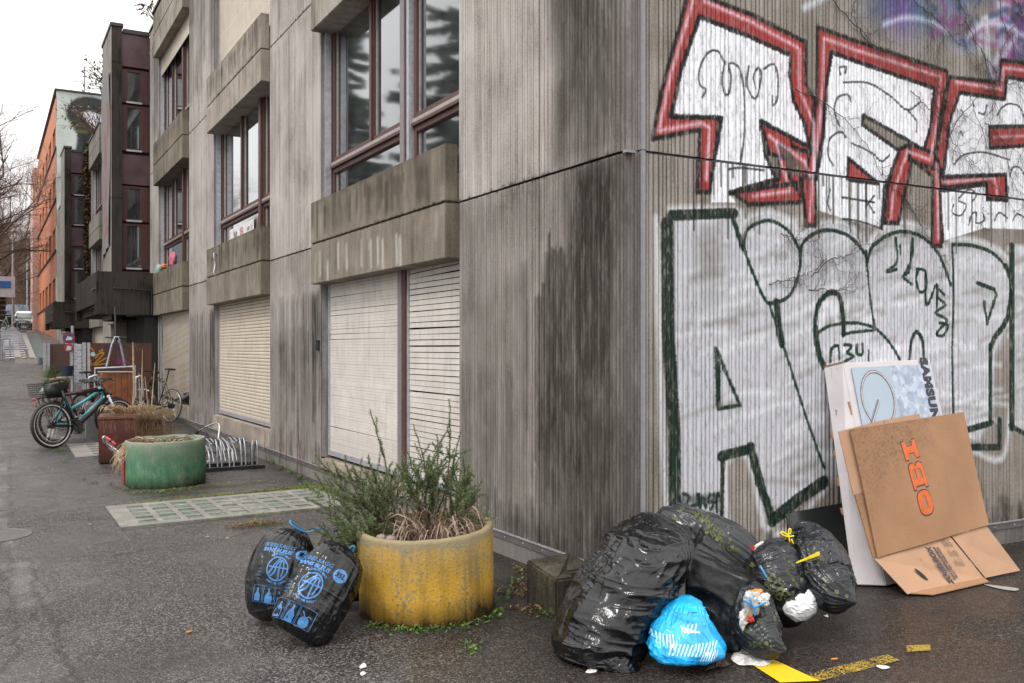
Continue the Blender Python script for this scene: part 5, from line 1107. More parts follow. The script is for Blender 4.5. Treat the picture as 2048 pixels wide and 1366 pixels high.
def plastic(name, col, rough=.22, bumps=1., drops=True, spec=.42, coat=0., sub=0.):
    t = NT(name); v = t.pos(kind='World'); w = t.n('TexNoise', i_Vector=v, i_Scale=3.5, i_Detail=2.).outputs['Color']
    vm = t.n('VectorMath', operation='MULTIPLY_ADD'); t.set(vm, 0, w); vm.inputs[1].default_value = (.12, .12, .12); t.set(vm, 2, v); vv = vm.outputs[0]
    a = t.noise(vv, 16, 3, .5, 1.2); b = t.noise(vv, 42, 3, .55, .6); r1 = t.math('ABSOLUTE', t.math('SUBTRACT', a, .5)); r2 = t.math('ABSOLUTE', t.math('SUBTRACT', b, .5))
    mk = t.ramp(t.noise(v, 6, 2), (.35, .25), (.65, 1)); h = t.math('MULTIPLY', t.math('ADD', t.math('MULTIPLY', r1, -.55), t.math('MULTIPLY', r2, -.12)), mk)
    n = t.bump(h, .55*bumps, .02)
    r = t.math('ADD', t.math('MULTIPLY', t.ramp(t.noise(v, 7, 4, .7), (.4, 0), (.7, 1)), .2), rough-.08)
    if drops:
        dv = t.vor(v, 170); dm = t.ramp(dv, (.12, 1), (.26, 0)); zone = t.ramp(t.noise(v, 4, 3, .7), (.46, 0), (.6, 1)); dm = t.math('MULTIPLY', dm, zone); n = t.bump(dm, .6, .003, n)
    c = t.mix(t.ramp(t.noise(v, 12, 4), (.4, 0), (.7, 1)), col, tuple(min(1, x*1.6+.004) for x in col))
    dust = t.ramp(t.noise(v, 35, 4, .7), (.55, 0), (.75, 1)); c = t.mix(t.math('MULTIPLY', dust, .035), c, (.3, .28, .25))
    return t.done(c, r, n, spec=spec, Coat_Weight=coat, Coat_Roughness=.12)
M_bag = plastic('black bin liner', (.0025, .0027, .0035), .15, 1.); M_bag2 = plastic('dark blue black bin liner', (.006, .0075, .010), .20, 1.2); M_bagm = plastic('dull black sheet', (.003, .003, .0035), .30, .8)
M_bagg = plastic('charcoal bin liner', (.012, .014, .016), .24, 1.); M_blue = plastic('bright blue carrier bag', (.01, .29, .62), .26, 1., False, coat=.25); M_white = plastic('white grey kitchen bag', (.55, .56, .57), .35, 1., False)
M_pb = simple('light blue print', (.055, .20, .46), .35, bump=0); M_py = simple('olive green print', (.065, .075, .012), .4, bump=0); M_str = simple('blue drawstring', (.03, .26, .58), .35); M_yst = simple('yellow drawstring', (.85, .66, .02), .35)
M_pw = simple('pale blue print', (.60, .78, .90), .35, bump=0)
# big sack at the front
big, bigo = sack('rubbish_bag', 'biggest black rubbish bag, knee high, glossy wet, next to the concrete block', [(2.834,4.087,-0.008,0.053,0.053),(2.832,4.088,-0.003,0.174,0.195),(2.829,4.09,0.013,0.232,0.258),(2.849,4.113,0.083,0.257,0.297),(2.923,4.141,0.22,0.263,0.322),(3.038,4.145,0.366,0.266,0.315),(3.141,4.156,0.489,0.255,0.28),(3.194,4.172,0.591,0.216,0.216),(3.212,4.186,0.654,0.122,0.128),(3.208,4.199,0.685,0.039,0.044)],
     M_bag, seed=1, N=300, M=250, wr=.0045, folds=.034, lump=.035, fr=(10, 2.2), vert=True)
_c, _f = sack('film_corner', '', [(2.799,3.912,0.022,0.127,0.076),(2.806,3.862,-0,0.096,0.055),(2.813,3.813,-0.019,0.05,0.025),(2.819,3.787,-0.03,0.012,0.007)], M_bag, seed=31, N=90, M=50, wr=.004, folds=.012, lump=.006, fr=(7, 3), side=(RV*.7+FV*.7))
_f.parent = big; _f.location = Vector(_c.location)-Vector(big.location); _f.name = 'torn_corner'; bpy.data.objects.remove(_c)
# two printed sacks at the planter
bA, bAo = sack('rubbish_bag', 'black printed 35 litre bag standing upright behind its twin, blue string bow on top', [(1.547,5.549,0.037,0.101,0.089),(1.537,5.555,0.067,0.173,0.149),(1.532,5.581,0.142,0.185,0.173),(1.553,5.614,0.252,0.193,0.181),(1.596,5.636,0.355,0.176,0.164),(1.642,5.645,0.427,0.122,0.116),(1.669,5.653,0.466,0.061,0.055),(1.682,5.657,0.488,0.028,0.028)],
     M_bag, seed=2, N=230, M=150, gather1=(34, 5.5, .010), wr=.0035, folds=.017, lump=.016)
bB, bBo = sack('rubbish_bag', 'black printed 35 litre bag slumped diagonally in front, against the yellow planter', [(1.478,5.084,0.02,0.11,0.033),(1.496,5.086,0.047,0.159,0.093),(1.544,5.116,0.104,0.183,0.139),(1.611,5.147,0.188,0.185,0.146),(1.686,5.174,0.286,0.176,0.142),(1.758,5.203,0.357,0.149,0.126),(1.815,5.228,0.398,0.087,0.081),(1.842,5.236,0.416,0.035,0.035)],
     M_bag, side=(RV*.86-UV*.5), seed=3, N=230, M=150, gather1=(30, 7, .008), wr=.0035, folds=.012, lump=.010, sq=2.6)
bC, _ = sack('rubbish_bag', 'third black bag half hidden under the rosemary behind the two printed ones', [(1.976,5.711,0.041,0.19,0.158),(1.976,5.711,0.104,0.221,0.19),(1.962,5.719,0.262,0.19,0.174),(1.934,5.734,0.404,0.127,0.127),(1.915,5.745,0.477,0.038,0.038)], M_bag, seed=4, N=120, M=80, gather1=(24, 6, .01))
# the heap
bagD, oD = sack('rubbish_bag', 'charcoal bag with olive print lying along the gable behind the big one', [(3.44,4.379,0.65,0.035,0.058),(3.476,4.359,0.609,0.088,0.117),(3.568,4.308,0.544,0.14,0.175),(3.677,4.224,0.449,0.192,0.204),(3.77,4.149,0.378,0.18,0.203),(3.846,4.107,0.285,0.116,0.174),(3.866,4.095,0.242,0.035,0.058)],
     M_bagg, side=(RV*.45+UV*.9), seed=5, N=170, M=150, wr=.003, folds=.017, lump=.016, sq=2.8, floor=False)
def box_sack(name, label, cor, mat, seed, cuts=44, cat='rubbish bag'):
    """a sheet pulled over a box: eight corners, softened and creased"""
    m = MB(); m.hull8(cor); bm = bmesh.new(); vs = [bm.verts.new(v) for v in m.v]; [bm.faces.new([vs[i] for i in f]) for f in m.f]
    bmesh.ops.subdivide_edges(bm, edges=bm.edges[:], cuts=cuts, use_grid_fill=True)
    for _ in range(7): bmesh.ops.smooth_vert(bm, verts=bm.verts, factor=.5, use_axis_x=True, use_axis_y=True, use_axis_z=True)
    bm.normal_update(); V = np.array([v.co for v in bm.verts]); N_ = np.array([v.normal for v in bm.verts]); q = V+seed*3.1; w = np.stack([vnoise(q*4, seed), vnoise(q*4+9, seed+1), vnoise(q*4+5, seed+2)], -1)*.12
    d = np.array([.6, -.3, -.7]); al = V@d; st = np.stack([(V@np.array([.7, .3, .5]))*16, al*3.5, (V@np.array([.2, .9, -.3]))*9], -1)
    h = fbm(q*4, 2, seed)*.016+(1-np.abs(vnoise(st+w*4, seed+4))*2)*.008+(1-np.abs(vnoise((q+w)*14, seed+5))*2)*.0022+(1-np.abs(vnoise((q+w)*34, seed+6))*2)*.0007; V = V+N_*h[:, None]
    g = -.015*np.clip(3.5-V[:, 0], 0, 6)+.004; V[:, 2] = np.maximum(V[:, 2], g)
    for v, c in zip(bm.verts, V): v.co = c
    me = bpy.data.meshes.new(name); bm.to_mesh(me); bm.free(); c = sum((Vector(p) for p in cor), Vector())/8; t = thing(name, label, cat, (c.x, c.y, gz(c.x, c.y))); return t, link('sack', me, mat, t, smooth=True)
K8 = [(3.268,3.971,-0.022),(3.434,3.718,0.012),(3.764,3.832,0.044),(3.648,4.148,0.07),(3.321,4.01,0.487),(3.527,3.758,0.369),(3.813,3.896,0.288),(3.596,4.131,0.566)]
bagE, oE = box_sack('rubbish_bag', 'dull black bag stretched over a box, right behind the blue bag', K8, M_bagm, 6)
bagF, oF = sack('rubbish_bag', 'black bag with large olive lettering, left of the bag with yellow ties', [(3.769,3.806,0.121,0.143,0.093),(3.803,3.833,0.165,0.171,0.155),(3.861,3.869,0.263,0.179,0.185),(3.886,3.924,0.361,0.164,0.175),(3.87,3.979,0.437,0.131,0.131),(3.86,4.008,0.476,0.063,0.063)],
     M_bag2, side=(RV*.95+UV*.2), seed=7, N=200, M=150, wr=.0035, folds=.014, lump=.012)
bagG, oG = sack('rubbish_bag', 'rightmost black bag tied with yellow string, its corner trailing towards the cardboard', [(4.017,3.462,0.252,0.008,0.011),(4.009,3.489,0.258,0.037,0.027),(4.001,3.562,0.274,0.102,0.086),(4.023,3.665,0.316,0.126,0.137),(4.056,3.738,0.388,0.139,0.156),(4.081,3.815,0.466,0.124,0.141),(4.074,3.888,0.533,0.08,0.086),(4.039,3.93,0.541,0.029,0.034),(4.019,3.941,0.529,0.011,0.011)],
     M_bag2, side=(RV*.75+UV*.66), seed=8, N=200, M=160, gather1=(22, 6, .010), wr=.004, folds=.016, lump=.012)
bagH, oH = sack('rubbish_bag', 'flat torn bag with olive dots by the end of the yellow line', [(3.522,3.474,0.067,0.013,0.013),(3.485,3.53,0.088,0.066,0.056),(3.479,3.613,0.128,0.113,0.103),(3.524,3.703,0.197,0.111,0.126),(3.583,3.75,0.284,0.08,0.107),(3.609,3.77,0.33,0.027,0.054)],
     M_bagg, side=(RV*.8+UV*.6), seed=9, N=160, M=130, wr=.0035, folds=.018, lump=.012)
bagI, oI = sack('carrier_bag', 'bright blue plastic bag with white printed stripes, in front of the heap', [(3.066,3.694,0.032,0.05,0.045),(3.071,3.692,0.047,0.156,0.12),(3.084,3.708,0.08,0.186,0.161),(3.09,3.738,0.137,0.178,0.167),(3.098,3.78,0.206,0.138,0.138),(3.139,3.814,0.269,0.078,0.083),(3.179,3.838,0.311,0.031,0.026)],
     M_blue, cat='plastic bag', vert=True, side=(RV*.97+FV*.2), seed=14, N=220, M=170, gather1=(16, 4, .012), wr=.006, folds=.026, lump=.024, fr=(7, 3.4))
bagJ, oJ = sack('carrier_bag', 'small knotted white grey bag lying in front of the lettered black bag', [(3.768,3.738,0.177,0.022,0.027),(3.806,3.717,0.193,0.07,0.07),(3.868,3.705,0.215,0.082,0.087),(3.916,3.701,0.247,0.066,0.066),(3.956,3.702,0.286,0.044,0.038),(3.975,3.691,0.297,0.038,0.014)],
     M_white, cat='plastic bag', side=(RV*.5+UV*.85), seed=11, N=120, M=90, wr=.009, folds=.008, lump=.008)
# prints cast onto the sacks
def decal(obj, verts, faces, c, right, up, scale, mat, name='print', parent=None, off=.0016, sub=.012):
    """flat artwork laid on a surface: every corner is dropped along the artwork's normal"""
    bm = bmesh.new(); vs = [bm.verts.new((x*scale, y*scale, 0)) for x, y, *_ in verts]
    for f in faces:
        try: bm.faces.new([vs[i] for i in f])
        except ValueError: pass
    for _ in range(3):
        ed = [e for e in bm.edges if e.calc_length() > sub]
        if not ed: break
        bmesh.ops.subdivide_edges(bm, edges=ed, cuts=1)
    bmesh.ops.triangulate(bm, faces=bm.faces)
    right = Vector(right).normalized(); up = Vector(up); up = (up-right*up.dot(right)).normalized(); nn = right.cross(up); M = obj.matrix_world
    L = loc_of(obj); me = obj.data; n = len(me.vertices); co = np.empty(n*3, np.float32); me.vertices.foreach_get('co', co); co = co.reshape(-1, 3)
    bv = BVHTree.FromPolygons([Vector(v)+L for v in co], [tuple(p.vertices) for p in me.polygons]); kill = []
    for v in bm.verts:
        p = Vector(c)+right*v.co.x+up*v.co.y+nn*.6; hit = bv.ray_cast(p, -nn, 1.4)
        if hit[0] is None: kill.append(v); continue
        v.co = hit[0]+nn*off*.5+hit[1]*off*(1 if hit[1].dot(nn) > 0 else -1)
    bmesh.ops.delete(bm, geom=kill, context='VERTS'); me = bpy.data.meshes.new(name); bm.to_mesh(me); bm.free()
    o = link(name, me, mat, parent or obj, smooth=True); o['kind'] = 'stuff'; return o
def ring2d(r0, r1, n=40, a0=0, a1=360, sx=1, c=(0, 0)):
    v = []; f = []
    for i in range(n+1):
        a = R(a0+(a1-a0)*i/n); v += [(c[0]+r0*math.cos(a)*sx, c[1]+r0*math.sin(a)), (c[0]+r1*math.cos(a)*sx, c[1]+r1*math.sin(a))]
    for i in range(n): f.append((2*i, 2*i+1, 2*i+3, 2*i+2))
    return v, f
def stroke2d(pts, w):
    v = []; f = []; n = len(pts)
    for i, p in enumerate(pts):
        a = Vector(pts[max(i-1, 0)]); b = Vector(pts[min(i+1, n-1)]); d = (b-a); d = d.normalized() if d.length > 0 else Vector((1, 0)); s = Vector((-d.y, d.x))*w/2; v += [tuple(Vector(p)+s), tuple(Vector(p)-s)]
    for i in range(n-1): f.append((2*i, 2*i+1, 2*i+3, 2*i+2))
    return v, f
def merge(parts):
    V = []; F = []
    for item in parts:
        v, f = item[0], item[1]; dx, dy = item[2] if len(item) > 2 else (0, 0); s = item[3] if len(item) > 3 else 1; a = R(item[4]) if len(item) > 4 else 0; b = len(V)
        V += [((x*math.cos(a)-y*math.sin(a))*s+dx, (x*math.sin(a)+y*math.cos(a))*s+dy) for x, y, *_ in v]; F += [tuple(b+i for i in q) for q in f]
    return V, F
def disc_minus_text(txt, r, size):
    """a printed disc with the figures left out: figures are laid on top in the bag's black"""
    return merge([ring2d(r*k/5+(0 if k else .0001), r*(k+1)/5, 32) for k in range(5)])
def curved_text(s, r, a0, size, step, flip=1):
    parts = []
    for i, ch in enumerate(s):
        if ch == ' ': continue
        v, f = text_mesh(ch, size, .001); a = a0-i*step*flip; parts.append((v, f, (r*math.cos(R(a)), r*math.sin(R(a))), 1, a-90 if flip > 0 else a+90))
    return parts
def quota_print(obj, par, c, right, up, s=1.):
    right = Vector(right).normalized(); up = Vector(up).normalized()
    T1 = text_mesh('BEBBI-SAGG', .046, .0002, shear=.2); T2 = text_mesh('SANS BLEUS', .044, .0022, shear=.2)
    logo = [ring2d(.088, .100, 44, sx=.86), stroke2d(smooth([(-.05, -.07), (-.02, -.03), (-.01, .03), (.02, .07), (.05, .05)], 5), .012), stroke2d([(-.07, .01), (.075, .012)], .012),
            stroke2d(smooth([(-.06, -.05), (-.03, .03), (.01, .085)], 5), .012), stroke2d(smooth([(.02, .07), (.015, 0), (.02, -.085)], 5), .012), stroke2d(smooth([(.04, .06), (.05, 0), (.04, -.06)], 4), .010)]
    logo += curved_text('KEHRICHTSACK', .118, 122, .022, 6.2); logo += curved_text('SACCO PER RIFIUTI', .118, 236, .020, 5.0, -1)
    fr_ = lambda x0, x1, y0, y1: stroke2d([(x0, y0), (x1, y0), (x1, y1), (x0, y1), (x0, y0)], .004)
    bottle = ([(-.026, -.05), (.026, -.05), (.026, -.005), (.008, .03), (.006, .05), (-.006, .05), (-.008, .03), (-.026, -.005)], [(0, 1, 2, 3, 4, 5, 6, 7)])
    pics = [(*fr_(-.20, -.115, -.31, -.18), ), (*fr_(-.105, -.02, -.31, -.18), ), (*fr_(-.01, .11, -.31, -.18), ), (*bottle, (-.158, -.252)), (*bottle, (-.062, -.255), 1.1), (*ring2d(0, .038, 24), (.045, -.272)), (*stroke2d(smooth([(.01, -.205), (.03, -.225), (.045, -.24), (.07, -.225), (.09, -.235)], 4), .007), ),
            (*stroke2d([(-.075, -.2), (-.06, -.19), (-.058, -.215)], .005), )]
    small = [(*text_mesh(t_, .018), (-.172, -.05-.026*i), 1, 0) for i, t_ in enumerate(('KVA', 'KEIN', 'GLAS', 'PET'))]
    V, F = merge([(*T1, (-.075, .158)), (*T2, (-.075, .115))]+[(*l[:2], (l[2][0]-.03 if len(l) > 2 else -.03, (l[2][1] if len(l) > 2 else 0)-.03), 1, l[4] if len(l) > 4 else 0) for l in logo]+pics+small)
    decal(obj, V, F, c, right, up, s, M_pb, 'blue_print', par)
    dv, df = disc_minus_text('', .052, 0); dc = Vector(c)+right*.118*s+up*.122*s
    decal(obj, dv, df, dc, right, up, s, M_pb, 'blue_disc', par)
    v, f = text_mesh('35L', .052, .0018, shear=.15); decal(obj, v, f, dc, right, up, s, M_bag, 'litre_figures', par, off=.0034)
def C3(px, py, f): return cam_to_world((px-1024)/1881*f, f, 1.6-(py-697)/1881*f)
upA = (C3(598, 1070, 5.75)-C3(562, 1200, 5.60)); quota_print(bAo, bA, C3(556, 1128, 5.45), RV*.92+FV*-.3+UV*-.05, upA, .70)
upB = (C3(696, 1108, 5.45)-C3(598, 1262, 5.18)); quota_print(bBo, bB, C3(632, 1170, 5.2), (RV*.85-UV*.42-FV*.0), upB, .76)
def splat(obj, par, c, right, up, n, w, h, seed, words=()):
    rs = random.Random(seed); parts = []
    for k in range(n):
        r = rs.choice((.0025, .004, .004, .007, .011)); parts.append((*ring2d(0, r, 12), (rs.uniform(-w, w), rs.uniform(-h, h))))
    for (s_, sz, x, y, a) in words: parts.append((*text_mesh(s_, sz, .0006), (x, y), 1, a))
    V, F = merge(parts); decal(obj, V, F, c, right, up, 1, M_py, 'olive_print', par)
splat(oD, bagD, C3(1405, 1060, 5.3), RV*.85-UV*.5, UV, 34, .2, .06, 2, [('Wyge', .085, .02, .05, -8), ('Offnen', .045, -.17, .06, 18), ('35 Liter', .04, .17, -.01, 25), ('Bettingen', .03, .08, .01, -8)])
splat(oF, bagF, C3(1560, 1165, 5.1), RV, UV, 30, .14, .12, 3, [('ttigen', .105, .02, -.05, -52), ('Gemeinde', .022, .06, .03, -55), ('Gebühren', .026, -.05, -.04, -55), ('Sack', .022, -.06, .02, -50)])
splat(oG, bagG, C3(1640, 1130, 5.1), RV, UV, 34, .15, .14, 4, [('35 L', .035, -.02, .03, -60), ('LITER', .025, .0, .05, -55)])
splat(oH, bagH, C3(1525, 1260, 4.7), RV, UV, 26, .12, .1, 5, [('35 L', .04, -.02, -.09, 8)])
# pale stripes on the blue bag
rs = random.Random(5); parts = []
for k in range(13): x = -.10+k*.018; parts.append((*stroke2d([(x, -.105), (x+.022+k*.001, -.055)], .0065), ))
for k in range(7): x = -.165+k*.015; parts.append((*stroke2d([(x, -.06-k*.003), (x+.004, -.02)], .006), ))
for k in range(5): parts.append((*stroke2d([(-.03+k*.018, .015-k*.006), (-.01+k*.018, -.012)], .007), )); 
for k in range(4): parts.append((*stroke2d([(-.03+k*.022, -.012), (-.012+k*.022, .02)], .006), ))
for k in range(7): x = .05+k*.013; parts.append((*stroke2d([(x, -.13), (x+.02, -.09)], .0055), ))
V, F = merge(parts); decal(oI, V, F, C3(1375, 1262, 4.65), RV, UV, 1, M_pw, 'white_stripes', bagI)
# drawstrings
def cord(name, pts, r, mat, parent, flat=1.):
    m = MB(); m.tube([Vector(p) for p in smooth([tuple(p) for p in pts], 5)], r, 6); return m.build(name, mat, parent, smooth=True)
cord('drawstring', [C3(606, 1062, 5.72), C3(590, 1048, 5.68), C3(580, 1041, 5.66), C3(584, 1050, 5.64), C3(600, 1060, 5.66), C3(615, 1064, 5.68), C3(632, 1059, 5.7), C3(646, 1057, 5.75)], .0045, M_str, bA)
cord('drawstring', [C3(700, 1110, 5.42), C3(698, 1098, 5.40), C3(706, 1092, 5.40), C3(709, 1096, 5.40), C3(702, 1108, 5.41)], .0038, M_str, bB)
for p in ([(1578, 1072), (1566, 1064), (1562, 1067), (1574, 1073), (1588, 1072)], [(1580, 1068), (1582, 1060), (1578, 1059), (1578, 1075), (1584, 1102), (1590, 1100), (1583, 1078)]): cord('yellow_tie', [C3(x, y, 5.27) for x, y in p], .0045, M_yst, bagG)
m = MB(); a, b = C3(1592, 1126, 5.12), C3(1640, 1106, 5.04); m.hull8([a-UV*.004-FV*.002, b-UV*.014, b-UV*.014+FV*.01, a-UV*.004+FV*.004, a+UV*.004-FV*.002, b+UV*.010, b+UV*.008+FV*.01, a+UV*.004+FV*.004]); m.build('yellow_tie', M_yst, bagG, bevel=.002)
m = MB(); m.ell(tuple(C3(1578, 1070, 5.3)), .022, .02, .014, 12, 8); m.build('green_lining', simple('green film', (.02, .14, .06), .4), bagG, smooth=True)
cord('drawstring', [C3(1520, 1132, 5.0), C3(1526, 1142, 4.98), C3(1534, 1156, 4.97)], .006, M_str, bagE)
# rubbish spilling out
def crumple(name, label, c, rx, rz, mat, seed, cat='litter', ry=None, parent=None, group=None):
    m = MB(); m.ell((0, 0, 0), rx, ry or rx*.7, rz, 26, 18); V = np.array(m.v); s = max(rx, rz); V = V*(1+(fbm(V/s*1.6+seed, 3, seed)*.42+(1-np.abs(vnoise(V/s*3+seed, seed))*2)*.16)[:, None]); m.v = [tuple(v) for v in V]
    o = m.build(name, mat, None, sharp=35); o.location = c; tag(o, label, cat, group); o['rot'] = 0; del o['rot']; return o
M_paper = simple('crumpled tissue', (.62, .60, .57), .8, bump=.4); M_red = simple('red wrapper', (.55, .03, .02), .3); M_or = simple('orange wrapper', (.75, .25, .03), .35); M_kraft = simple('brown card scrap', (.38, .24, .14), .8); M_film = simple('clear greyish film', (.42, .43, .44), .2); M_peel = simple('dark brown peel', (.06, .035, .03), .5)
crumple('tissue', 'crumpled white tissue poking from the torn bag, below the blue string', C3(1487, 1238, 4.78), .028, .05, M_paper, 1, 'tissue')
crumple('tissue', 'crumpled white tissue on the right of the blue string', C3(1527, 1200, 4.80), .03, .03, M_paper, 2, 'tissue')
crumple('plastic_film', 'crumpled grey film wrapping stuck in the torn bag', C3(1505, 1205, 4.80), .04, .055, M_film, 3, 'wrapper')
crumple('food_wrapper', 'red and shiny wrapper at the bottom of the spill', C3(1501, 1238, 4.77), .018, .018, M_red, 4, 'wrapper')
crumple('food_wrapper', 'orange wrapper at the top of the spill from the dull black bag', C3(1514, 1186, 4.84), .035, .018, M_or, 5, 'wrapper')
crumple('tissue', 'white paper peeping between the big bag and the bag behind it', C3(1356, 1054, 5.2), .03, .022, M_paper, 6, 'tissue')
crumple('tissue', 'tiny scrap of white paper left of the charcoal bag', C3(1312, 1034, 5.3), .014, .008, M_paper, 16, 'tissue')
m = MB(); a = C3(1492, 1240, 4.76); d = (C3(1506, 1212, 4.76)-a); m.hull8([a-RV*.012, a+RV*.02, a+RV*.02+FV*.004, a-RV*.012+FV*.004, a+d-RV*.008, a+d+RV*.022, a+d+RV*.022+FV*.004, a+d-RV*.008+FV*.004]); o = m.build('card_scrap', M_kraft, None, loc=tuple(a)); tag(o, 'strip of brown card under the blue string in the spill', 'cardboard')
o = thing('blue_string', 'blue drawstring knotted over the spilling rubbish', 'string', tuple(C3(1505, 1215, 4.76)))
for p in ([(1486, 1200), (1496, 1206), (1506, 1214), (1510, 1232)], [(1532, 1204), (1520, 1210), (1506, 1214), (1500, 1197)]): cord('string_end', [C3(x, y, 4.745) for x, y in p], .005, M_str, o)
m = MB(); A_ = [C3(x, y, f) for x, y, f in ((1500, 1104, 5.28), (1508, 1094, 5.28), (1526, 1084, 5.30), (1534, 1086, 5.30), (1534, 1092, 5.28), (1508, 1106, 5.26))]; m.prism(A_, FV*.03); o = m.build('drink_carton', M_paper, None, loc=tuple(A_[0]), bevel=.004); tag(o, 'white and red carton wedged behind the lettered bag', 'carton')
m = MB(); A_ = [C3(x, y, f) for x, y, f in ((1500, 1104, 5.27), (1502, 1094, 5.27), (1510, 1092, 5.27), (1508, 1102, 5.27))]; m.prism(A_, FV*.008); m.build('red_end', M_red, o)
def flat_litter(name, label, pts, mat, cat, h=.006, seed=0):
    m = MB(); rs = random.Random(seed); c = Vector((sum(p[0] for p in pts)/len(pts), sum(p[1] for p in pts)/len(pts), 0)); n = 26; rad = []
    V = [(c.x, c.y, gz(c.x, c.y)+h*1.5)]; q = smooth([(p[0], p[1]) for p in pts], 5, True)
    for ring in (.35, .7, 1.):
        for (x, y) in q: V.append((c.x+(x-c.x)*ring, c.y+(y-c.y)*ring, gz(x, y)+.005+h*(rs.random() if ring < 1 else .2*rs.random())))
    k = len(q); F = [(0, 1+i, 1+(i+1) % k) for i in range(k)]+[(1+r*k+i, 1+(r+1)*k+i, 1+(r+1)*k+(i+1) % k, 1+r*k+(i+1) % k) for r in range(2) for i in range(k)]
    m.v = V; m.f = F; m.mi = [0]*len(F); o = m.build(name, mat, None, loc=(c.x, c.y, gz(c.x, c.y))); tag(o, label, cat); return o
flat_litter('wet_tissue', 'soggy white tissue on the yellow line', [(3.35,3.687),(3.474,3.754),(3.475,3.681),(3.481,3.614),(3.509,3.555),(3.411,3.507),(3.356,3.555),(3.311,3.597)], M_paper, 'tissue', .022, 1)
flat_litter('wet_tissue', 'small flattened tissue in front of the biggest bag', [(2.592,3.898),(2.656,3.945),(2.679,3.916),(2.633,3.875)], M_paper, 'tissue', .008, 2)
flat_litter('wet_tissue', 'white scrap on the ground in front of the yellow planter, the upper one', [(1.658,4.57),(1.697,4.61),(1.689,4.553),(1.654,4.538)], M_paper, 'paper scrap', .006, 3)
flat_litter('wet_tissue', 'white scrap lying nearest the camera below the yellow planter', [(1.627,4.477),(1.652,4.488),(1.65,4.456),(1.623,4.438)], M_paper, 'paper scrap', .006, 4)
flat_litter('fruit_peel', 'dark brown peel beside the blue bag', [(3.105,3.611),(3.267,3.734),(3.29,3.695),(3.278,3.615),(3.177,3.613)], M_peel, 'peel', .02, 5)
flat_litter('fruit_peel', 'curled brown peel on the tip of the yellow line', [(3.449,3.75),(3.541,3.811),(3.502,3.739),(3.445,3.715)], M_peel, 'peel', .03, 6)
flat_litter('bird_dropping', 'white smear on the ground at the right below the cardboard', [(5.887,4.001),(5.927,3.948),(5.985,3.826),(5.91,3.796),(5.871,3.875)], simple('chalky smear', (.3, .29, .28), .8), 'smear', .001, 7)
flat_litter('paper_scrap', 'white scrap near the bottom edge right of the faint yellow line', [(3.904,3.24),(3.944,3.218),(3.941,3.186),(3.89,3.19)], M_paper, 'paper scrap', .004, 8)
flat_litter('paper_scrap', 'tiny white scrap on the asphalt right of the small white bag', [(4.359,3.994),(4.394,3.999),(4.356,3.961)], M_paper, 'paper scrap', .005, 9)
for i, (x, y, w) in enumerate([(1.015,5.641,-0.037),(1.655,8.352,-0.028),(0.832,9.543,-0.04),(1.791,8.202,-0.026),(3.094,7.87,-0.006)]):
    o = flat_litter('fallen_leaf', ['orange fallen leaf alone on the asphalt in the left foreground', 'tiny leaf on the asphalt left of the standing printed bag', 'brown leaf left of the near skylight slab', 'small tan leaf in front of the skylight slab', 'pale leaf behind the rosemary'][i], [(x-.02, y), (x, y+.015), (x+.02, y), (x, y-.015)], leafmat('orange leaf', (.3, .12, .03), (.5, .22, .06)) if i == 0 else M_strawy, 'leaf', .01, 20+i)
m = MB(); p = [(3.793,3.413,0)][0]; m.tube([(p[0]-.016, p[1], p[2]+.008), (p[0]+.016, p[1]-.01, p[2]+.008)], .0045, 10); o = m.build('cigarette_end', M_or, None, loc=p); tag(o, 'orange cigarette end on the asphalt above the faint yellow line', 'cigarette end')
# ---------------------------------------------------------------- concrete block by the plinth
m = MB(); bz = gz(3.1, 5.1)
def blockp(): 
    b = C3(1051, 1212, 5.40); 
    return b
# L shaped block: a tall front wall and a lower step behind
A0 = [(2.751,4.764,0.357)][0]; 
t = thing('concrete_block', 'mossy notched concrete block between the yellow planter and the biggest bag', 'concrete block', (3.1, 5.0, gz(3.1, 5.0)))
A_ = [(2.976,5.153,0.265),(2.991,4.813,0.207),(3.164,4.876,0.191),(3.197,5.007,0.197),(3.312,5.046,0.182),(3.435,5.126,0.197),(3.362,5.247,0.257)]
m = MB(); m.prism([Vector(p) for p in A_][::-1], (0, 0, -.42)); m.build('block', M_block, t, bevel=.012)
m = MB(); m.prism([Vector(A_[2])+UV*-.05, Vector(A_[2])+UV*-.05+RV*.25, Vector(A_[4])+UV*-.05+RV*.2, Vector(A_[4])+UV*-.05, Vector(A_[3])+UV*-.05][::-1], (0, 0, -.35)); m.build('block_step', M_block, t, bevel=.008)
# ---------------------------------------------------------------- television carton, folded removal box, glass sheet
M_carton = simple('white coated board', (.60, .565, .58), .5, var=.12, scale=5); M_cardtorn = simple('torn kraft board', (.33, .19, .10), .9); M_artb = simple('pale blue artwork print', (.37, .455, .53), .35, var=.08, scale=3, bump=0)
def facets():
    t = NT('printed crystal pattern'); v = t.pos(); vo = t.n('TexVoronoi', feature='F1', i_Vector=v, i_Scale=15.); c = t.n('SeparateColor', i_0=vo.outputs['Color']).outputs[0]
    vo2 = t.n('TexVoronoi', feature='F1', i_Vector=v, i_Scale=24.); c2 = t.n('SeparateColor', i_0=vo2.outputs['Color']).outputs[1]
    f = t.math('ADD', t.math('MULTIPLY', c, .5), t.math('MULTIPLY', c2, .5)); return t.done(t.ramp(f, (.2, (.27, .32, .42)), (.5, (.36, .42, .52)), (.8, (.50, .56, .64))), .35)
M_facet = facets(); M_ink = simple('dark ink', (.025, .025, .04), .5, bump=0); M_qring = simple('printed metal ring', (.22, .17, .20), .3, bump=0); M_qhi = simple('printed ring highlight', (.66, .62, .66), .3, bump=0)
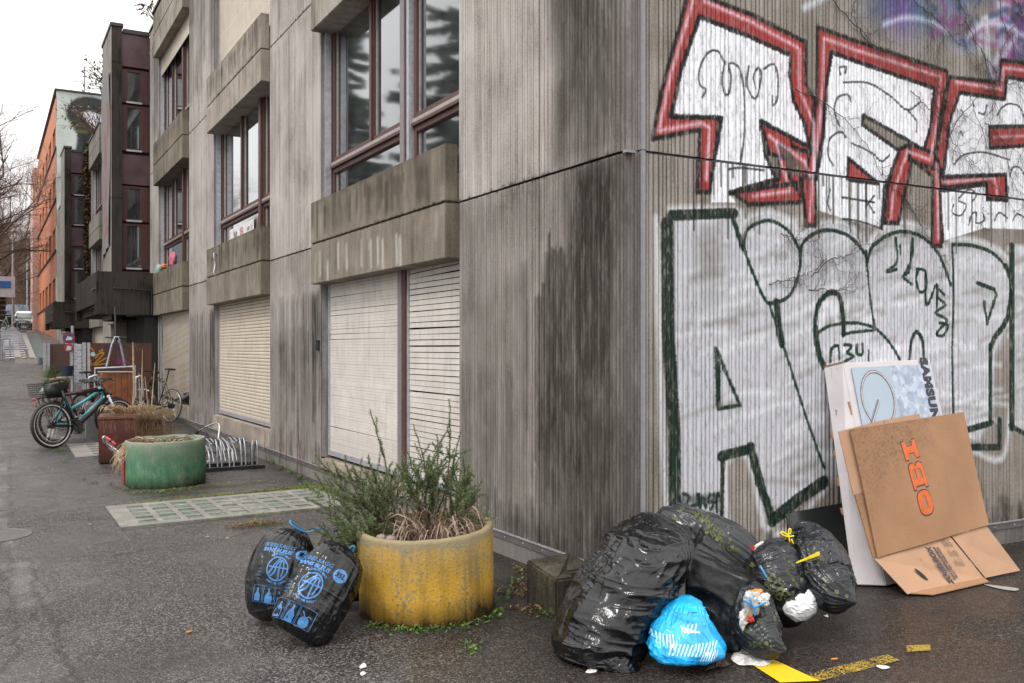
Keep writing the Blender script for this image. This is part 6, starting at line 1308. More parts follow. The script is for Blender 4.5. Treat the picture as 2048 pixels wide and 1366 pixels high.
def cardboard():
    t = NT('brown corrugated cardboard'); v = t.pos(); n = t.noise(v, 3, 4, .6); f = t.noise(v, 120, 2); fl = t.noise(t.pos(60, 1, 1), 3, 2)
    c = t.mix(t.ramp(n, (.3, 0), (.7, 1)), (.30, .168, .09), (.365, .212, .12)); c = t.mix(t.math('MULTIPLY', t.ramp(f, (.45, 0), (.7, 1)), .4), c, (.25, .13, .07))
    sp = t.ramp(t.noise(v, 55, 3, .7), (.50, 0), (.6, 1)); zone = t.n('SeparateXYZ', i_0=t.n('TexCoord').outputs['Object']); ux = zone.outputs['X']; uz = zone.outputs['Z']
    # dirt splashed along the top left part of the board
    g = t.math('SUBTRACT', t.math('MULTIPLY', uz, 1.3), t.math('MULTIPLY', ux, .85)); g = t.math('ADD', g, t.math('MULTIPLY', t.math('SUBTRACT', t.noise(v, 5, 3), .5), .8)); zn = t.ramp(g, (.66, 0), (1.1, .65))
    c = t.mix(t.math('MULTIPLY', zn, t.math('ADD', t.math('MULTIPLY', sp, .6), .25)), c, (.09, .05, .035))
    return t.done(c, .78, t.bump(t.math('ADD', t.math('MULTIPLY', fl, .5), f), .2, .002), spec=.2)
M_card = cardboard(); M_cardin = simple('pale inner cardboard', (.40, .235, .14), .8, var=.12, scale=6); M_obi = simple('orange ink', (.62, .12, .02), .6, bump=0)
# the carton: corners measured on the gable side
Bl, Bf = Vector((5.075, 4.405, .012)), Vector((5.245, 4.275, .012)); Tl, Tf = Vector((5.185, 4.755, 1.465)), Vector((5.205, 4.60, 1.50)); Br, Tr = Vector((6.30, 4.33, .012)), Vector((6.15, 4.615, 1.52))
back = Vector((0.0, .0, 0)); dB = Bl-Bf; dT = Tl-Tf
t = thing('television_carton', 'tall white television carton with blue artwork leaning on the gable', 'cardboard box', tuple(Bf))
m = MB(); m.hull8([Bf, Br, Br+dB, Bl, Tf, Tr, Tr+dT, Tl]); m.build('carton', M_carton, t, bevel=.006)
ex = (Tr-Tf); ez = (Bf-Tf); nn = ex.cross(ez).normalized(); nn = -nn if nn.y > 0 else nn
def fpt(u, v, d=.0): return Tf+ex*u+ez*v+nn*d      # u across, v down
def flat_on(name, V, F, fn, mat, parent, **kw):
    m = MB(); m.v = [tuple(fn(x, y)) for x, y, *_ in V]; m.f = [tuple(f) for f in F]; m.mi = [0]*len(F); return m.build(name, mat, parent, **kw)
q4 = lambda a, b, c, d: ([(a, b), (c, b), (c, d), (a, d)], [(0, 1, 2, 3)])
flat_on('artwork', *q4(.07, .025, .50, .98), lambda u, v: fpt(u, v, .0085), M_artb, t); flat_on('crystal_artwork', *q4(.50, .025, .965, .98), lambda u, v: fpt(u, v, .0085), M_facet, t)
W_, H_ = ex.length, ez.length
def art(V, F, u, v, s, mat, nm, a=0, d=.0105):
    V = [((x*math.cos(R(a))-y*math.sin(R(a)))*s, (x*math.sin(R(a))+y*math.cos(R(a)))*s) for x, y, *_ in V]; return flat_on(nm, V, F, lambda x, y: fpt(u+x/W_, v-y/H_, d), mat, t)
art(*ring2d(.182, .205, 60, sx=.86), .295, .175, 1, M_qring, 'ring_logo'); art(*ring2d(.190, .197, 60, sx=.86), .295, .175, 1, M_qhi, 'ring_logo', d=.0125)
art(*stroke2d([(-.175, -.245), (.0, -.01)], .022), .295, .175, 1, M_qring, 'ring_logo', d=.0145); art(*stroke2d([(-.170, -.243), (.004, -.01)], .007), .295, .175, 1, M_qhi, 'ring_logo', d=.0165)
art(*ring2d(.055, .068, 40), .20, .385, 1, M_qring, 'ring_logo'); art(*text_mesh('SAMSUNG', .112, .008, space=1.12), .90, .175, 1, M_ink, 'maker_lettering', -90)
for i, (k, s_) in enumerate(((.31, '· Não abrir por aqui.\n  Abrir no lado oposto.'), (.50, '· No abrir por aquí.\n  Abrir por el lado opuesto.'), (.68, '· Ne pas ouvrir de ce côté.\n  Ouvrir de l\'autre côté.'), (.86, '· Do not open here.\n  Open opposite side.'))):
    v, f = text_mesh(s_, .034); w = (Tl-Tf).length
    sfn = lambda x, y, k=k: (Tf.lerp(Bf, k)+(Tl.lerp(Bl, k)-Tf.lerp(Bf, k))*(.52+(y)/.19)+(Tf-Bf).normalized()*x*1.0)+(-RV*.006)
    m = MB(); m.v = [tuple(sfn(x, -y)) for x, y, *_ in v]; m.f = [tuple(q) for q in f]; m.mi = [0]*len(f); m.build('side_lettering', M_ink, t)
m = MB(); sw = lambda k, g: Tf.lerp(Bf, k).lerp(Tl.lerp(Bl, k), g)-RV*.0035
m.quad(sw(0.01, .30), sw(0.01, .31), sw(.99, .31), sw(.99, .30)); m.quad(sw(0.01, .62), sw(0.01, .63), sw(.99, .63), sw(.99, .62)); m.build('side_crease', M_ink, t)
for k, (a, b, g) in enumerate(((.18, .24, .02), (.40, .43, .97), (.30, .34, .97), (.52, .56, .98), (.66, .69, .98), (.78, .84, .02), (.87, .92, .98), (.33, .36, .03))):
    m = MB(); p, q = sw(a, g), sw(b, g); m.hull8([p-RV*.012+UV*.0, p+RV*.004, p+RV*.004+FV*.02, p-RV*.012+FV*.02, q-RV*.005, q+RV*.004, q+RV*.004+FV*.02, q-RV*.005+FV*.02]); m.build('torn_edge', M_cardtorn, t)
m = MB(); m.hull8([Tf+UV*.001, Tf+(Tr-Tf)*.02+UV*.001, Tl+(Tr-Tf)*.02+UV*.001, Tl+UV*.001, Tf+UV*.012, Tf+(Tr-Tf)*.02+UV*.006, Tl+(Tr-Tf)*.02+UV*.006, Tl+UV*.010]); m.build('torn_edge', M_cardtorn, t)
# removal box: upper board, flap behind, lower flap resting on the ground
a, b = Vector((5.10, 4.45, 1.05)), Vector((6.30, 4.45, 1.13)); c_, d_ = Vector((6.27, 4.23, .335)), Vector((5.11, 4.23, .225)); th_ = .007
Xa, Yd = (b-a), (d_-a); nb = Xa.cross(Yd).normalized(); nb = -nb if nb.y > 0 else nb
t2 = thing('cardboard_box', 'folded brown removal box with orange shop lettering, propped against the television carton', 'cardboard box', tuple((c_+d_)/2))
def bp(u, v, d=0.): return a+Xa*u+Yd*v+((c_-b)-(Yd))*u*v+nb*d
m = MB(); K = 14; pts = []
for j in range(K+1):
    for i in range(K+1): u, v = i/K, j/K; pts.append(bp(u, v, .012*math.sin(u*3.1)*math.sin(v*3)+.004*math.sin(u*9+v*4)))
n0 = len(pts); m.v = [tuple(p+nb*th_) for p in pts]+[tuple(p) for p in pts]
for j in range(K):
    for i in range(K): q = j*(K+1)+i; m.f.append((q, q+1, q+K+2, q+K+1)); m.f.append((n0+q, n0+q+K+1, n0+q+K+2, n0+q+1))
bd = [i for i in range(K+1)]+[(j+1)*(K+1)-1 for j in range(1, K+1)]+[K*(K+1)+i for i in range(K-1, -1, -1)]+[j*(K+1) for j in range(K-1, 0, -1)]
for q, w in zip(bd, bd[1:]+bd[:1]): m.f.append((q, n0+q, n0+w, w))
m.mi = [0]*len(m.f); up_ = m.build('front_board', M_card, t2, local=False, sharp=40)
m = MB(); e = -.022
m.hull8([bp(-.075, .0, e), bp(.30, -.035, e), bp(.30, .5, e), bp(-.065, .5, e), bp(-.075, .0, e+.008), bp(.30, -.035, e+.008), bp(.30, .5, e+.008), bp(-.065, .5, e+.008)]); m.build('back_flap', M_cardin, t2)
m = MB(); m.hull8([bp(.305, -.035, e), bp(.62, -.045, e), bp(.62, .4, e), bp(.305, .4, e), bp(.305, -.035, e+.008), bp(.62, -.045, e+.008), bp(.62, .4, e+.008), bp(.305, .4, e+.008)]); m.build('back_flap', M_cardin, t2)
m = MB(); m.hull8([bp(-.055, .505, e), bp(.3, .505, e), bp(.3, .99, e), bp(-.02, .99, e), bp(-.055, .505, e+.01), bp(.3, .505, e+.01), bp(.3, .99, e+.01), bp(-.02, .99, e+.01)]); m.build('back_flap', M_card, t2)
# lettering: slab capitals, reading upwards along the board
def obi():
    P = []
    def rr(w, h, r, n=6): return [(x*(w-r)+r*math.cos(R(a0+90*i/n)), y*(h-r)+r*math.sin(R(a0+90*i/n))) for (x, y, a0) in ((1, 1, 0), (-1, 1, 90), (-1, -1, 180), (1, -1, 270)) for i in range(n+1)]
    def ringp(o, i_, dx):
        n = len(o); return ([(x+dx, y) for x, y in o]+[(x+dx, y) for x, y in i_], [(k, (k+1) % n, n+(k+1) % n, n+k) for k in range(n)])
    def rect(x0, x1, y0, y1): return ([(x0, y0), (x1, y0), (x1, y1), (x0, y1)], [(0, 1, 2, 3)])
    O = [ringp(rr(.105, .085, .07), rr(.06, .022, .02), -.245)]
    B = [rect(-.10, .115, -.085, -.048), rect(-.10, .10, .048, .085), rect(-.08, -.025, -.048, .048), rect(.0, .03, -.048, .048), ringp(rr(.055, .085, .04), rr(.018, .048, .01), .065)]
    B = [rect(-.115, .03, -.09, -.055), rect(-.115, .03, .055, .09), rect(-.09, -.035, -.0549, .0549), rect(-.0349, .06, -.016, .016), ([(.03, -.09), (.085, -.085), (.11, -.055), (.10, -.016), (.075, 0), (.10, .016), (.11, .055), (.085, .085), (.03, .09), (.03, .055), (.055, .048), (.055, .016), (.0601, .0), (.055, -.016), (.055, -.048), (.03, -.055)], [tuple(range(16))])]
    I = [rect(.155, .30, -.09, -.055), rect(.155, .30, .055, .09), rect(.195, .26, -.0549, .0549)]
    I = [([(.15, -.09), (.31, -.09), (.31, -.05), (.26, -.035), (.26, .035), (.31, .05), (.31, .09), (.15, .09), (.15, .05), (.20, .035), (.20, -.035), (.15, -.05)], [tuple(range(12))])]
    return O, B, I
O, B_, I_ = obi(); W2, H2 = Xa.length, Yd.length
def place2(V, F, u, v, s, mat, nm, ang, d, par=t2, w=W2, h=H2, fn=bp):
    V = [((x*math.cos(R(ang))-y*math.sin(R(ang)))*s, (x*math.sin(R(ang))+y*math.cos(R(ang)))*s) for x, y, *_ in V]; m = MB()
    m.v = [tuple(fn(u+x/w, v-y/h, d+(.012*math.sin((u+x/w)*3.1)*math.sin((v-y/h)*3)+.004*math.sin((u+x/w)*9+(v-y/h)*4)))) for x, y in V]; m.f = [tuple(f) for f in F]; m.mi = [0]*len(F); return m.build(nm, mat, par)
for grp, nm in ((O, 'letter_o'), (B_, 'letter_b'), (I_, 'letter_i')):
    V, F = merge(grp); 
    c0 = (sum(p[0] for p in V)/len(V), sum(p[1] for p in V)/len(V)); Vb = [(c0[0]+(x-c0[0])*1.07+(0.004 if x > c0[0] else -.004), c0[1]+(y-c0[1])*1.06) for x, y in V]
    place2(Vb, F, .455, .455, .80, M_ink, 'letter_outline', 94, th_+.0015); place2(V, F, .455, .455, .80, M_obi, nm, 94, th_+.003)
place2(*ring2d(.006, .009, 14), .46, .18, 1, M_ink, 'small_mark', 0, th_+.0015)
# lower flap
g0, g1, g2 = Vector((5.14, 4.12, .006)), Vector((5.27, 4.05, .004)), Vector((6.52, 4.03, .006)); h0, h1 = Vector((5.09, 4.24, .215)), Vector((6.26, 4.24, .325))
LX, LY = (h1-h0), None
def lp(u, v, d=0.):
    bot = Vector((5.17, 4.05, .018)).lerp(Vector((6.42, 4.09, .018)), u); top = h0.lerp(h1, u); p = top.lerp(bot, v); return p+Vector((0, -1, .35)).normalized()*d
m = MB(); m.hull8([lp(0, 0, 0), lp(.655, 0, 0), lp(.655, 1, 0), lp(0, 1, 0), lp(0, 0, .006), lp(.655, 0, .006), lp(.655, 1, .006), lp(0, 1, .006)]); fl = m.build('lower_flap', M_cardin, t2)
m = MB(); m.hull8([lp(.67, 0, 0), lp(1, 0, 0), lp(1, 1, 0), lp(.67, 1, 0), lp(.67, 0, .006), lp(1, 0, .006), lp(1, 1, .006), lp(.67, 1, .006)]); m.build('lower_flap', M_cardin, t2)
m = MB(); p0, p1, p2, p3 = lp(.02, 1, 0), lp(.66, 1, 0), lp(.62, 1, 0)+Vector((0, -.07, -.008)), lp(.12, 1, 0)+Vector((0, -.085, -.008)); m.hull8([p0, p1, p2, p3, p0+UV*.006, p1+UV*.006, p2+UV*.006, p3+UV*.006]); m.build('bottom_flap', M_card, t2)
LW_, LH_ = LX.length, (lp(.5, 1)-lp(.5, 0)).length
def place3(V, F, u, v, s, mat, nm, ang, sx=1):
    V = [((x*math.cos(R(ang))-y*math.sin(R(ang)))*s, (x*math.sin(R(ang))+y*math.cos(R(ang)))*s) for x, y, *_ in V]; m = MB(); m.v = [tuple(lp(u+x*sx/LW_, v-y/LH_, .0085)) for x, y in V]; m.f = [tuple(f) for f in F]; m.mi = [0]*len(F); return m.build(nm, mat, t2)
place3(*text_mesh('ZÜGELBOX', .058, .003), .405, .52, 1, M_ink, 'box_lettering', 78); place3(*text_mesh('BOX DEMENAGEMENT', .026, .0012), .45, .50, 1, M_ink, 'box_lettering', 78); place3(*text_mesh('BOX PER TRASLOCO', .026, .0012), .475, .50, 1, M_ink, 'box_lettering', 78)
parts = [(*stroke2d([(0, 0), (random.Random(i).uniform(.03, .07), 0)], .0022), (-.06+.075*(i // 9), -.045+.0095*(i % 9))) for i in range(27)]
V, F = merge(parts); place3(V, F, .56, .46, 1, M_ink, 'small_print', 78)
parts = [(*ring2d(.020, .024, 20, 0, 360, .6), ), ]; m = MB()
sl = [(.016*math.cos(R(x))+(0 if True else 0), .055*math.sin(R(x))) for x in range(0, 360, 20)]; V = sl; F = [tuple(range(len(sl)))]; place3(V, F, .215, .62, 1, M_dark, 'hand_hole', 12)
sl2 = ring2d(.9, 1., 20); place3([(x*.016, y*.055) for x, y in sl2[0]], sl2[1], .315, .42, 1, M_cardtorn, 'hand_hole', 12)
# dark sheet of glass behind the carton
def dark_glass():
    t = NT('smoked glass'); g = t.n('BsdfGlossy', i_Roughness=.22); t.set(g, 'Color', (.35, .4, .38)); tr = t.n('BsdfTransparent'); t.set(tr, 'Color', (.12, .14, .13)); m = t.n('MixShader'); t.set(m, 0, t.n('Fresnel', i_IOR=1.5).outputs[0]); t.t.links.new(tr.outputs[0], m.inputs[1]); t.t.links.new(g.outputs[0], m.inputs[2]); t.t.links.new(m.outputs[0], t.out.inputs[0]); return t.m
m = MB(); p = [Vector((5.24, 4.60, .02)), Vector((4.93, 4.66, .02)), Vector((4.92, 4.752, .62)), Vector((4.98, 4.757, .72)), Vector((5.3, 4.757, .74)), Vector((5.5, 4.66, .02))]
o = MB().prism([Vector((4.86, 4.56, .01)), Vector((5.6, 4.56, .01)), Vector((5.6, 4.745, .50)), Vector((4.80, 4.745, .46))], (0, .008, .002)).build('glass_sheet', dark_glass(), None, loc=(5.2, 4.56, 0)); tag(o, 'dark glass sheet leaning on the gable beside the television carton', 'glass sheet')
# ---------------------------------------------------------------- yellow parking line
def line_mat(name, wear):
    t = NT(name); v = t.pos(kind='World'); n = t.noise(v, 40, 4, .7); b = t.noise(v, 5, 3); f = t.math('ADD', t.math('MULTIPLY', t.noise(v, 120, 3, .7), .55), t.math('MULTIPLY', t.math('ADD', t.math('MULTIPLY', b, .6), t.math('MULTIPLY', n, .4)), .45))
    c = t.mix(t.ramp(f, (.3, 0), (.7, 1)), (.74, .50, .01) if wear < .45 else (.45, .30, .03), (.56, .38, .01) if wear < .45 else (.34, .23, .03)); p = t.n('BsdfPrincipled', i_Roughness=.5); t.set(p, 'Base Color', c); t.set(p, 'Normal', t.bump(t.vor(v, 115), .5, .004)); tr = t.n('BsdfTransparent')
    mx = t.n('MixShader'); t.set(mx, 0, t.ramp(f, (wear, 0), (wear+.05, 1))); t.t.links.new(tr.outputs[0], mx.inputs[1]); t.t.links.new(p.outputs[0], mx.inputs[2]); t.t.links.new(mx.outputs[0], t.out.inputs[0]); return t.m
M_line = line_mat('yellow road paint', .33); M_line2 = line_mat('rubbed yellow road paint', .485)
def strip(pts, mat, h=.005):
    m = MB(); q = [Vector((x, y, gz(x, y)+h)) for x, y in pts]; m.quad(*q); return m.build('road_marking', mat, None, loc=tuple(q[0]))
o = strip([(3.445,3.846),(3.55,3.845),(3.49,3.223),(3.313,3.306)], M_line); tag(o, kind='structure')
o = strip([(3.504,3.324),(4.101,3.331),(4.079,3.237),(3.49,3.223)], M_line2); tag(o, kind='structure')
o = strip([(4.31,3.382),(4.438,3.33),(4.355,3.263),(4.226,3.307)], M_line2); tag(o, kind='structure')
# ---------------------------------------------------------------- bicycles
def bike(label, pos, rot, wb=1.12, Rw=.34, frame=(.02, .02, .02), tube_r=.018, fat=.022, saddle=(.03, .03, .03), rim=(.5, .5, .5), low=False, fender=False, rack=False, basket=False, drop=False, accent=None, name='bicycle', lamp=True, fork=None, steer=0., group='bicycles parked in the yard', rimline=None):
    """x forward, z up, rear hub above the origin"""
    t = thing(name, label, 'bicycle', pos, rot, group)
    Mf = simple('bike paint %.2f %.2f %.2f' % frame, frame, .3, .1, var=.15); Ms = simple('saddle %.2f' % saddle[0], saddle, .55); Mr = simple('rim %.2f' % rim[0], rim, .3, .6); K = dict(local=True)
    hub = Vector((0, 0, Rw)); fh = Vector((wb, 0, Rw)); bb = Vector((.44, 0, Rw-.05)); st = Vector((.27, 0, Rw+.50 if not low else Rw+.42)); ht = Vector((wb-.27, 0, Rw+.56)); hb = Vector((wb-.20, 0, Rw+.40))
    def wheel(c, nm, ang=0):
        m = MB(); m.lathe([(Rw-fat*2-.016, -.011), (Rw-fat*2+.004, -.013), (Rw-fat*2+.006, 0), (Rw-fat*2+.004, .013), (Rw-fat*2-.016, .011), (Rw-fat*2-.018, 0), (Rw-fat*2-.016, -.011)], 40, (0, 0, 0), 'y'); w = m.build('wheel', Mr, t, smooth=True, **K); w.location = c; w.rotation_euler = (0, 0, ang)
        m = MB(); m.lathe([(Rw-fat+fat*math.cos(a), fat*.95*math.sin(a)) for a in [2*math.pi*i/10 for i in range(11)]], 44, (0, 0, 0), 'y'); m.build('tyre', M_rub, w, smooth=True, **K)
        if rimline: m = MB(); [m.lathe([(Rw-fat*2+.012, s_), (Rw-fat*2+.004, s_), ], 44, (0, 0, 0), 'y') for s_ in (-fat*.82, fat*.82)]; m.lathe([(Rw-fat*2+.001, -fat*.7), (Rw-fat*2+.019, -fat*.93)], 44, (0, 0, 0), 'y').lathe([(Rw-fat*2+.001, fat*.7), (Rw-fat*2+.019, fat*.93)], 44, (0, 0, 0), 'y'); m.build('reflective_band', simple('reflective band', rimline, .4), w, **K)
        m = MB()
        for k in range(28):
            a = 2*math.pi*k/28; s_ = 1 if k % 2 else -1; b = a+.35*(1 if k % 4 < 2 else -1); m.tube([(.022*math.cos(b), s_*.028, .022*math.sin(b)), ((Rw-fat*2-.01)*math.cos(a), 0, (Rw-fat*2-.01)*math.sin(a))], .0014, 3, caps=False)
        o = m.build('spokes', M_chrome, w, **K); o['kind'] = 'stuff'
        m = MB(); m.tube([(0, -.05, 0), (0, .05, 0)], .024 if nm else .05, 12); m.tube([(0, -.022, 0), (0, -.016, 0)], .06, 18); m.build('hub', M_blk if not nm else M_chrome, w, **K); return w
    wheel(hub, 0); wheel(fh, 1, steer)
    m = MB(); dt = tube_r*1.5
    m.tube([bb, (hb.x-.01, 0, hb.z-.02)], [dt*1.1, dt], 10); m.tube([st-Vector((0, 0, .02)), (ht.x, 0, ht.z-.03)] if not low else [(.33, 0, Rw+.22), (.60, 0, Rw+.33), (ht.x, 0, ht.z-.05)], tube_r, 10); m.tube([bb, st+Vector((-.03, 0, .05))], tube_r*.95, 10); m.tube([ht+Vector((-.008, 0, .02)), hb], tube_r*1.15, 10)
    m.build('frame', Mf, t, smooth=True, **K)
    m = MB()
    for s_ in (-1, 1): m.tube([bb+Vector((0, s_*.03, 0)), (.2, s_*.055, Rw-.02), hub+Vector((0, s_*.062, 0))], tube_r*.55, 7); m.tube([st+Vector((0, s_*.02, -.06)), hub+Vector((0, s_*.062, 0))], tube_r*.5, 7)
    m.build('rear_stays', Mf, t, smooth=True, **K)
    m = MB(); dx = (hb-ht).normalized()
    for s_ in (-1, 1): m.tube([hb+Vector((0, s_*.05, 0)), hb+dx*.16+Vector((.0, s_*.055, 0)), fh+Vector((0, s_*.055, 0))], tube_r*.75, 8)
    m.tube([hb+Vector((0, -.06, .01)), hb+Vector((0, .06, .01))], tube_r, 8); f_ = m.build('fork', simple('fork paint', fork, .3) if fork else Mf, t, smooth=True, **K)
    if fork:
        m = MB()
        for s_ in (-1, 1): a_ = hb.lerp(fh, .55)+Vector((0, s_*.055, 0)); m.tube([a_, hb.lerp(fh, .82)+Vector((0, s_*.055, 0))], tube_r*.8, 8)
        m.build('red_band', simple('fork red', (.5, .01, .02), .3), f_, **K)
    m = MB(); s0 = st+Vector((-.075, 0, .22)); m.tube([st+Vector((-.02, 0, .0)), s0], .013, 8); m.build('seat_post', M_blk, t, **K)
    m = MB(); P = [(-.15, .0), (-.13, .07), (-.05, .075), (.03, .03), (.13, .017), (.15, 0)]; out = [(x, y) for x, y in P]+[(x, -y) for x, y in P[::-1][1:-1]]
    m.prism([s0+Vector((x, y, .0)) for x, y in out], (0, 0, .035)); m.build('saddle', Ms, t, bevel=.010, **K)
    top = ht+Vector((-.03, 0, .10)); m = MB(); m.tube([ht, top, top+Vector((.06, 0, .02))], .014, 8); c = top+Vector((.06, 0, .02))
    if drop:
        for s_ in (-1, 1): m.tube(smooth([tuple(c), tuple(c+Vector((0, s_*.12, 0))), tuple(c+Vector((.03, s_*.2, 0))), tuple(c+Vector((.10, s_*.21, -.01))), tuple(c+Vector((.11, s_*.21, -.07))), tuple(c+Vector((.03, s_*.21, -.13))), tuple(c+Vector((-.03, s_*.21, -.13)))], 4), .013, 8)
    else:
        for s_ in (-1, 1): m.tube(smooth([tuple(c), tuple(c+Vector((-.01, s_*.12, .02))), tuple(c+Vector((-.06, s_*.26, .02))), tuple(c+Vector((-.12, s_*.31, .01)))], 4), .011, 8)
    h_ = m.build('handlebar', M_blk, t, smooth=True, **K)
    m = MB()
    for s_ in (-1, 1):
        if drop: m.tube([c+Vector((.10, s_*.21, 0)), c+Vector((.13, s_*.21, .05))], .016, 8)
        else: m.tube([c+Vector((-.06, s_*.26, .02)), c+Vector((-.14, s_*.32, .01))], .018, 8); m.tube([c+Vector((-.02, s_*.17, .02)), c+Vector((.04, s_*.26, -.02))], .008, 6)
    m.build('grip', M_rub, h_, **K)
    m = MB(); m.tube([bb+Vector((0, -.05, 0)), bb+Vector((0, .05, 0))], .035, 12); m.tube([bb+Vector((0, -.052, 0)), bb+Vector((0, -.046, 0))], .085, 24)
    for s_ in (-1, 1): e = bb+Vector((s_*.12, s_*.07, -s_*.11)); m.tube([bb+Vector((0, s_*.06, 0)), e], .009, 6); m.box(e.x-.045, e.x+.045, e.y-.0, e.y+s_*.08 if s_ > 0 else e.y, e.z-.012, e.z+.012) if s_ > 0 else m.box(e.x-.045, e.x+.045, e.y-.08, e.y, e.z-.012, e.z+.012)
    m.tube([bb+Vector((0, -.05, .075)), hub+Vector((0, -.02, .04))], .004, 4); m.tube([bb+Vector((0, -.05, -.08)), hub+Vector((0, -.02, -.045))], .004, 4)
    m.build('crankset', M_blk if fat > .024 else M_chrome, t, **K)
    if fender:
        for c0, a0, a1 in ((hub, 20, 195), (fh, 20, 165)):
            m = MB(); P = [(c0.x+(Rw+.02)*math.cos(R(a)), (Rw+.02)*math.sin(R(a))+c0.z) for a in range(a0, a1, 12)]
            for p, q in zip(P[:-1], P[1:]): m.hull8([(p[0], -.03, p[1]), (q[0], -.03, q[1]), (q[0], .03, q[1]), (p[0], .03, p[1]), (p[0], -.03, p[1]+.005), (q[0], -.03, q[1]+.005), (q[0], .03, q[1]+.005), (p[0], .03, p[1]+.005)])
            m.build('mudguard', M_blk, t, **K)
    if rack or basket:
        m = MB(); z = Rw*2+.07
        for s_ in (-1, 1): m.tube([(-.30, s_*.06, z), (.20, s_*.06, z), (.25, s_*.03, z-.02)], .006, 6); m.tube([(-.1, s_*.07, z), (0, s_*.075, Rw)], .005, 6); m.tube([(-.22, s_*.07, z), (0, s_*.075, Rw)], .005, 6)
        for x in (-.3, -.15, 0, .15): m.tube([(x, -.06, z), (x, .06, z)], .005, 6)
        rk = m.build('luggage_rack', M_blk, t, **K)
        m = MB(); m.ell((-.33, 0, z-.02), .018, .035, .022, 12, 8); m.build('tail_light', simple('red lens', (.55, .01, .01), .15), t, smooth=True, **K)
    if basket:
        m = MB(); z = Rw*2+.09
        for k in range(7):
            zz = z+k*.035; w = .15+.01*k; m.tube([(-.36-w*.1, -w, zz), (.02, -w, zz), (.02, w, zz), (-.36-w*.1, w, zz)], .004, 4, closed=True)
        for i in range(12):
            for s_ in (-1, 1): x = -.36+i*.034; m.tube([(x, s_*.15, z), (x, s_*.21, z+.21)], .003, 4)
        for i in range(8):
            for xx in (-.37, .02): y = -.15+i*.043; m.tube([(xx, y, z), (xx, y*1.35, z+.21)], .003, 4)
        m.build('basket', M_blk, t, **K)
    if lamp: m = MB(); m.ell((hb.x+.08, 0, hb.z+.06), .03, .03, .03, 12, 8); m.build('lamp', M_blk, f_, smooth=True, **K)
    return t
def dirz(p, q): return math.atan2(q[1]-p[1], q[0]-p[0])
gp = lambda p: (p[0], p[1], gz(p[0], p[1])+.004)
q0 = [(0.921,16.674),(2.127,17.472)]
bk = bike('black electric bicycle with pale rim lines and white and red fork', gp(q0[0]), (R(-7), 0, dirz(*q0)), wb=1.29, Rw=.372, fat=.030, tube_r=.026, saddle=(.30, .17, .11), rimline=(.62, .62, .6), rim=(.03, .03, .03), fork=(.75, .75, .76), frame=(.012, .012, .013))
q1 = [(q0[0][0]+.02, q0[0][1]+.42), (q0[1][0]+.02, q0[1][1]+.45)]
bike('turquoise step through bicycle with black mudguards and rear rack, second in the row', (q1[0][0]+.02, q1[0][1], gz(*q1[0])), (R(-5), 0, dirz(*q1)), wb=1.22, Rw=.36, fat=.026, tube_r=.026, frame=(.10, .42, .47), low=True, fender=True, rack=True, saddle=(.03, .03, .03))
q2 = [(q0[0][0]-.10, q0[0][1]+.92), (q0[1][0]-.1, q0[1][1]+.95)]
bike('dark bicycle with a wire rear basket and pale saddle, third in the row', (q2[0][0]+.22, q2[0][1], gz(*q2[0])), (R(-4), 0, dirz(*q2)), wb=1.10, Rw=.35, tube_r=.018, frame=(.16, .02, .03), basket=True, fender=True, rack=True, saddle=(.42, .38, .39))
q3 = [(1.941,18.855),(2.719,19.63)]
bike('old black bicycle with chrome rims farthest back in the row', gp((q3[0][0]-.35, q3[0][1]+.5)), (R(-6), 0, dirz(*q3)+.05), wb=1.08, Rw=.345, tube_r=.014, frame=(.03, .03, .035), fender=True)
bike('black and yellow racing bicycle leaning against the broken shutter', (3.20, 19.9, gz(3.2, 19.9)), (R(7), 0, R(116)), wb=1.0, Rw=.345, fat=.014, tube_r=.015, frame=(.05, .04, .02), drop=True, rim=(.45, .45, .45), steer=R(28), lamp=False)
m = MB(); V8 = [(-.16, -.09, 0), (.16, -.09, 0), (.16, .09, 0), (-.16, .09, 0), (-.18, -.11, .20), (.17, -.10, .26), (.17, .10, .26), (-.18, .11, .20)]; m.hull8(V8); o = m.build('saddle_bag', M_rub, None, bevel=.03, smooth=True); b_ = Vector((q1[0][0]+.02, q1[0][1], 0)); o.location = (b_.x+.02, b_.y-.02, gz(b_.x, b_.y)+.80); o.rotation_euler = (0, 0, dirz(*q1)); tag(o, 'slumped black bag strapped on the turquoise bicycle rack', 'bag')
m = MB(); m.ell((0, 0, 0), .15, .11, .09, 16, 10); V = np.array(m.v); V = V*(1+fbm(V*12, 2, 4)[:, None]*.25); m.v = [tuple(v) for v in V]; o = m.build('plastic_bottle_bag', simple('pale green film', (.35, .45, .38), .3), None, smooth=True); o.location = (q2[0][0]+.08, q2[0][1], gz(*q2[0])+.86); tag(o, 'pale crumpled bag inside the rear wire basket', 'bag')
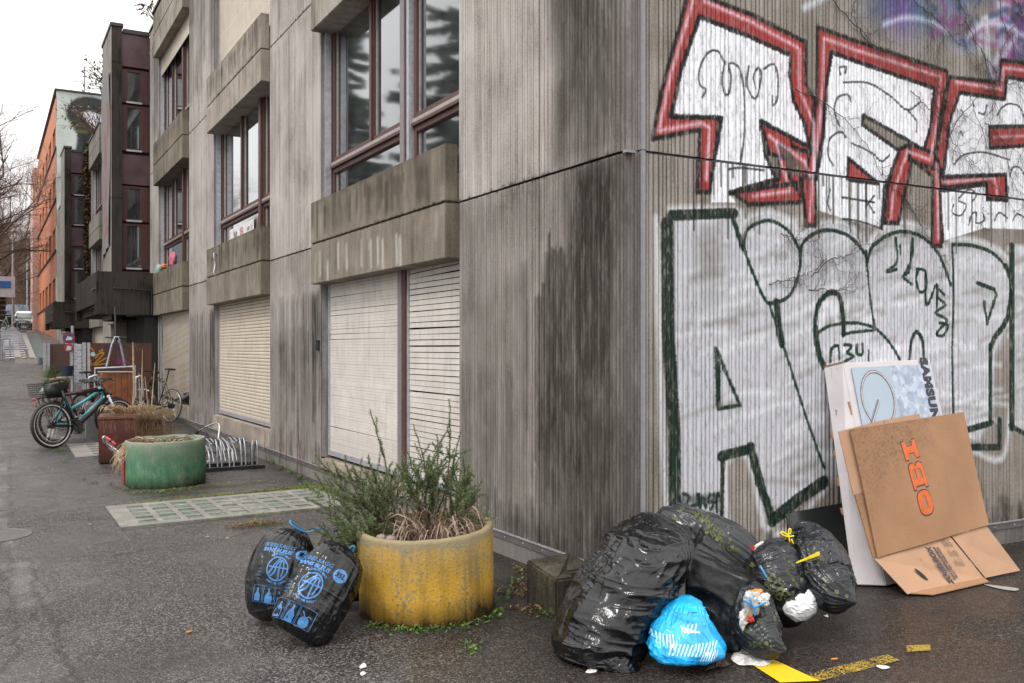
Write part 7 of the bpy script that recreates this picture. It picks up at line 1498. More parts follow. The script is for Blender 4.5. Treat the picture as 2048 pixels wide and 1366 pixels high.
# fallen bicycle half hidden behind the green planter
fb = thing('fallen_bicycle', 'fallen bicycle behind the green planter, its tyre marked with red and white reflective tape', 'bicycle', (1.35, 12.9, gz(1.3, 12.9)))
def flatwheel(c, tilt, yaw, Rw, tape=True):
    m = MB(); m.lathe([(Rw-.014+.014*math.cos(a), .013*math.sin(a)) for a in [2*math.pi*i/8 for i in range(9)]], 44, (0, 0, 0), 'z'); w = m.build('wheel', M_rub, fb, smooth=True, local=True)
    w.location = Vector(c)-Vector(fb.location); w.rotation_euler = (tilt, 0, yaw)
    m = MB(); m.lathe([(Rw-.04, -.009), (Rw-.03, -.010), (Rw-.03, .010), (Rw-.04, .009)], 44); m.build('rim', M_chrome, w, local=True)
    m = MB()
    for k in range(24): a = 2*math.pi*k/24; m.tube([(.02*math.cos(a+.8), .02*math.sin(a+.8), .02*(1 if k % 2 else -1)), ((Rw-.04)*math.cos(a), (Rw-.04)*math.sin(a), 0)], .0014, 3, caps=False)
    o = m.build('spokes', M_chrome, w, local=True); o['kind'] = 'stuff'; return w
w = flatwheel((1.50, 13.05, .22), R(52), R(100), .33)
for a0, a1, mt, nm in ((100, 122, simple('red tape', (.55, .01, .015), .3), 'red_tape'), (126, 142, simple('red tape', (.55, .01, .015), .3), 'red_tape'), (40, 96, simple('white tape', (.75, .75, .75), .35), 'white_tape')):
    m = MB(); m.tube([((.33-.0135)*math.cos(R(a)), (.33-.0135)*math.sin(R(a)), 0) for a in range(a0, a1, 4)], .0165, 8); m.build(nm, mt, w, local=True)
m = MB(); P = [(2.809,14.807,0.346),(2.968,14.604,0.46),(3.032,14.454,0.453),(2.976,14.256,0.248)]; m.tube([Vector(p) for p in smooth(P, 5)], .012, 7); m.build('handlebar', M_chrome, fb)
m = MB()
for P in ([(2.796,14.471,0.461),(2.937,13.934,0.096),(2.798,13.668,-0.083)], [(2.614,14.458,0.063),(2.937,13.934,0.096)]): m.tube([Vector(p) for p in P], .016, 8)
m.build('frame', M_blk, fb)
m = MB(); m.tube([Vector(p) for p in smooth([(2.813,14.828,0.344),(2.789,14.933,0.26),(2.822,14.8,0.057)], 4)], .018, 8); m.build('lever', M_rub, fb)
m = MB(); m.ell([(2.751,13.809,-0.024)][0], .025, .025, .03, 10, 8); m.build('pink_grip', simple('lilac plastic', (.5, .35, .6), .4), fb)
crate = MB().box(-.10, .10, -.14, .14, 0, .36).build('red_crate', simple('faded red plastic', (.30, .045, .04), .6, var=.4), None, bevel=.01); p = [(1.349,11.798)][0]; crate.location = (1.53, 12.25, gz(1.53, 12.25)); tag(crate, 'battered dark red box squeezed against the left side of the green planter', 'box')
# rack
t = thing('bike_rack', 'empty low bicycle rack of bent steel hoops behind the green planter', 'bike rack', (2.85, 13.2, gz(2.85, 13.2)))
K = dict()
for nm, x0, x1, y0, y1 in (('base_rail', 2.35, 3.25, 12.62, 12.68), ('base_rail', 2.35, 3.25, 13.10, 13.15)): m = MB(); m.box(x0, x1, y0, y1, gz(2.8, 12.6)+.0, gz(2.8, 12.6)+.05); m.build(nm, M_blk, t)
for i in range(6):
    x = 3.16-i*.155; z = gz(x, 13); hh = .40 if i % 2 else .27; m = MB()
    for dx in (0, -.055):
        if i == 0: P = [(x+dx*1.3, 12.66, z+.03), (x+dx*1.3, 12.67, z+.26), (x+dx, 12.72, z+.36), (x+dx, 12.80, z+.30), (x+dx, 12.9, z+.03)]
        else: P = [(x+dx, 12.66, z+.03), (x+dx, 12.70, z+hh*.7), (x+dx, 12.80, z+hh), (x+dx, 12.92, z+hh*.85), (x+dx, 13.1, z+.32), (x+dx, 13.4, z+.36), (x+dx, 13.5, z+.30), (x+dx, 13.3, z+.2), (x+dx, 13.15, z+.05)]
        m.tube(smooth(P, 5), .0105, 7)
    m.build('hoop', M_galv, t, smooth=True)
# ---------------------------------------------------------------- notice panels, letter boxes, posts, sign
def canvas_sheet(name, strokes, base, x0, x1, z0, z1, res=.006):
    cv = Canvas(x0, z0, x1, z1, res)
    for p, r, c, a in strokes: cv.line(smooth(p, 4), r, c, a, .005)
    t = NT(name); v = t.pos(kind='World'); n = t.noise(t.pos(1, 1, .3, 'World'), 5, 4); c, a = canvas_nodes(t, cv, name+'_map', ('X', 'Z'))
    b = t.mix(t.ramp(n, (.3, 0), (.7, 1)), base, tuple(x*.6 for x in base)); return t.done(t.mix(a, b, c), .45)
YB = 21.5; Q = lambda *a: [(a[i], a[i+1]) for i in range(0, len(a), 2)]
ye = (.75, .55, .05); pu = (.55, .12, .5); bl = (.08, .08, .35); gy = (.4, .4, .42)
M_panel = canvas_sheet('brown sheet with marker scribbles', [([(1.875,1.673),(1.837,1.443)], .012, ye, .9), ([(1.837,1.652),(1.933,1.569),(1.971,1.411),(2.029,1.442)], .011, ye, .9), ([(1.856,1.38),(1.894,1.338),(1.837,1.276)], .01, ye, .9), ([(2.068,1.547),(2.116,1.579),(2.097,1.505),(2.058,1.537)], .01, ye, .9),
    ([(1.942,1.443),(2.145,1.505),(1.933,1.254)], .012, ye, .9), ([(2.184,1.4),(1.971,1.254),(2.116,1.274),(2.204,1.283)], .012, ye, .9), ([(1.837,1.339),(1.904,1.275),(1.846,1.202),(1.894,1.15),(1.837,1.067)], .01, ye, .9), ([(2.38,1.335),(2.439,1.388),(2.419,1.271),(2.498,1.377),(2.488,1.249),(2.557,1.355),(2.637,1.269)], .011, pu, .85),
    ([(2.184,1.632),(2.311,1.674),(2.409,1.589),(2.557,1.653)], .03, bl, .5), ([(2.677,1.653),(2.717,1.568),(2.757,1.675),(2.817,1.568),(2.918,1.632)], .006, gy, .6), ([(2.409,1.568),(2.419,1.409),(2.557,1.568),(2.577,1.398)], .006, gy, .4)], (.10, .042, .028), 1.7, 3.2, .5, 1.8)
t = thing('notice_board', 'brown sheet panel scribbled with yellow and purple marker under the black balcony', 'notice board', (2.45, 21.5, .2)); P = [(1.808,1.715),(3.09,1.697),(3.09,0.489),(1.808,0.524)]
m = MB(); m.box(P[0][0], P[1][0], 21.5, 21.53, P[3][1]-.02, P[0][1]); m.build('panel', M_panel, t)
m = MB(); m.tube([(P[0][0]+.05, 21.56, .1), (P[0][0]+.05, 21.56, P[0][1])], .03, 6); m.build('post', M_galv, t); m = MB(); m.tube([(P[1][0]-.05, 21.56, .1), (P[1][0]-.05, 21.56, P[0][1])], .03, 6); m.build('post', M_galv, t)
m = MB(); m.disc((1.93, 21.496, 1.48), .045, 24, (0, -1, 0)); m.build('sticker', simple('pale blue sticker', (.45, .65, .78), .5), t)
t = thing('notice_board', 'plain brown sheet panel left of the letter boxes', 'notice board', (1.3, 21.9, .2)); P = [(1.096,1.694),(1.619,1.695),(1.619,0.615),(1.096,0.628)]
m = MB(); m.box(P[0][0], P[1][0], 21.9, 21.93, P[3][1], P[0][1]); m.build('panel', simple('brown sheet', (.085, .04, .03), .5), t)
for x in (P[0][0]-.06, P[0][0]+.02, P[1][0]): m = MB(); m.box(x-.025, x+.025, 21.84, 21.89, .1, P[0][1]+.02); m.build('post', M_galv, t)
t = thing('letter_boxes', 'stack of white letter boxes on galvanised posts between the two brown panels', 'letter boxes', (1.6, 20.95, .2)); P = [(1.525,1.691),(1.673,1.692),(1.525,0.91),(1.673,0.908)]
n = 6
for k in range(n): z0 = P[2][1]+(P[0][1]-P[2][1])*k/n; z1 = P[2][1]+(P[0][1]-P[2][1])*(k+1)/n; m = MB(); m.box(P[0][0], P[1][0], 20.95, 21.2, z0+.006, z1); b_ = m.build('letter_box', simple('white letter box', (.50, .51, .56), .4), t, bevel=.004); m = MB(); m.box(P[0][0]+.03, P[0][0]+.05, 20.944, 20.9495, z1-.06, z1-.045); m.build('lock', M_blk, b_)
for x, w in ((P[0][0]-.04, .03), (P[1][0]+.045, .035), (P[1][0]+.13, .025)): m = MB(); m.box(x-w, x+w, 20.95, 21.0, .1, P[0][1]+.03); m.build('post', M_galv if x < 1.6 else M_galvl, t)
# round sign seen from behind the bicycles
t = thing('no_parking_sign', 'round no parking sign smeared with stickers on a galvanised post', 'road sign', (1.42, 20.5, .2)); sx, sz_ = [(1.403,1.728)][0]
m = MB(); m.tube([(sx+.07, 20.54, .1), (sx+.07, 20.54, 2.05)], .032, 10); m.build('post', M_galv, t)
m = MB(); m.tube([(sx, 20.50, sz_+.08), (sx, 20.485, sz_+.08)], .112, 32); s = m.build('disc', simple('sign red', (.30, .02, .03), .5), t); m = MB(); m.tube([(sx, 20.50, sz_-.12), (sx, 20.485, sz_-.12)], .085, 32); m.build('disc', simple('sign red', (.30, .02, .03), .5), t)
m = MB(); m.disc((sx, 20.482, sz_+.08), .085, 32, (0, -1, 0)); m.build('blue_field', simple('sign blue', (.02, .07, .18), .4), s)
m = MB(); d = Vector((.7, 0, -.7)); u = Vector((.7, 0, .7)); c = Vector((sx, 20.479, sz_+.08))
m.quad(c-d*.09-u*.01, c+d*.09-u*.01, c+d*.09+u*.01, c-d*.09+u*.01); m.build('red_slash', simple('sign red', (.45, .02, .03), .4), s)
m = MB(); m.prism([(sx-.06, 20.472, sz_+.03), (sx+.05, 20.472, sz_+.04), (sx+.07, 20.472, sz_+.09), (sx-.02, 20.472, sz_+.12)], (0, .004, 0)); m.build('sticker', simple('white sticker', (.5, .55, .6), .5), s); m = MB(); m.prism([(sx-.05, 20.472, sz_-.17), (sx+.04, 20.472, sz_-.16), (sx+.05, 20.472, sz_-.09), (sx-.03, 20.472, sz_-.07)], (0, .004, 0)); m.build('sticker', simple('white sticker', (.6, .65, .7), .5), s)
# wooden box standing on a tube trolley with an A shaped handle
t = thing('tube_trolley', 'steel tube trolley with a tall A shaped handle standing behind the bicycles', 'trolley', (2.2, 19.4, gz(2.2, 19.4)))
def yt(pts, Y): return [(x, Y, z) for x, z in pts]
m = MB(); m.tube(yt([(1.769,0.724),(1.769,1.223),(2.475,1.254),(2.475,0.707)], 19.3), .022, 8); m.build('frame', M_galvl, t)
m = MB(); m.tube(yt([(1.813,1.157),(2.475,1.149)], 19.3), .014, 8); m.build('cross_tube', M_galvl, t)
for P in ([(1.969,1.25),(2.066,1.685),(2.101,1.752)], [(2.296,1.266),(2.216,1.686),(2.172,1.752)]): m = MB(); m.tube(yt(P, 19.3), .022, 8); m.build('handle_leg', M_galv, t)
m = MB(); m.tube(yt([(1.952,1.808),(2.331,1.81)], 19.32), .018, 6); m.build('handle_bar', M_blk, t); m = MB(); m.tube(yt([(2.083,1.733),(2.119,1.819),(2.18,1.819),(2.207,1.733)], 19.3), .018, 6); m.build('handle_top', M_galv, t)
m = MB(); m.tube([(2.32, 21.0, 1.75), (2.33, 21.2, 2.45)], .02, 6); o = m.build('hanging_rope', M_blk, None, loc=(2.32, 21.0, 2.45)); tag(o, 'black rope hanging from the balcony over the trolley', 'rope')
t = thing('wooden_crate', 'brown board crate on the steel trolley behind the bicycles', 'crate', (2.2, 19.5, gz(2.2, 19.5)+.25)); P = [(1.914,1.152),(2.476,1.155),(2.476,0.265),(1.914,0.285)]
Mw = simple('brown stained boards', (.27, .095, .035), .55, var=.5, scale=9); x0, x1 = P[0][0], P[1][0]; n = 5
for k in range(n): m = MB(); m.box(x0+(x1-x0)*k/n+.003, x0+(x1-x0)*(k+1)/n-.003, 19.45, 19.47, P[3][1], P[0][1]); m.build('board', Mw, t)
m = MB(); m.box(x0, x1, 19.4705, 20.0, P[3][1]+.01, P[0][1]-.02); m.build('crate_body', Mw, t)
m = MB(); m.tube(yt([(2.333,0.094),(2.368,0.832),(2.35,1.72)], 18.6), [.022, .02, .014], 7); o = m.build('wooden_pole', M_strawy, None, loc=(2.3, 18.6, 0)); tag(o, 'tall crooked pale stick standing beside the crate', 'stick')
for i, x in enumerate((176, 262)):
    P = [(0.188,7.589)]; px = x; m = MB(); X_ = [[(1.572,0.754),(1.572,1.039),(1.621,1.092),(1.727,1.09),(1.76,0.75)], [(2.363,0.662),(2.363,1.026),(2.398,1.08),(2.466,1.061),(2.492,0.658)]][i]; m.tube(yt(smooth(X_, 4), 18.3), .024, 7)
    o = m.build('bike_hoop', M_galv, None, loc=(X_[0][0], 18.3, .1), smooth=True); tag(o, ['steel bike hoop behind the turquoise bicycle', 'steel bike hoop near the racing bicycle'][i], 'bike hoop', 'steel bike hoops')
m = MB(); m.box(-.22, .22, -.15, .15, 0, .62); p = [(1.929,19.329)][0]; o = m.build('grey_bin', simple('grey bin plastic', (.16, .17, .17), .5), None, bevel=.03); o.location = (1.75, 18.4, .0); tag(o, 'grey plastic bin standing among the parked bicycles', 'bin')
# small fir and pots beside the left panel
def blobfoliage(m, c, rx, ry, rz, n, s, rs, shell=.5):
    for k in range(n):
        d = Vector((rs.gauss(0, 1), rs.gauss(0, 1), rs.gauss(0, 1))).normalized()*(shell+(1-shell)*rs.random())**.6; p = Vector((c[0]+d.x*rx, c[1]+d.y*ry, c[2]+d.z*rz)); a = Vector((rs.uniform(-1, 1), rs.uniform(-1, 1), rs.uniform(-1, 1))).normalized()*s; b = a.orthogonal().normalized()*s*.4
        m.quad(p-a-b, p+a-b*.2, p+a+b*.2, p-a+b)
t = thing('potted_pine', 'shaggy small pine and dry shrubs in front of the left brown panel', 'shrub', (1.2, 20.8, .1)); rs = random.Random(4); m = MB(); m2 = MB()
for (px, py, r, n) in ((108, 745, .22, 900), (120, 758, .2, 500), (98, 762, .14, 260)):
    p = [[(1.157,1.122)], [(1.283,0.991)], [(1.068,0.954)]][(108, 120, 98).index(px)][0]
    for k in range(n):
        d = Vector((rs.gauss(0, 1), rs.gauss(0, 1), abs(rs.gauss(0, .8)))).normalized(); c0 = Vector((p[0], 20.8, p[1]-.1)); a = c0+d*r*rs.uniform(.3, 1); s = d.orthogonal().normalized()*.004; m.quad(a-s, a+s, a+d*.07+s*.3, a+d*.07-s*.3)
m.build('foliage', M_ros, t)['kind'] = 'stuff'
blobfoliage(m2, (1.25, 20.7, .42), .5, .25, .22, 500, .03, rs); m2.build('dry_undergrowth', M_straw2, t)['kind'] = 'stuff'
m = MB(); m.tube([(1.2, 20.8, .1), (1.22, 20.8, .95)], .03, 6); m.build('trunk', M_twig, t)
m = MB(); m.lathe([(0.001, 0), (.10, 0), (.13, .2), (.12, .2), (.11, .15)], 16); o = m.build('hanging_pot', simple('blue black pot', (.02, .03, .06), .4), None); o.location = (*[(x, 20.3, z) for x, z in [(1.359,1.062)]][0],); tag(o, 'small dark pot hanging beside the sign post', 'flower pot')
m = MB(); m.lathe([(0.001, 0), (.13, 0), (.15, .26), (.14, .26), (.13, .2)], 16); o = m.build('metal_pot', M_galvl, None); p = [(1.825,43.052,0.967)][0]; o.location = p; tag(o, 'small zinc pot standing on the street edge beside the ramp', 'pot')
# clothes on the parapet, ashtray bits
def cloth(label, c, r, col, seed):
    m = MB(); m.ell((0, 0, 0), r[0], r[1], r[2], 20, 12); V = np.array(m.v); V = V*(1+fbm(V*9+seed, 3, seed)[:, None]*.4); m.v = [tuple(v) for v in V]; o = m.build('cloth', simple('cloth %d' % seed, col, .9), None, smooth=True); o.location = c; tag(o, label, 'cloth', 'cloths drying on the third parapet')
cloth('pale green checked cloth on the third parapet', (3.40, 22.5, 3.40), (.06, .3, .10), (.32, .42, .38), 3); cloth('orange cloth between the green and pink ones on the third parapet', (3.42, 21.9, 3.42), (.06, .2, .06), (.6, .2, .06), 5); cloth('pink red cloth hanging on the third parapet', (3.5, 21.3, 3.5), (.08, .22, .14), (.5, .14, .2), 7)
# sticker banner in the lower light of bay two
t = thing('window_banner', 'white strip banner with black and red lettering behind the second bay window', 'banner', (3.64, 15.8, 3.5)); y0_, y1_ = 14.85, 16.55; xs = XW-.012
m = MB(); m.quad((xs, y1_, 3.42), (xs, y0_, 3.42), (xs, y0_, 3.64), (xs, y1_, 3.64)); m.build('sheet', simple('white banner film', (.75, .74, .74), .5), t)
for s_, yc, mt, sz in (('Basels', 16.1, M_ink, .17), ('REAL', 15.65, simple('red print', (.6, .03, .04), .5), .17), ('saniert', 15.2, M_ink, .12), ('ihr', 14.97, M_ink, .13), ('!', 16.46, simple('red print', (.6, .03, .04), .5), .16)):
    v, f = text_mesh(s_, sz); m = MB(); m.v = [(xs-.004, yc-x*.62, 3.53+y) for x, y, *_ in v]; m.f = [tuple(q) for q in f]; m.mi = [0]*len(f); m.build('lettering', mt, t)
# paper lampshade seen behind the right pane
m = MB(); m.lathe([(.02, .16), (.26, 0)], 24); o = m.build('lamp_shade', simple('warm paper lampshade', (.85, .58, .34), .7), None); o.location = (3.98, 8.72, 4.08); o.name = 'paper_lantern'; tag(o, 'cone paper lantern just inside the first bay window', 'lantern')
# grey banner on the tower flank
m = MB(); rs = random.Random(2)
n = 10; V = []
Yb = np.linspace(26.4, 24.72, n+1); zz = np.linspace(4.15, 8.35, 18)
for j, z in enumerate(zz):
    for i, y in enumerate(Yb): V.append((2.585+.02*math.sin(i*1.7+j*.35), float(y), float(z)-(.35*(1-i/n)*0 if j else .25*(1-i/n))))
m.v = V; m.f = [(j*(n+1)+i, j*(n+1)+i+1, (j+1)*(n+1)+i+1, (j+1)*(n+1)+i) for j in range(17) for i in range(n)]; m.mi = [0]*len(m.f)
cb = Canvas(24.6, 4.0, 26.5, 8.4, .02)
for p in ([(25.1, 7.6), (25.0, 7.0), (25.2, 6.6)], [(25.6, 6.9), (25.5, 6.3), (25.9, 5.9)], [(25.3, 6.2), (25.2, 5.6)], [(25.7, 5.7), (25.4, 5.4), (25.8, 5.1)], [(25.3, 4.8), (25.6, 4.7)], [(25.2, 4.55), (25.7, 4.45)]): cb.line(smooth(p, 4), .10, (.60, .17, .15), .6, .05, .06)
tb = NT('grey weathered banner'); cc, ca = canvas_nodes(tb, cb, 'banner_map', ('Y', 'Z')); bm_ = tb.done(tb.mix(ca, (.22, .205, .20), cc), .8)
o = m.build('banner', bm_, None, loc=(2.58, 25.5, 4.1), smooth=True); tag(o, 'limp grey banner with faded red letters down the stair tower flank', 'banner')
# ---------------------------------------------------------------- orange neighbour
M_or_w = simple('orange render', (.54, .20, .10), .8, var=.12, scale=1.5); M_gr_w = None
cg = Canvas(3.4, 2, 12, 16.4, .03)
cg.poly([(4.606,14.85),(5.788,15.28),(6.053,10.174),(4.867,10.083)], (.80, .82, .86), .85, .1)
cg.line(smooth([(5.814,15.513),(5.076,15.593),(4.554,15.413),(4.295,14.926),(4.554,14.473),(4.814,14.018),(4.867,13.51),(4.762,12.643)], 5), .42, (.035, .045, .06), .95, .06, .06); cg.line([(4.399,13.971),(4.919,13.973)], .1, (.5, .5, .1), .6, .08)
tg = NT('pale green render with a painted outline'); v_ = tg.pos(kind='World'); cc, ca = canvas_nodes(tg, cg, 'gable_map', ('X', 'Z')); n_ = tg.noise(v_, .6, 5, .65)
M_gr_w = tg.done(tg.mix(ca, tg.mix(tg.ramp(n_, (.35, 0), (.7, 1)), (.38, .42, .38), (.56, .60, .57)), cc), .8)
t = thing('orange_building', 'tall orange rendered block with a pale green gable beyond the concrete one', 'building', (3.4, 58.8, 2))
x = 3.4; ya, yb = 58.8, 81.0; zt = 15.9
rows = [(13.0, 14.35), (10.1, 11.45), (7.2, 8.55), (4.3, 5.65)]; cols = [ya+1.0+k*4.0 for k in range(5)]; zs = [0.5]+[z for r_ in rows[::-1] for z in r_]+[zt]
for i, (z0, z1) in enumerate(zip(zs[:-1], zs[1:])):
    if i % 2 == 0: m = MB(); m.box(x, x+.35, ya, yb, z0, z1); m.build('wall', M_or_w, t)
    else:
        ee = [ya]+[e for c_ in cols for e in (c_, c_+2.6)]+[yb]
        for a_, b_ in zip(ee[::2], ee[1::2]): m = MB(); m.box(x+.001, x+.35, a_, b_, z0+.0005, z1-.0005); m.build('pier', M_or_w, t)
        for c_ in cols:
            m = MB(); m.box(x+.25, x+.3, c_, c_+2.6, z0, z1); w_ = m.build('window', M_brownd, t); m = MB(); m.box(x+.235, x+.2495, c_+.1, c_+1.2, z0+.1, z1-.1).box(x+.235, x+.2495, c_+1.4, c_+2.5, z0+.1, z1-.1); m.build('pane', M_glass, w_)
            m = MB(); m.box(x+.05, x+.24, c_+1.22, c_+1.38, z0, z1); m.build('mullion', M_or_w, w_)
        m = MB(); m.box(x-.08, x-.001, ya, yb, z0-.1, z0); m.build('sill_band', M_lead, t)
m = MB(); m.box(x, 14, ya-.02, ya+.3, .5, zt+.25); m.build('gable_wall', M_gr_w, t); m = MB(); m.box(x-.1, 14, ya-.1, yb, zt+.26, zt+.34); m.build('roof', M_lead, t)
m = MB(); m.box(x-.35, 9, yb, yb+4.5, .5, zt-.4); pk = m.build('stair_block', simple('pink render', (.70, .45, .38), .8), t)
m = MB()
for k in range(9): m.box(x-.39, x-.351, yb+.9, yb+1.9, 4.2+k*.16, 4.3+k*.16)
m.build('louvre', M_lead, pk)
m = MB(); m.tube([(4.2, 59.2, zt+.3), (4.2, 59.2, zt+1.0), (9, 59.2, zt+1.0)], .02, 5); m.build('roof_railing', M_galv, t)
m = MB(); m.tube([(4.9, 59.6, zt+.3), (4.9, 59.6, zt+2.0)], .03, 5); m.tube([(4.7, 59.6, zt+1.8), (5.3, 59.6, zt+1.8)], .02, 4); m.tube([(4.8, 59.6, zt+1.45), (5.2, 59.6, zt+1.4)], .02, 4); m.build('aerial', M_blk, t)
# ---------------------------------------------------------------- trees
M_bark = simple('grey brown bark', (.10, .075, .06), .85, var=.4); M_tw = simple('fine brown twigs', (.17, .105, .075), .85, var=.35)
def bare_tree(label, pos, H_, seed, spread=.45, droop=.0, levels=5, name='bare_tree', group='bare winter trees at the end of the street', r0=.22):
    rs = random.Random(seed); tr = MB(); tw = MB()
    def grow(p, d, L, r, lv):
        n = 4; P = [p]
        for i in range(n): d = (d+Vector((rs.uniform(-1, 1), rs.uniform(-1, 1), rs.uniform(-.5, .9)-droop*(levels-lv)*.35))*.16).normalized(); P.append(P[-1]+d*L/n)
        (tr if lv >= 3 else tw).tube(P, [r*(1-.45*i/n) for i in range(n+1)], 6 if lv >= 3 else 3, caps=False)
        if lv == 0: return
        k = rs.randint(3, 5) if lv < levels else 6
        for j in range(k):
            i = rs.randint(1, n) if lv < levels else rs.randint(2, n); a = Vector((rs.uniform(-1, 1), rs.uniform(-1, 1), rs.uniform(-.2, .7))).normalized(); grow(P[i], (d*(1-spread)+a*spread*1.4).normalized(), L*rs.uniform(.55, .78), r*.5, lv-1)
    t = thing(name, label, 'tree', pos, group=group)
    grow(Vector(pos), Vector((0, 0, 1)), H_*.36, r0, levels)
    for k in range(5): grow(Vector(pos)+UV*H_*rs.uniform(.12, .34), Vector((rs.uniform(-1, 1), rs.uniform(-1, 1), .5)).normalized(), H_*.24, r0*.4, levels-1)
    tr.build('trunk', M_bark, t, smooth=True); tw.build('crown', M_tw, t)['kind'] = 'stuff'
def at(px, Y): 
    a = math.atan((px-1024)/1881)+R(29.15); x = Y*math.tan(a); return (x, Y, gz(x, Y))
bare_tree('tall bare tree with fine drooping twigs at the left edge of the street', at(-62, 60), 18, 3, droop=.3, levels=6)
bare_tree('bare tree rising behind the parked cars', at(6, 92), 15, 5, levels=6, droop=.25)
bare_tree('bare tree close to the orange building corner', at(50, 108), 11, 8, levels=5)
bare_tree('thin bare tree behind the lamp post', at(30, 120), 14, 9, levels=5); bare_tree('bare tree beyond the left edge of the blue van', at(-40, 80), 14, 11, levels=5, droop=.2)
def spruce(label, pos, H_, seed, Rr=2.6, group='spruces across the street'):
    rs = random.Random(seed); tr = MB(); fo = MB(); p0 = Vector(pos); tr.tube([p0, p0+UV*H_], [.22, .02], 8)
    z = H_*.08
    while z < H_*.98:
        k = z/H_; n = 7 if k < .8 else 5
        for j in range(n):
            a = rs.uniform(0, 6.283); L = Rr*(1-k)**.8*rs.uniform(.7, 1.1)+.2; d = Vector((math.cos(a), math.sin(a), 0)); P = [p0+UV*z+d*L*t_+UV*(-.35*L*t_+.22*L*t_*t_) for t_ in (0, .25, .5, .75, 1)]; tr.tube(P, [.03, .025, .018, .01, .004], 3, caps=False)
            for i in range(int(52*L)):
                t_ = rs.uniform(.12, 1); q = P[int(t_*3.99)].lerp(P[min(4, int(t_*3.99)+1)], t_*4-int(t_*3.99)); s = (Vector((-d.y, d.x, 0))*rs.choice((-1, 1))+d*.6).normalized(); l = .40*(1.25-t_)*rs.uniform(.6, 1.2); w = UV*-.05+d*.02
                fo.quad(q, q+s*l*.5+w, q+s*l-UV*.3*rs.random(), q+s*l*.4-UV*.22)
        z += H_*.017
    t = thing('spruce', label, 'tree', pos, group=group); tr.build('trunk', M_bark, t); fo.build('crown', leafmat('spruce green', (.03, .055, .04), (.09, .13, .085)), t)['kind'] = 'stuff'
spruce('dense spruce across the street, mirrored in the right pane', (-6.0, 25, gz(-5, 24)), 22, 1, 4.6); spruce('slim spruce across the street, mirrored in the left pane', (-5.2, 37.5, gz(-4, 35)), 21, 2, 3.4); spruce('spruce farther off across the street', (-8.5, 47, gz(-8, 47)), 16, 3, 3.)
t = thing('tiled_house', 'plain house with a tiled roof across the street, seen only as a reflection', 'house', (-11, 58, gz(-11, 58))); z = gz(-11, 58)
m = MB(); m.box(-16, -6, 52, 66, z, z+6); m.build('wall', simple('cream render', (.45, .42, .37), .85), t); m = MB(); m.prism([(-16.5, 51.5, z+6), (-5.5, 51.5, z+6), (-11, 51.5, z+10.5)], (0, 15, 0)); m.build('roof', simple('brown roof tiles', (.12, .075, .055), .8), t)
for k in range(4): m = MB(); m.box(-6, -5.96, 53+k*3.3, 54.4+k*3.3, z+3.6, z+5); m.build('window', M_glass, t)
# conifer and cable to no effect beyond the frame are left out; woods and hill behind
hv = MB(); rs = random.Random(6)
def hill():
    n = 60; V = []; F = []
    for j, (Y, h) in enumerate(((170, 0), (230, 14), (330, 30), (480, 34), (700, 20))):
        for i in range(n+1): x = -260+i*10; V.append((x, Y, gz(x, Y)*.5+h*(1+.25*math.sin(i*.5+j)+.12*math.sin(i*1.3))-.5))
    for j in range(4):
        for i in range(n): a = j*(n+1)+i; F.append((a, a+1, a+n+2, a+n+1))
    me = bpy.data.meshes.new('hill'); me.from_pydata(V, [], F); t = NT('winter woods'); v = t.pos(kind='World'); o = link('hill', me, t.done(t.mix(t.ramp(t.noise(v, .12, 6, .7), (.35, 0), (.65, 1)), (.05, .05, .035), (.20, .17, .15)), .9, t.bump(t.noise(v, .3, 5, .7), 1, 2.)), smooth=True); tag(o, kind='structure')
hill()
m = MB()
for k in range(46):
    x, y = at(rs.uniform(-120, 130), rs.uniform(112, 150))[:2]; z = gz(x, y); h_ = rs.uniform(4, 8)
    for q in range(26): a = Vector((x+rs.gauss(0, .9), y+rs.gauss(0, 1), z)); m.tube([a, a+Vector((rs.gauss(0, .5), rs.gauss(0, .5), h_*rs.uniform(.5, 1))), a+Vector((rs.gauss(0, 1.1), rs.gauss(0, 1), h_*rs.uniform(.7, 1.15)))], [.05, .03, .008], 3, caps=False)
o = m.build('thicket', M_tw, None, loc=(-3, 130, 4)); tag(o, 'brown leafless thicket closing the end of the street', 'thicket', None, 'stuff')
# ivy and roof plants
M_ivy = leafmat('dark brown green ivy', (.035, .032, .012), (.13, .085, .03)); rs = random.Random(15)
m = MB()
for k in range(2600):
    z = rs.uniform(2.8, 9.6); w = .28+.25*math.sin(z*1.3)**2*(z/9); leaf(m, (3.46-rs.random()*w*.35, 40.45-rs.random()*1.1*(.5+w), z), rs.uniform(0, 6.28), rs.uniform(.08, .16), .045, rs.uniform(-1, .6))
o = m.build('ivy', M_ivy, None, loc=(3.3, 40.2, 2.8)); tag(o, 'brown green ivy climbing the corner of the second stair tower', 'ivy', None, 'stuff')
def roof_bush(label, x, y, z, r, n, seed, green=False):
    rs = random.Random(seed); t = thing('roof_shrub', label, 'shrub', (x, y, z), group='shrubs growing on the roof'); m = MB(); w = MB()
    for k in range(n):
        a = rs.uniform(0, 6.28); d = Vector((math.cos(a)*rs.uniform(.2, 1)-.35, math.sin(a)*rs.uniform(.2, 1), rs.uniform(.2, 1.1)))*r; p = Vector((x, y, z)); P = [p, p+d*.5+UV*.1*r, p+d]; w.tube(P, [.02, .012, .004], 3, caps=False)
        for q in range(10): u = P[1].lerp(P[2], rs.random()); leaf(m, tuple(u+Vector((rs.gauss(0, .06), rs.gauss(0, .06), rs.gauss(0, .06)))*r), rs.uniform(0, 6.28), .12, .03, rs.uniform(-1, 1))
    w.build('stem', M_tw, t); m.build('foliage', M_redweed if not green else M_weed, t)['kind'] = 'stuff'
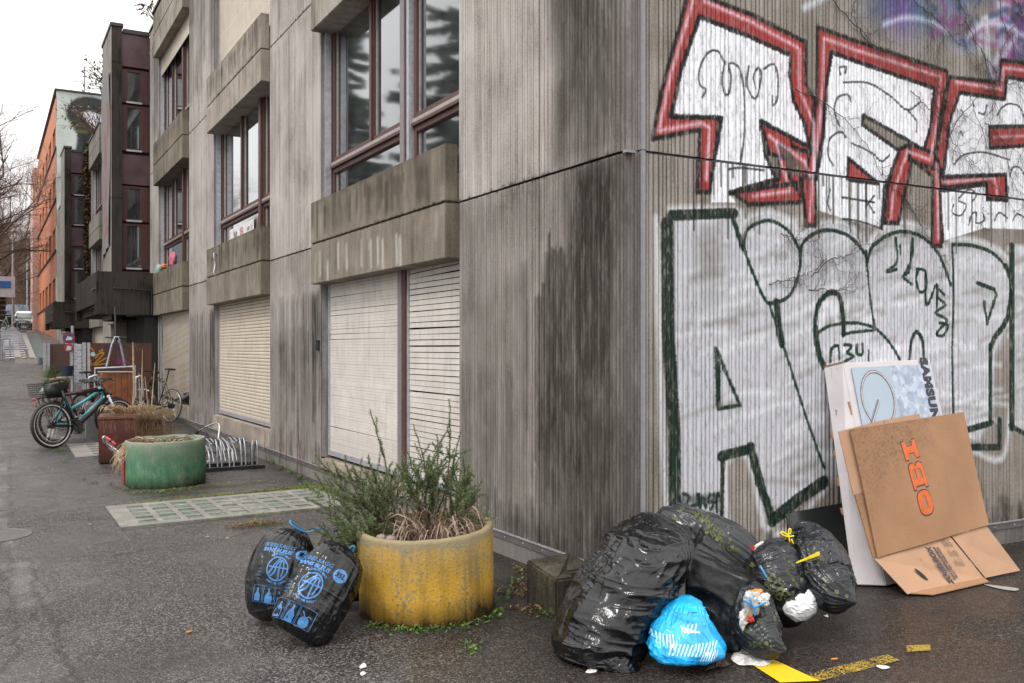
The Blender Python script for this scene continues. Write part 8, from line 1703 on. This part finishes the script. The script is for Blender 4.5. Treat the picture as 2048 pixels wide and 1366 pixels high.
roof_bush('olive shrub spilling over the roof edge before the second tower', 3.6, 31.5, 9.4, 1.1, 40, 1, True); roof_bush('russet shrub on the roof above the fourth bay', 3.5, 37.0, 9.3, 1.1, 30, 2); roof_bush('thin bare shoots on the roof over the first stair tower', 3.6, 24.0, 9.4, .7, 5, 3)
# ---------------------------------------------------------------- the street end: ramp, gravel, racks, cars, lamp, sign
M_rampg = simple('green grey ramp asphalt', (.10, .12, .11), .7, var=.3, scale=4); M_gravel = simple('brown gravel', (.21, .14, .115), .9, var=.5, scale=3); M_kerb = simple('kerb stone', (.33, .30, .28), .8)
def patch(name, pts, mat, h=.02, **kw):
    P = [Vector(p)+UV*h for p in pts]; m = MB(); n = 10
    for i in range(n):
        for j in range(3):
            f = lambda a, b: P[0].lerp(P[1], a).lerp(P[3].lerp(P[2], a), b); q = [f(i/n, j/3), f((i+1)/n, j/3), f((i+1)/n, (j+1)/3), f(i/n, (j+1)/3)]; q = [Vector((v.x, v.y, gz(v.x, v.y)+h)) for v in q]; m.quad(*q)
    o = m.build(name, mat, None, loc=tuple(P[0])); tag(o, kind='structure', **kw); return o
patch('ramp', [(1.708,45.282,1.064),(1.933,64.117,2.359),(2.815,68.487,2.544),(2.359,45.196,1.067)], M_rampg, .05); patch('gravel_bed', [(1.143,45.505,1.071),(1.394,61.614,2.24),(1.827,64.176,2.36),(1.708,45.282,1.064)], M_gravel, .04)
m = MB(); rs = random.Random(3); Gp = [(1.143,45.505,1.071),(1.394,61.614,2.24),(1.827,64.176,2.36),(1.708,45.282,1.064)]
for k in range(900):
    a, b = rs.random(), rs.random(); P = [Vector(p) for p in Gp]; q = P[0].lerp(P[1], a).lerp(P[3].lerp(P[2], a), b); s = rs.uniform(.04, .12); m.ell((q.x, q.y, gz(q.x, q.y)+.06), s, s, s*.6, 5, 3)
o = m.build('gravel', M_gravel, None, loc=Gp[0]); tag(o, 'brown gravel stones on the bank', 'gravel', None, 'stuff')
for i, G in enumerate(([(1.701,45.101,1.05),(1.906,64.132,2.36)], [(1.091,44.171,1.001),(2.24,42.908,0.967)], [(1.143,45.505,1.071),(1.383,61.123,2.205)])):
    a, b = Vector(G[0]), Vector(G[1]); d = (b-a).normalized(); s = Vector((-d.y, d.x, 0))*.12; n = 8
    m = MB()
    for k in range(n): p, q = a.lerp(b, k/n), a.lerp(b, (k+1)/n-.004); m.hull8([(*(p-s).xy, gz(p.x, p.y)-.1), (*(q-s).xy, gz(q.x, q.y)-.1), (*(q+s).xy, gz(q.x, q.y)-.1), (*(p+s).xy, gz(p.x, p.y)-.1), (*(p-s).xy, gz(p.x, p.y)+.16), (*(q-s).xy, gz(q.x, q.y)+.16), (*(q+s).xy, gz(q.x, q.y)+.16), (*(p+s).xy, gz(p.x, p.y)+.16)])
    o = m.build('kerb', M_kerb, None, loc=tuple(a)); tag(o, kind='structure')
t = thing('bike_rack', 'long pale slanted bicycle rack climbing the bank at the street end', 'bike rack', [(0.861,46.593,1.146)][0]); G0, G1 = Vector([(0.917,45.539,1.07)][0]), Vector([(0.977,64.39,2.356)][0])
for k in range(15):
    p = G0.lerp(G1, k/15); z = gz(p.x, p.y); m = MB(); m.tube([(p.x-.25, p.y, z+.12), (p.x+.55, p.y, z+.14), (p.x+.62, p.y, z+.5), (p.x-.25, p.y, z+.52), (p.x-.3, p.y, z+.3)], .035, 5, closed=True); m.build('hoop', M_galvl, t)
bike('pale green bicycle standing in the slanted rack at the far left', tuple(Vector([(0.657,59.461,2.074)][0])+UV*.45), (0, 0, R(-20)), frame=(.25, .38, .3), name='bicycle', group='bicycles parked in the yard', fender=True)
t = thing('railing', 'low tubular railing at the left edge where the street bends', 'railing', [(0.467,45.606,1.068)][0]); a, b = Vector([(0.206,45.751,1.075)][0]), Vector([(0.851,46.038,1.105)][0]); m = MB(); m.tube([a, a+UV*.9, a.lerp(b, .5)+UV*.92, b+UV*.9, b], .03, 6); m.build('rail', M_galvl, t); m = MB(); m.tube([a.lerp(b, .5), a.lerp(b, .5)+UV*.9], .03, 6); m.build('rail_post', M_galvl, t)
t = thing('lamp_post', 'thin grey street lamp post at the far left', 'lamp post', at(26, 70)); p = Vector(at(26, 70)); m = MB(); m.tube([p, p+UV*6.6], [.09, .06], 8); m.build('pole', M_galvl, t); m = MB(); m.box(p.x-.1, p.x+.5, p.y-.12, p.y+.12, p.z+6.6, p.z+6.72); m.build('lamp_head', M_galv, t)
t = thing('lamp_post', 'fainter second lamp post behind the parked cars', 'lamp post', at(54, 100)); p = Vector(at(54, 100)); m = MB(); m.tube([p, p+UV*6.2], .06, 6); m.build('pole', M_galv, t); m = MB(); m.box(p.x-.1, p.x+.5, p.y-.1, p.y+.1, p.z+6.2, p.z+6.3); m.build('lamp_head', M_galv, t)
# shelter with its sign
t = thing('bin_shelter', 'dark wooden shelter with a white and blue panel on its roof edge, far left', 'shelter', at(-2, 70)); p = Vector(at(-8, 70)); z = p.z
m = MB(); m.box(p.x-2, p.x+1.05, p.y, p.y+3, z+2.7, z+3.0); m.build('roof', M_galvl, t)
for x in (-1.9, .95): m = MB(); m.box(p.x+x, p.x+x+.12, p.y+.1, p.y+.22, z, z+2.7); m.build('post', M_brownd, t)
for k in range(7): m = MB(); m.box(p.x-1.8, p.x+.6, p.y+2.5, p.y+2.56, z+.3+k*.34, z+.58+k*.34); m.build('board', M_brownd, t)
m = MB(); m.box(p.x-.6, p.x+1.1, p.y-.1, p.y-.02, z+2.4, z+3.75); s = m.build('sign_panel', simple('white sign panel', (.6, .6, .64), .4), t)
m = MB(); m.box(p.x-.2, p.x+.85, p.y-.13, p.y-.101, z+3.0, z+3.45); m.build('blue_patch', simple('sign blue print', (.04, .16, .5), .4), s); m = MB(); m.box(p.x-.05, p.x+.25, p.y-.14, p.y-.131, z+3.05, z+3.2); m.build('red_patch', simple('sign red print', (.6, .08, .08), .4), s)
def car(label, pos, rot, L_, W_, H_, col, van=False, name='parked_car', nose=.22):
    t = thing(name, label, 'van' if van else 'car', pos, (0, 0, rot), 'vehicles parked at the end of the street'); Mc = simple('car paint %.2f' % col[2], col, .2, .2, spec=.6, Coat_Weight=.6); K = dict(local=True)
    hb = H_*.56; x0, x1 = -L_/2, L_/2; low = [(x0, .3), (x0, hb*.75), (x0+.08, hb), (x1-.9 if not van else x1-.5, hb), (x1-.1, hb*.82), (x1, hb*.6), (x1, .3)]
    m = MB(); m.prism([(x, -W_/2, z) for x, z in low], (0, W_, 0)); b = m.build('body', Mc, t, bevel=.09, **K)
    a, c, d, e = (x0+.1, x0+.45, x1-1.9, x1-1.0) if not van else (x0+.05, x0+.2, x1-1.5, x1-.7); s = .14
    m = MB(); m.hull8([(a, -W_/2+.04, hb), (e, -W_/2+.04, hb), (e, W_/2-.04, hb), (a, W_/2-.04, hb), (c, -W_/2+s, H_), (d, -W_/2+s, H_), (d, W_/2-s, H_), (c, W_/2-s, H_)]); m.build('cabin', Mc, t, bevel=.06, **K)
    g = M_glass if False else simple('car glass', (.03, .04, .045), .05, spec=1.)
    def gq(nm, pts): m = MB(); m.prism(pts, (0, 0, .0) if False else (Vector(pts[1])-Vector(pts[0])).cross(Vector(pts[2])-Vector(pts[1])).normalized()*.02); m.build(nm, g, t, **K)
    gq('windscreen', [(e-.04, -W_/2+.14, hb+.05), (e-.04, W_/2-.14, hb+.05), (d+.06, W_/2-.24, H_-.08), (d+.06, -W_/2+.24, H_-.08)])
    for sd in (-1, 1):
        y0, y1 = sd*(W_/2-.045), sd*(W_/2-s+.03); P = [(a+.25, y0, hb+.05), (e-.25, y0, hb+.05), (d-.05, y1, H_-.10), (c+.12, y1, H_-.10)]; gq('side_window', P if sd < 0 else P[::-1])
        m = MB(); m.box(x1-.09, x1+.02, sd*W_/2*.58-.16, sd*W_/2*.58+.16, hb*.62, hb*.80); m.build('headlight', simple('headlight lens', (.7, .72, .75), .1), t, bevel=.02, **K)
        m = MB(); m.box(x0-.02, x0+.06, sd*W_/2*.7-.12, sd*W_/2*.7+.12, hb*.6, hb*.85); m.build('tail_light', simple('red lens', (.55, .01, .01), .15), t, **K)
        for x in (x0+.75, x1-.8): m = MB(); m.tube([(x, sd*(W_/2-.2), .31), (x, sd*(W_/2+.01), .31)], .31, 20); w = m.build('wheel', M_rub, t, **K); m = MB(); m.tube([(x, sd*(W_/2), .31), (x, sd*(W_/2+.02), .31)], .19, 16); m.build('rim', M_chrome, w, **K)
        m = MB(); m.box(e-.2, e-.05, sd*(W_/2+.02)-.06, sd*(W_/2+.02)+.06, hb+.04, hb+.18); m.build('mirror', Mc, t, bevel=.02, **K)
    m = MB(); m.box(x1-.02, x1+.03, -.5, .5, hb*.55, hb*.74); m.build('grille', M_blk, t, **K); m = MB(); m.box(x1, x1+.035, -.26, .26, .42, .53); m.build('number_plate', simple('white plate', (.7, .7, .7), .4), t, **K); m = MB(); m.box(x1-.1, x1+.04, -W_/2+.05, W_/2-.05, .28, .40); m.build('bumper', M_blk, t, bevel=.02, **K)
car('white hatchback parked nose towards the street beside the orange building', at(53, 84), R(-102), 3.9, 1.68, 1.42, (.62, .63, .64)); car('blue van parked behind the white hatchback', at(36, 90), R(-95), 4.8, 1.9, 1.95, (.03, .12, .25), True, 'parked_van'); car('dark blue car at the left edge in front of the shelter', at(2, 78), R(-85), 4.2, 1.75, 1.5, (.02, .04, .09))
m = MB(); m.box(-.35, .35, -.3, .3, 0, 1.1); m.box(-.38, .38, -.33, .33, 1.101, 1.18); o = m.build('wheelie_bin', M_blk, None, bevel=.03); o.location = at(12, 73); tag(o, 'black wheelie bin beside the blue van', 'bin')
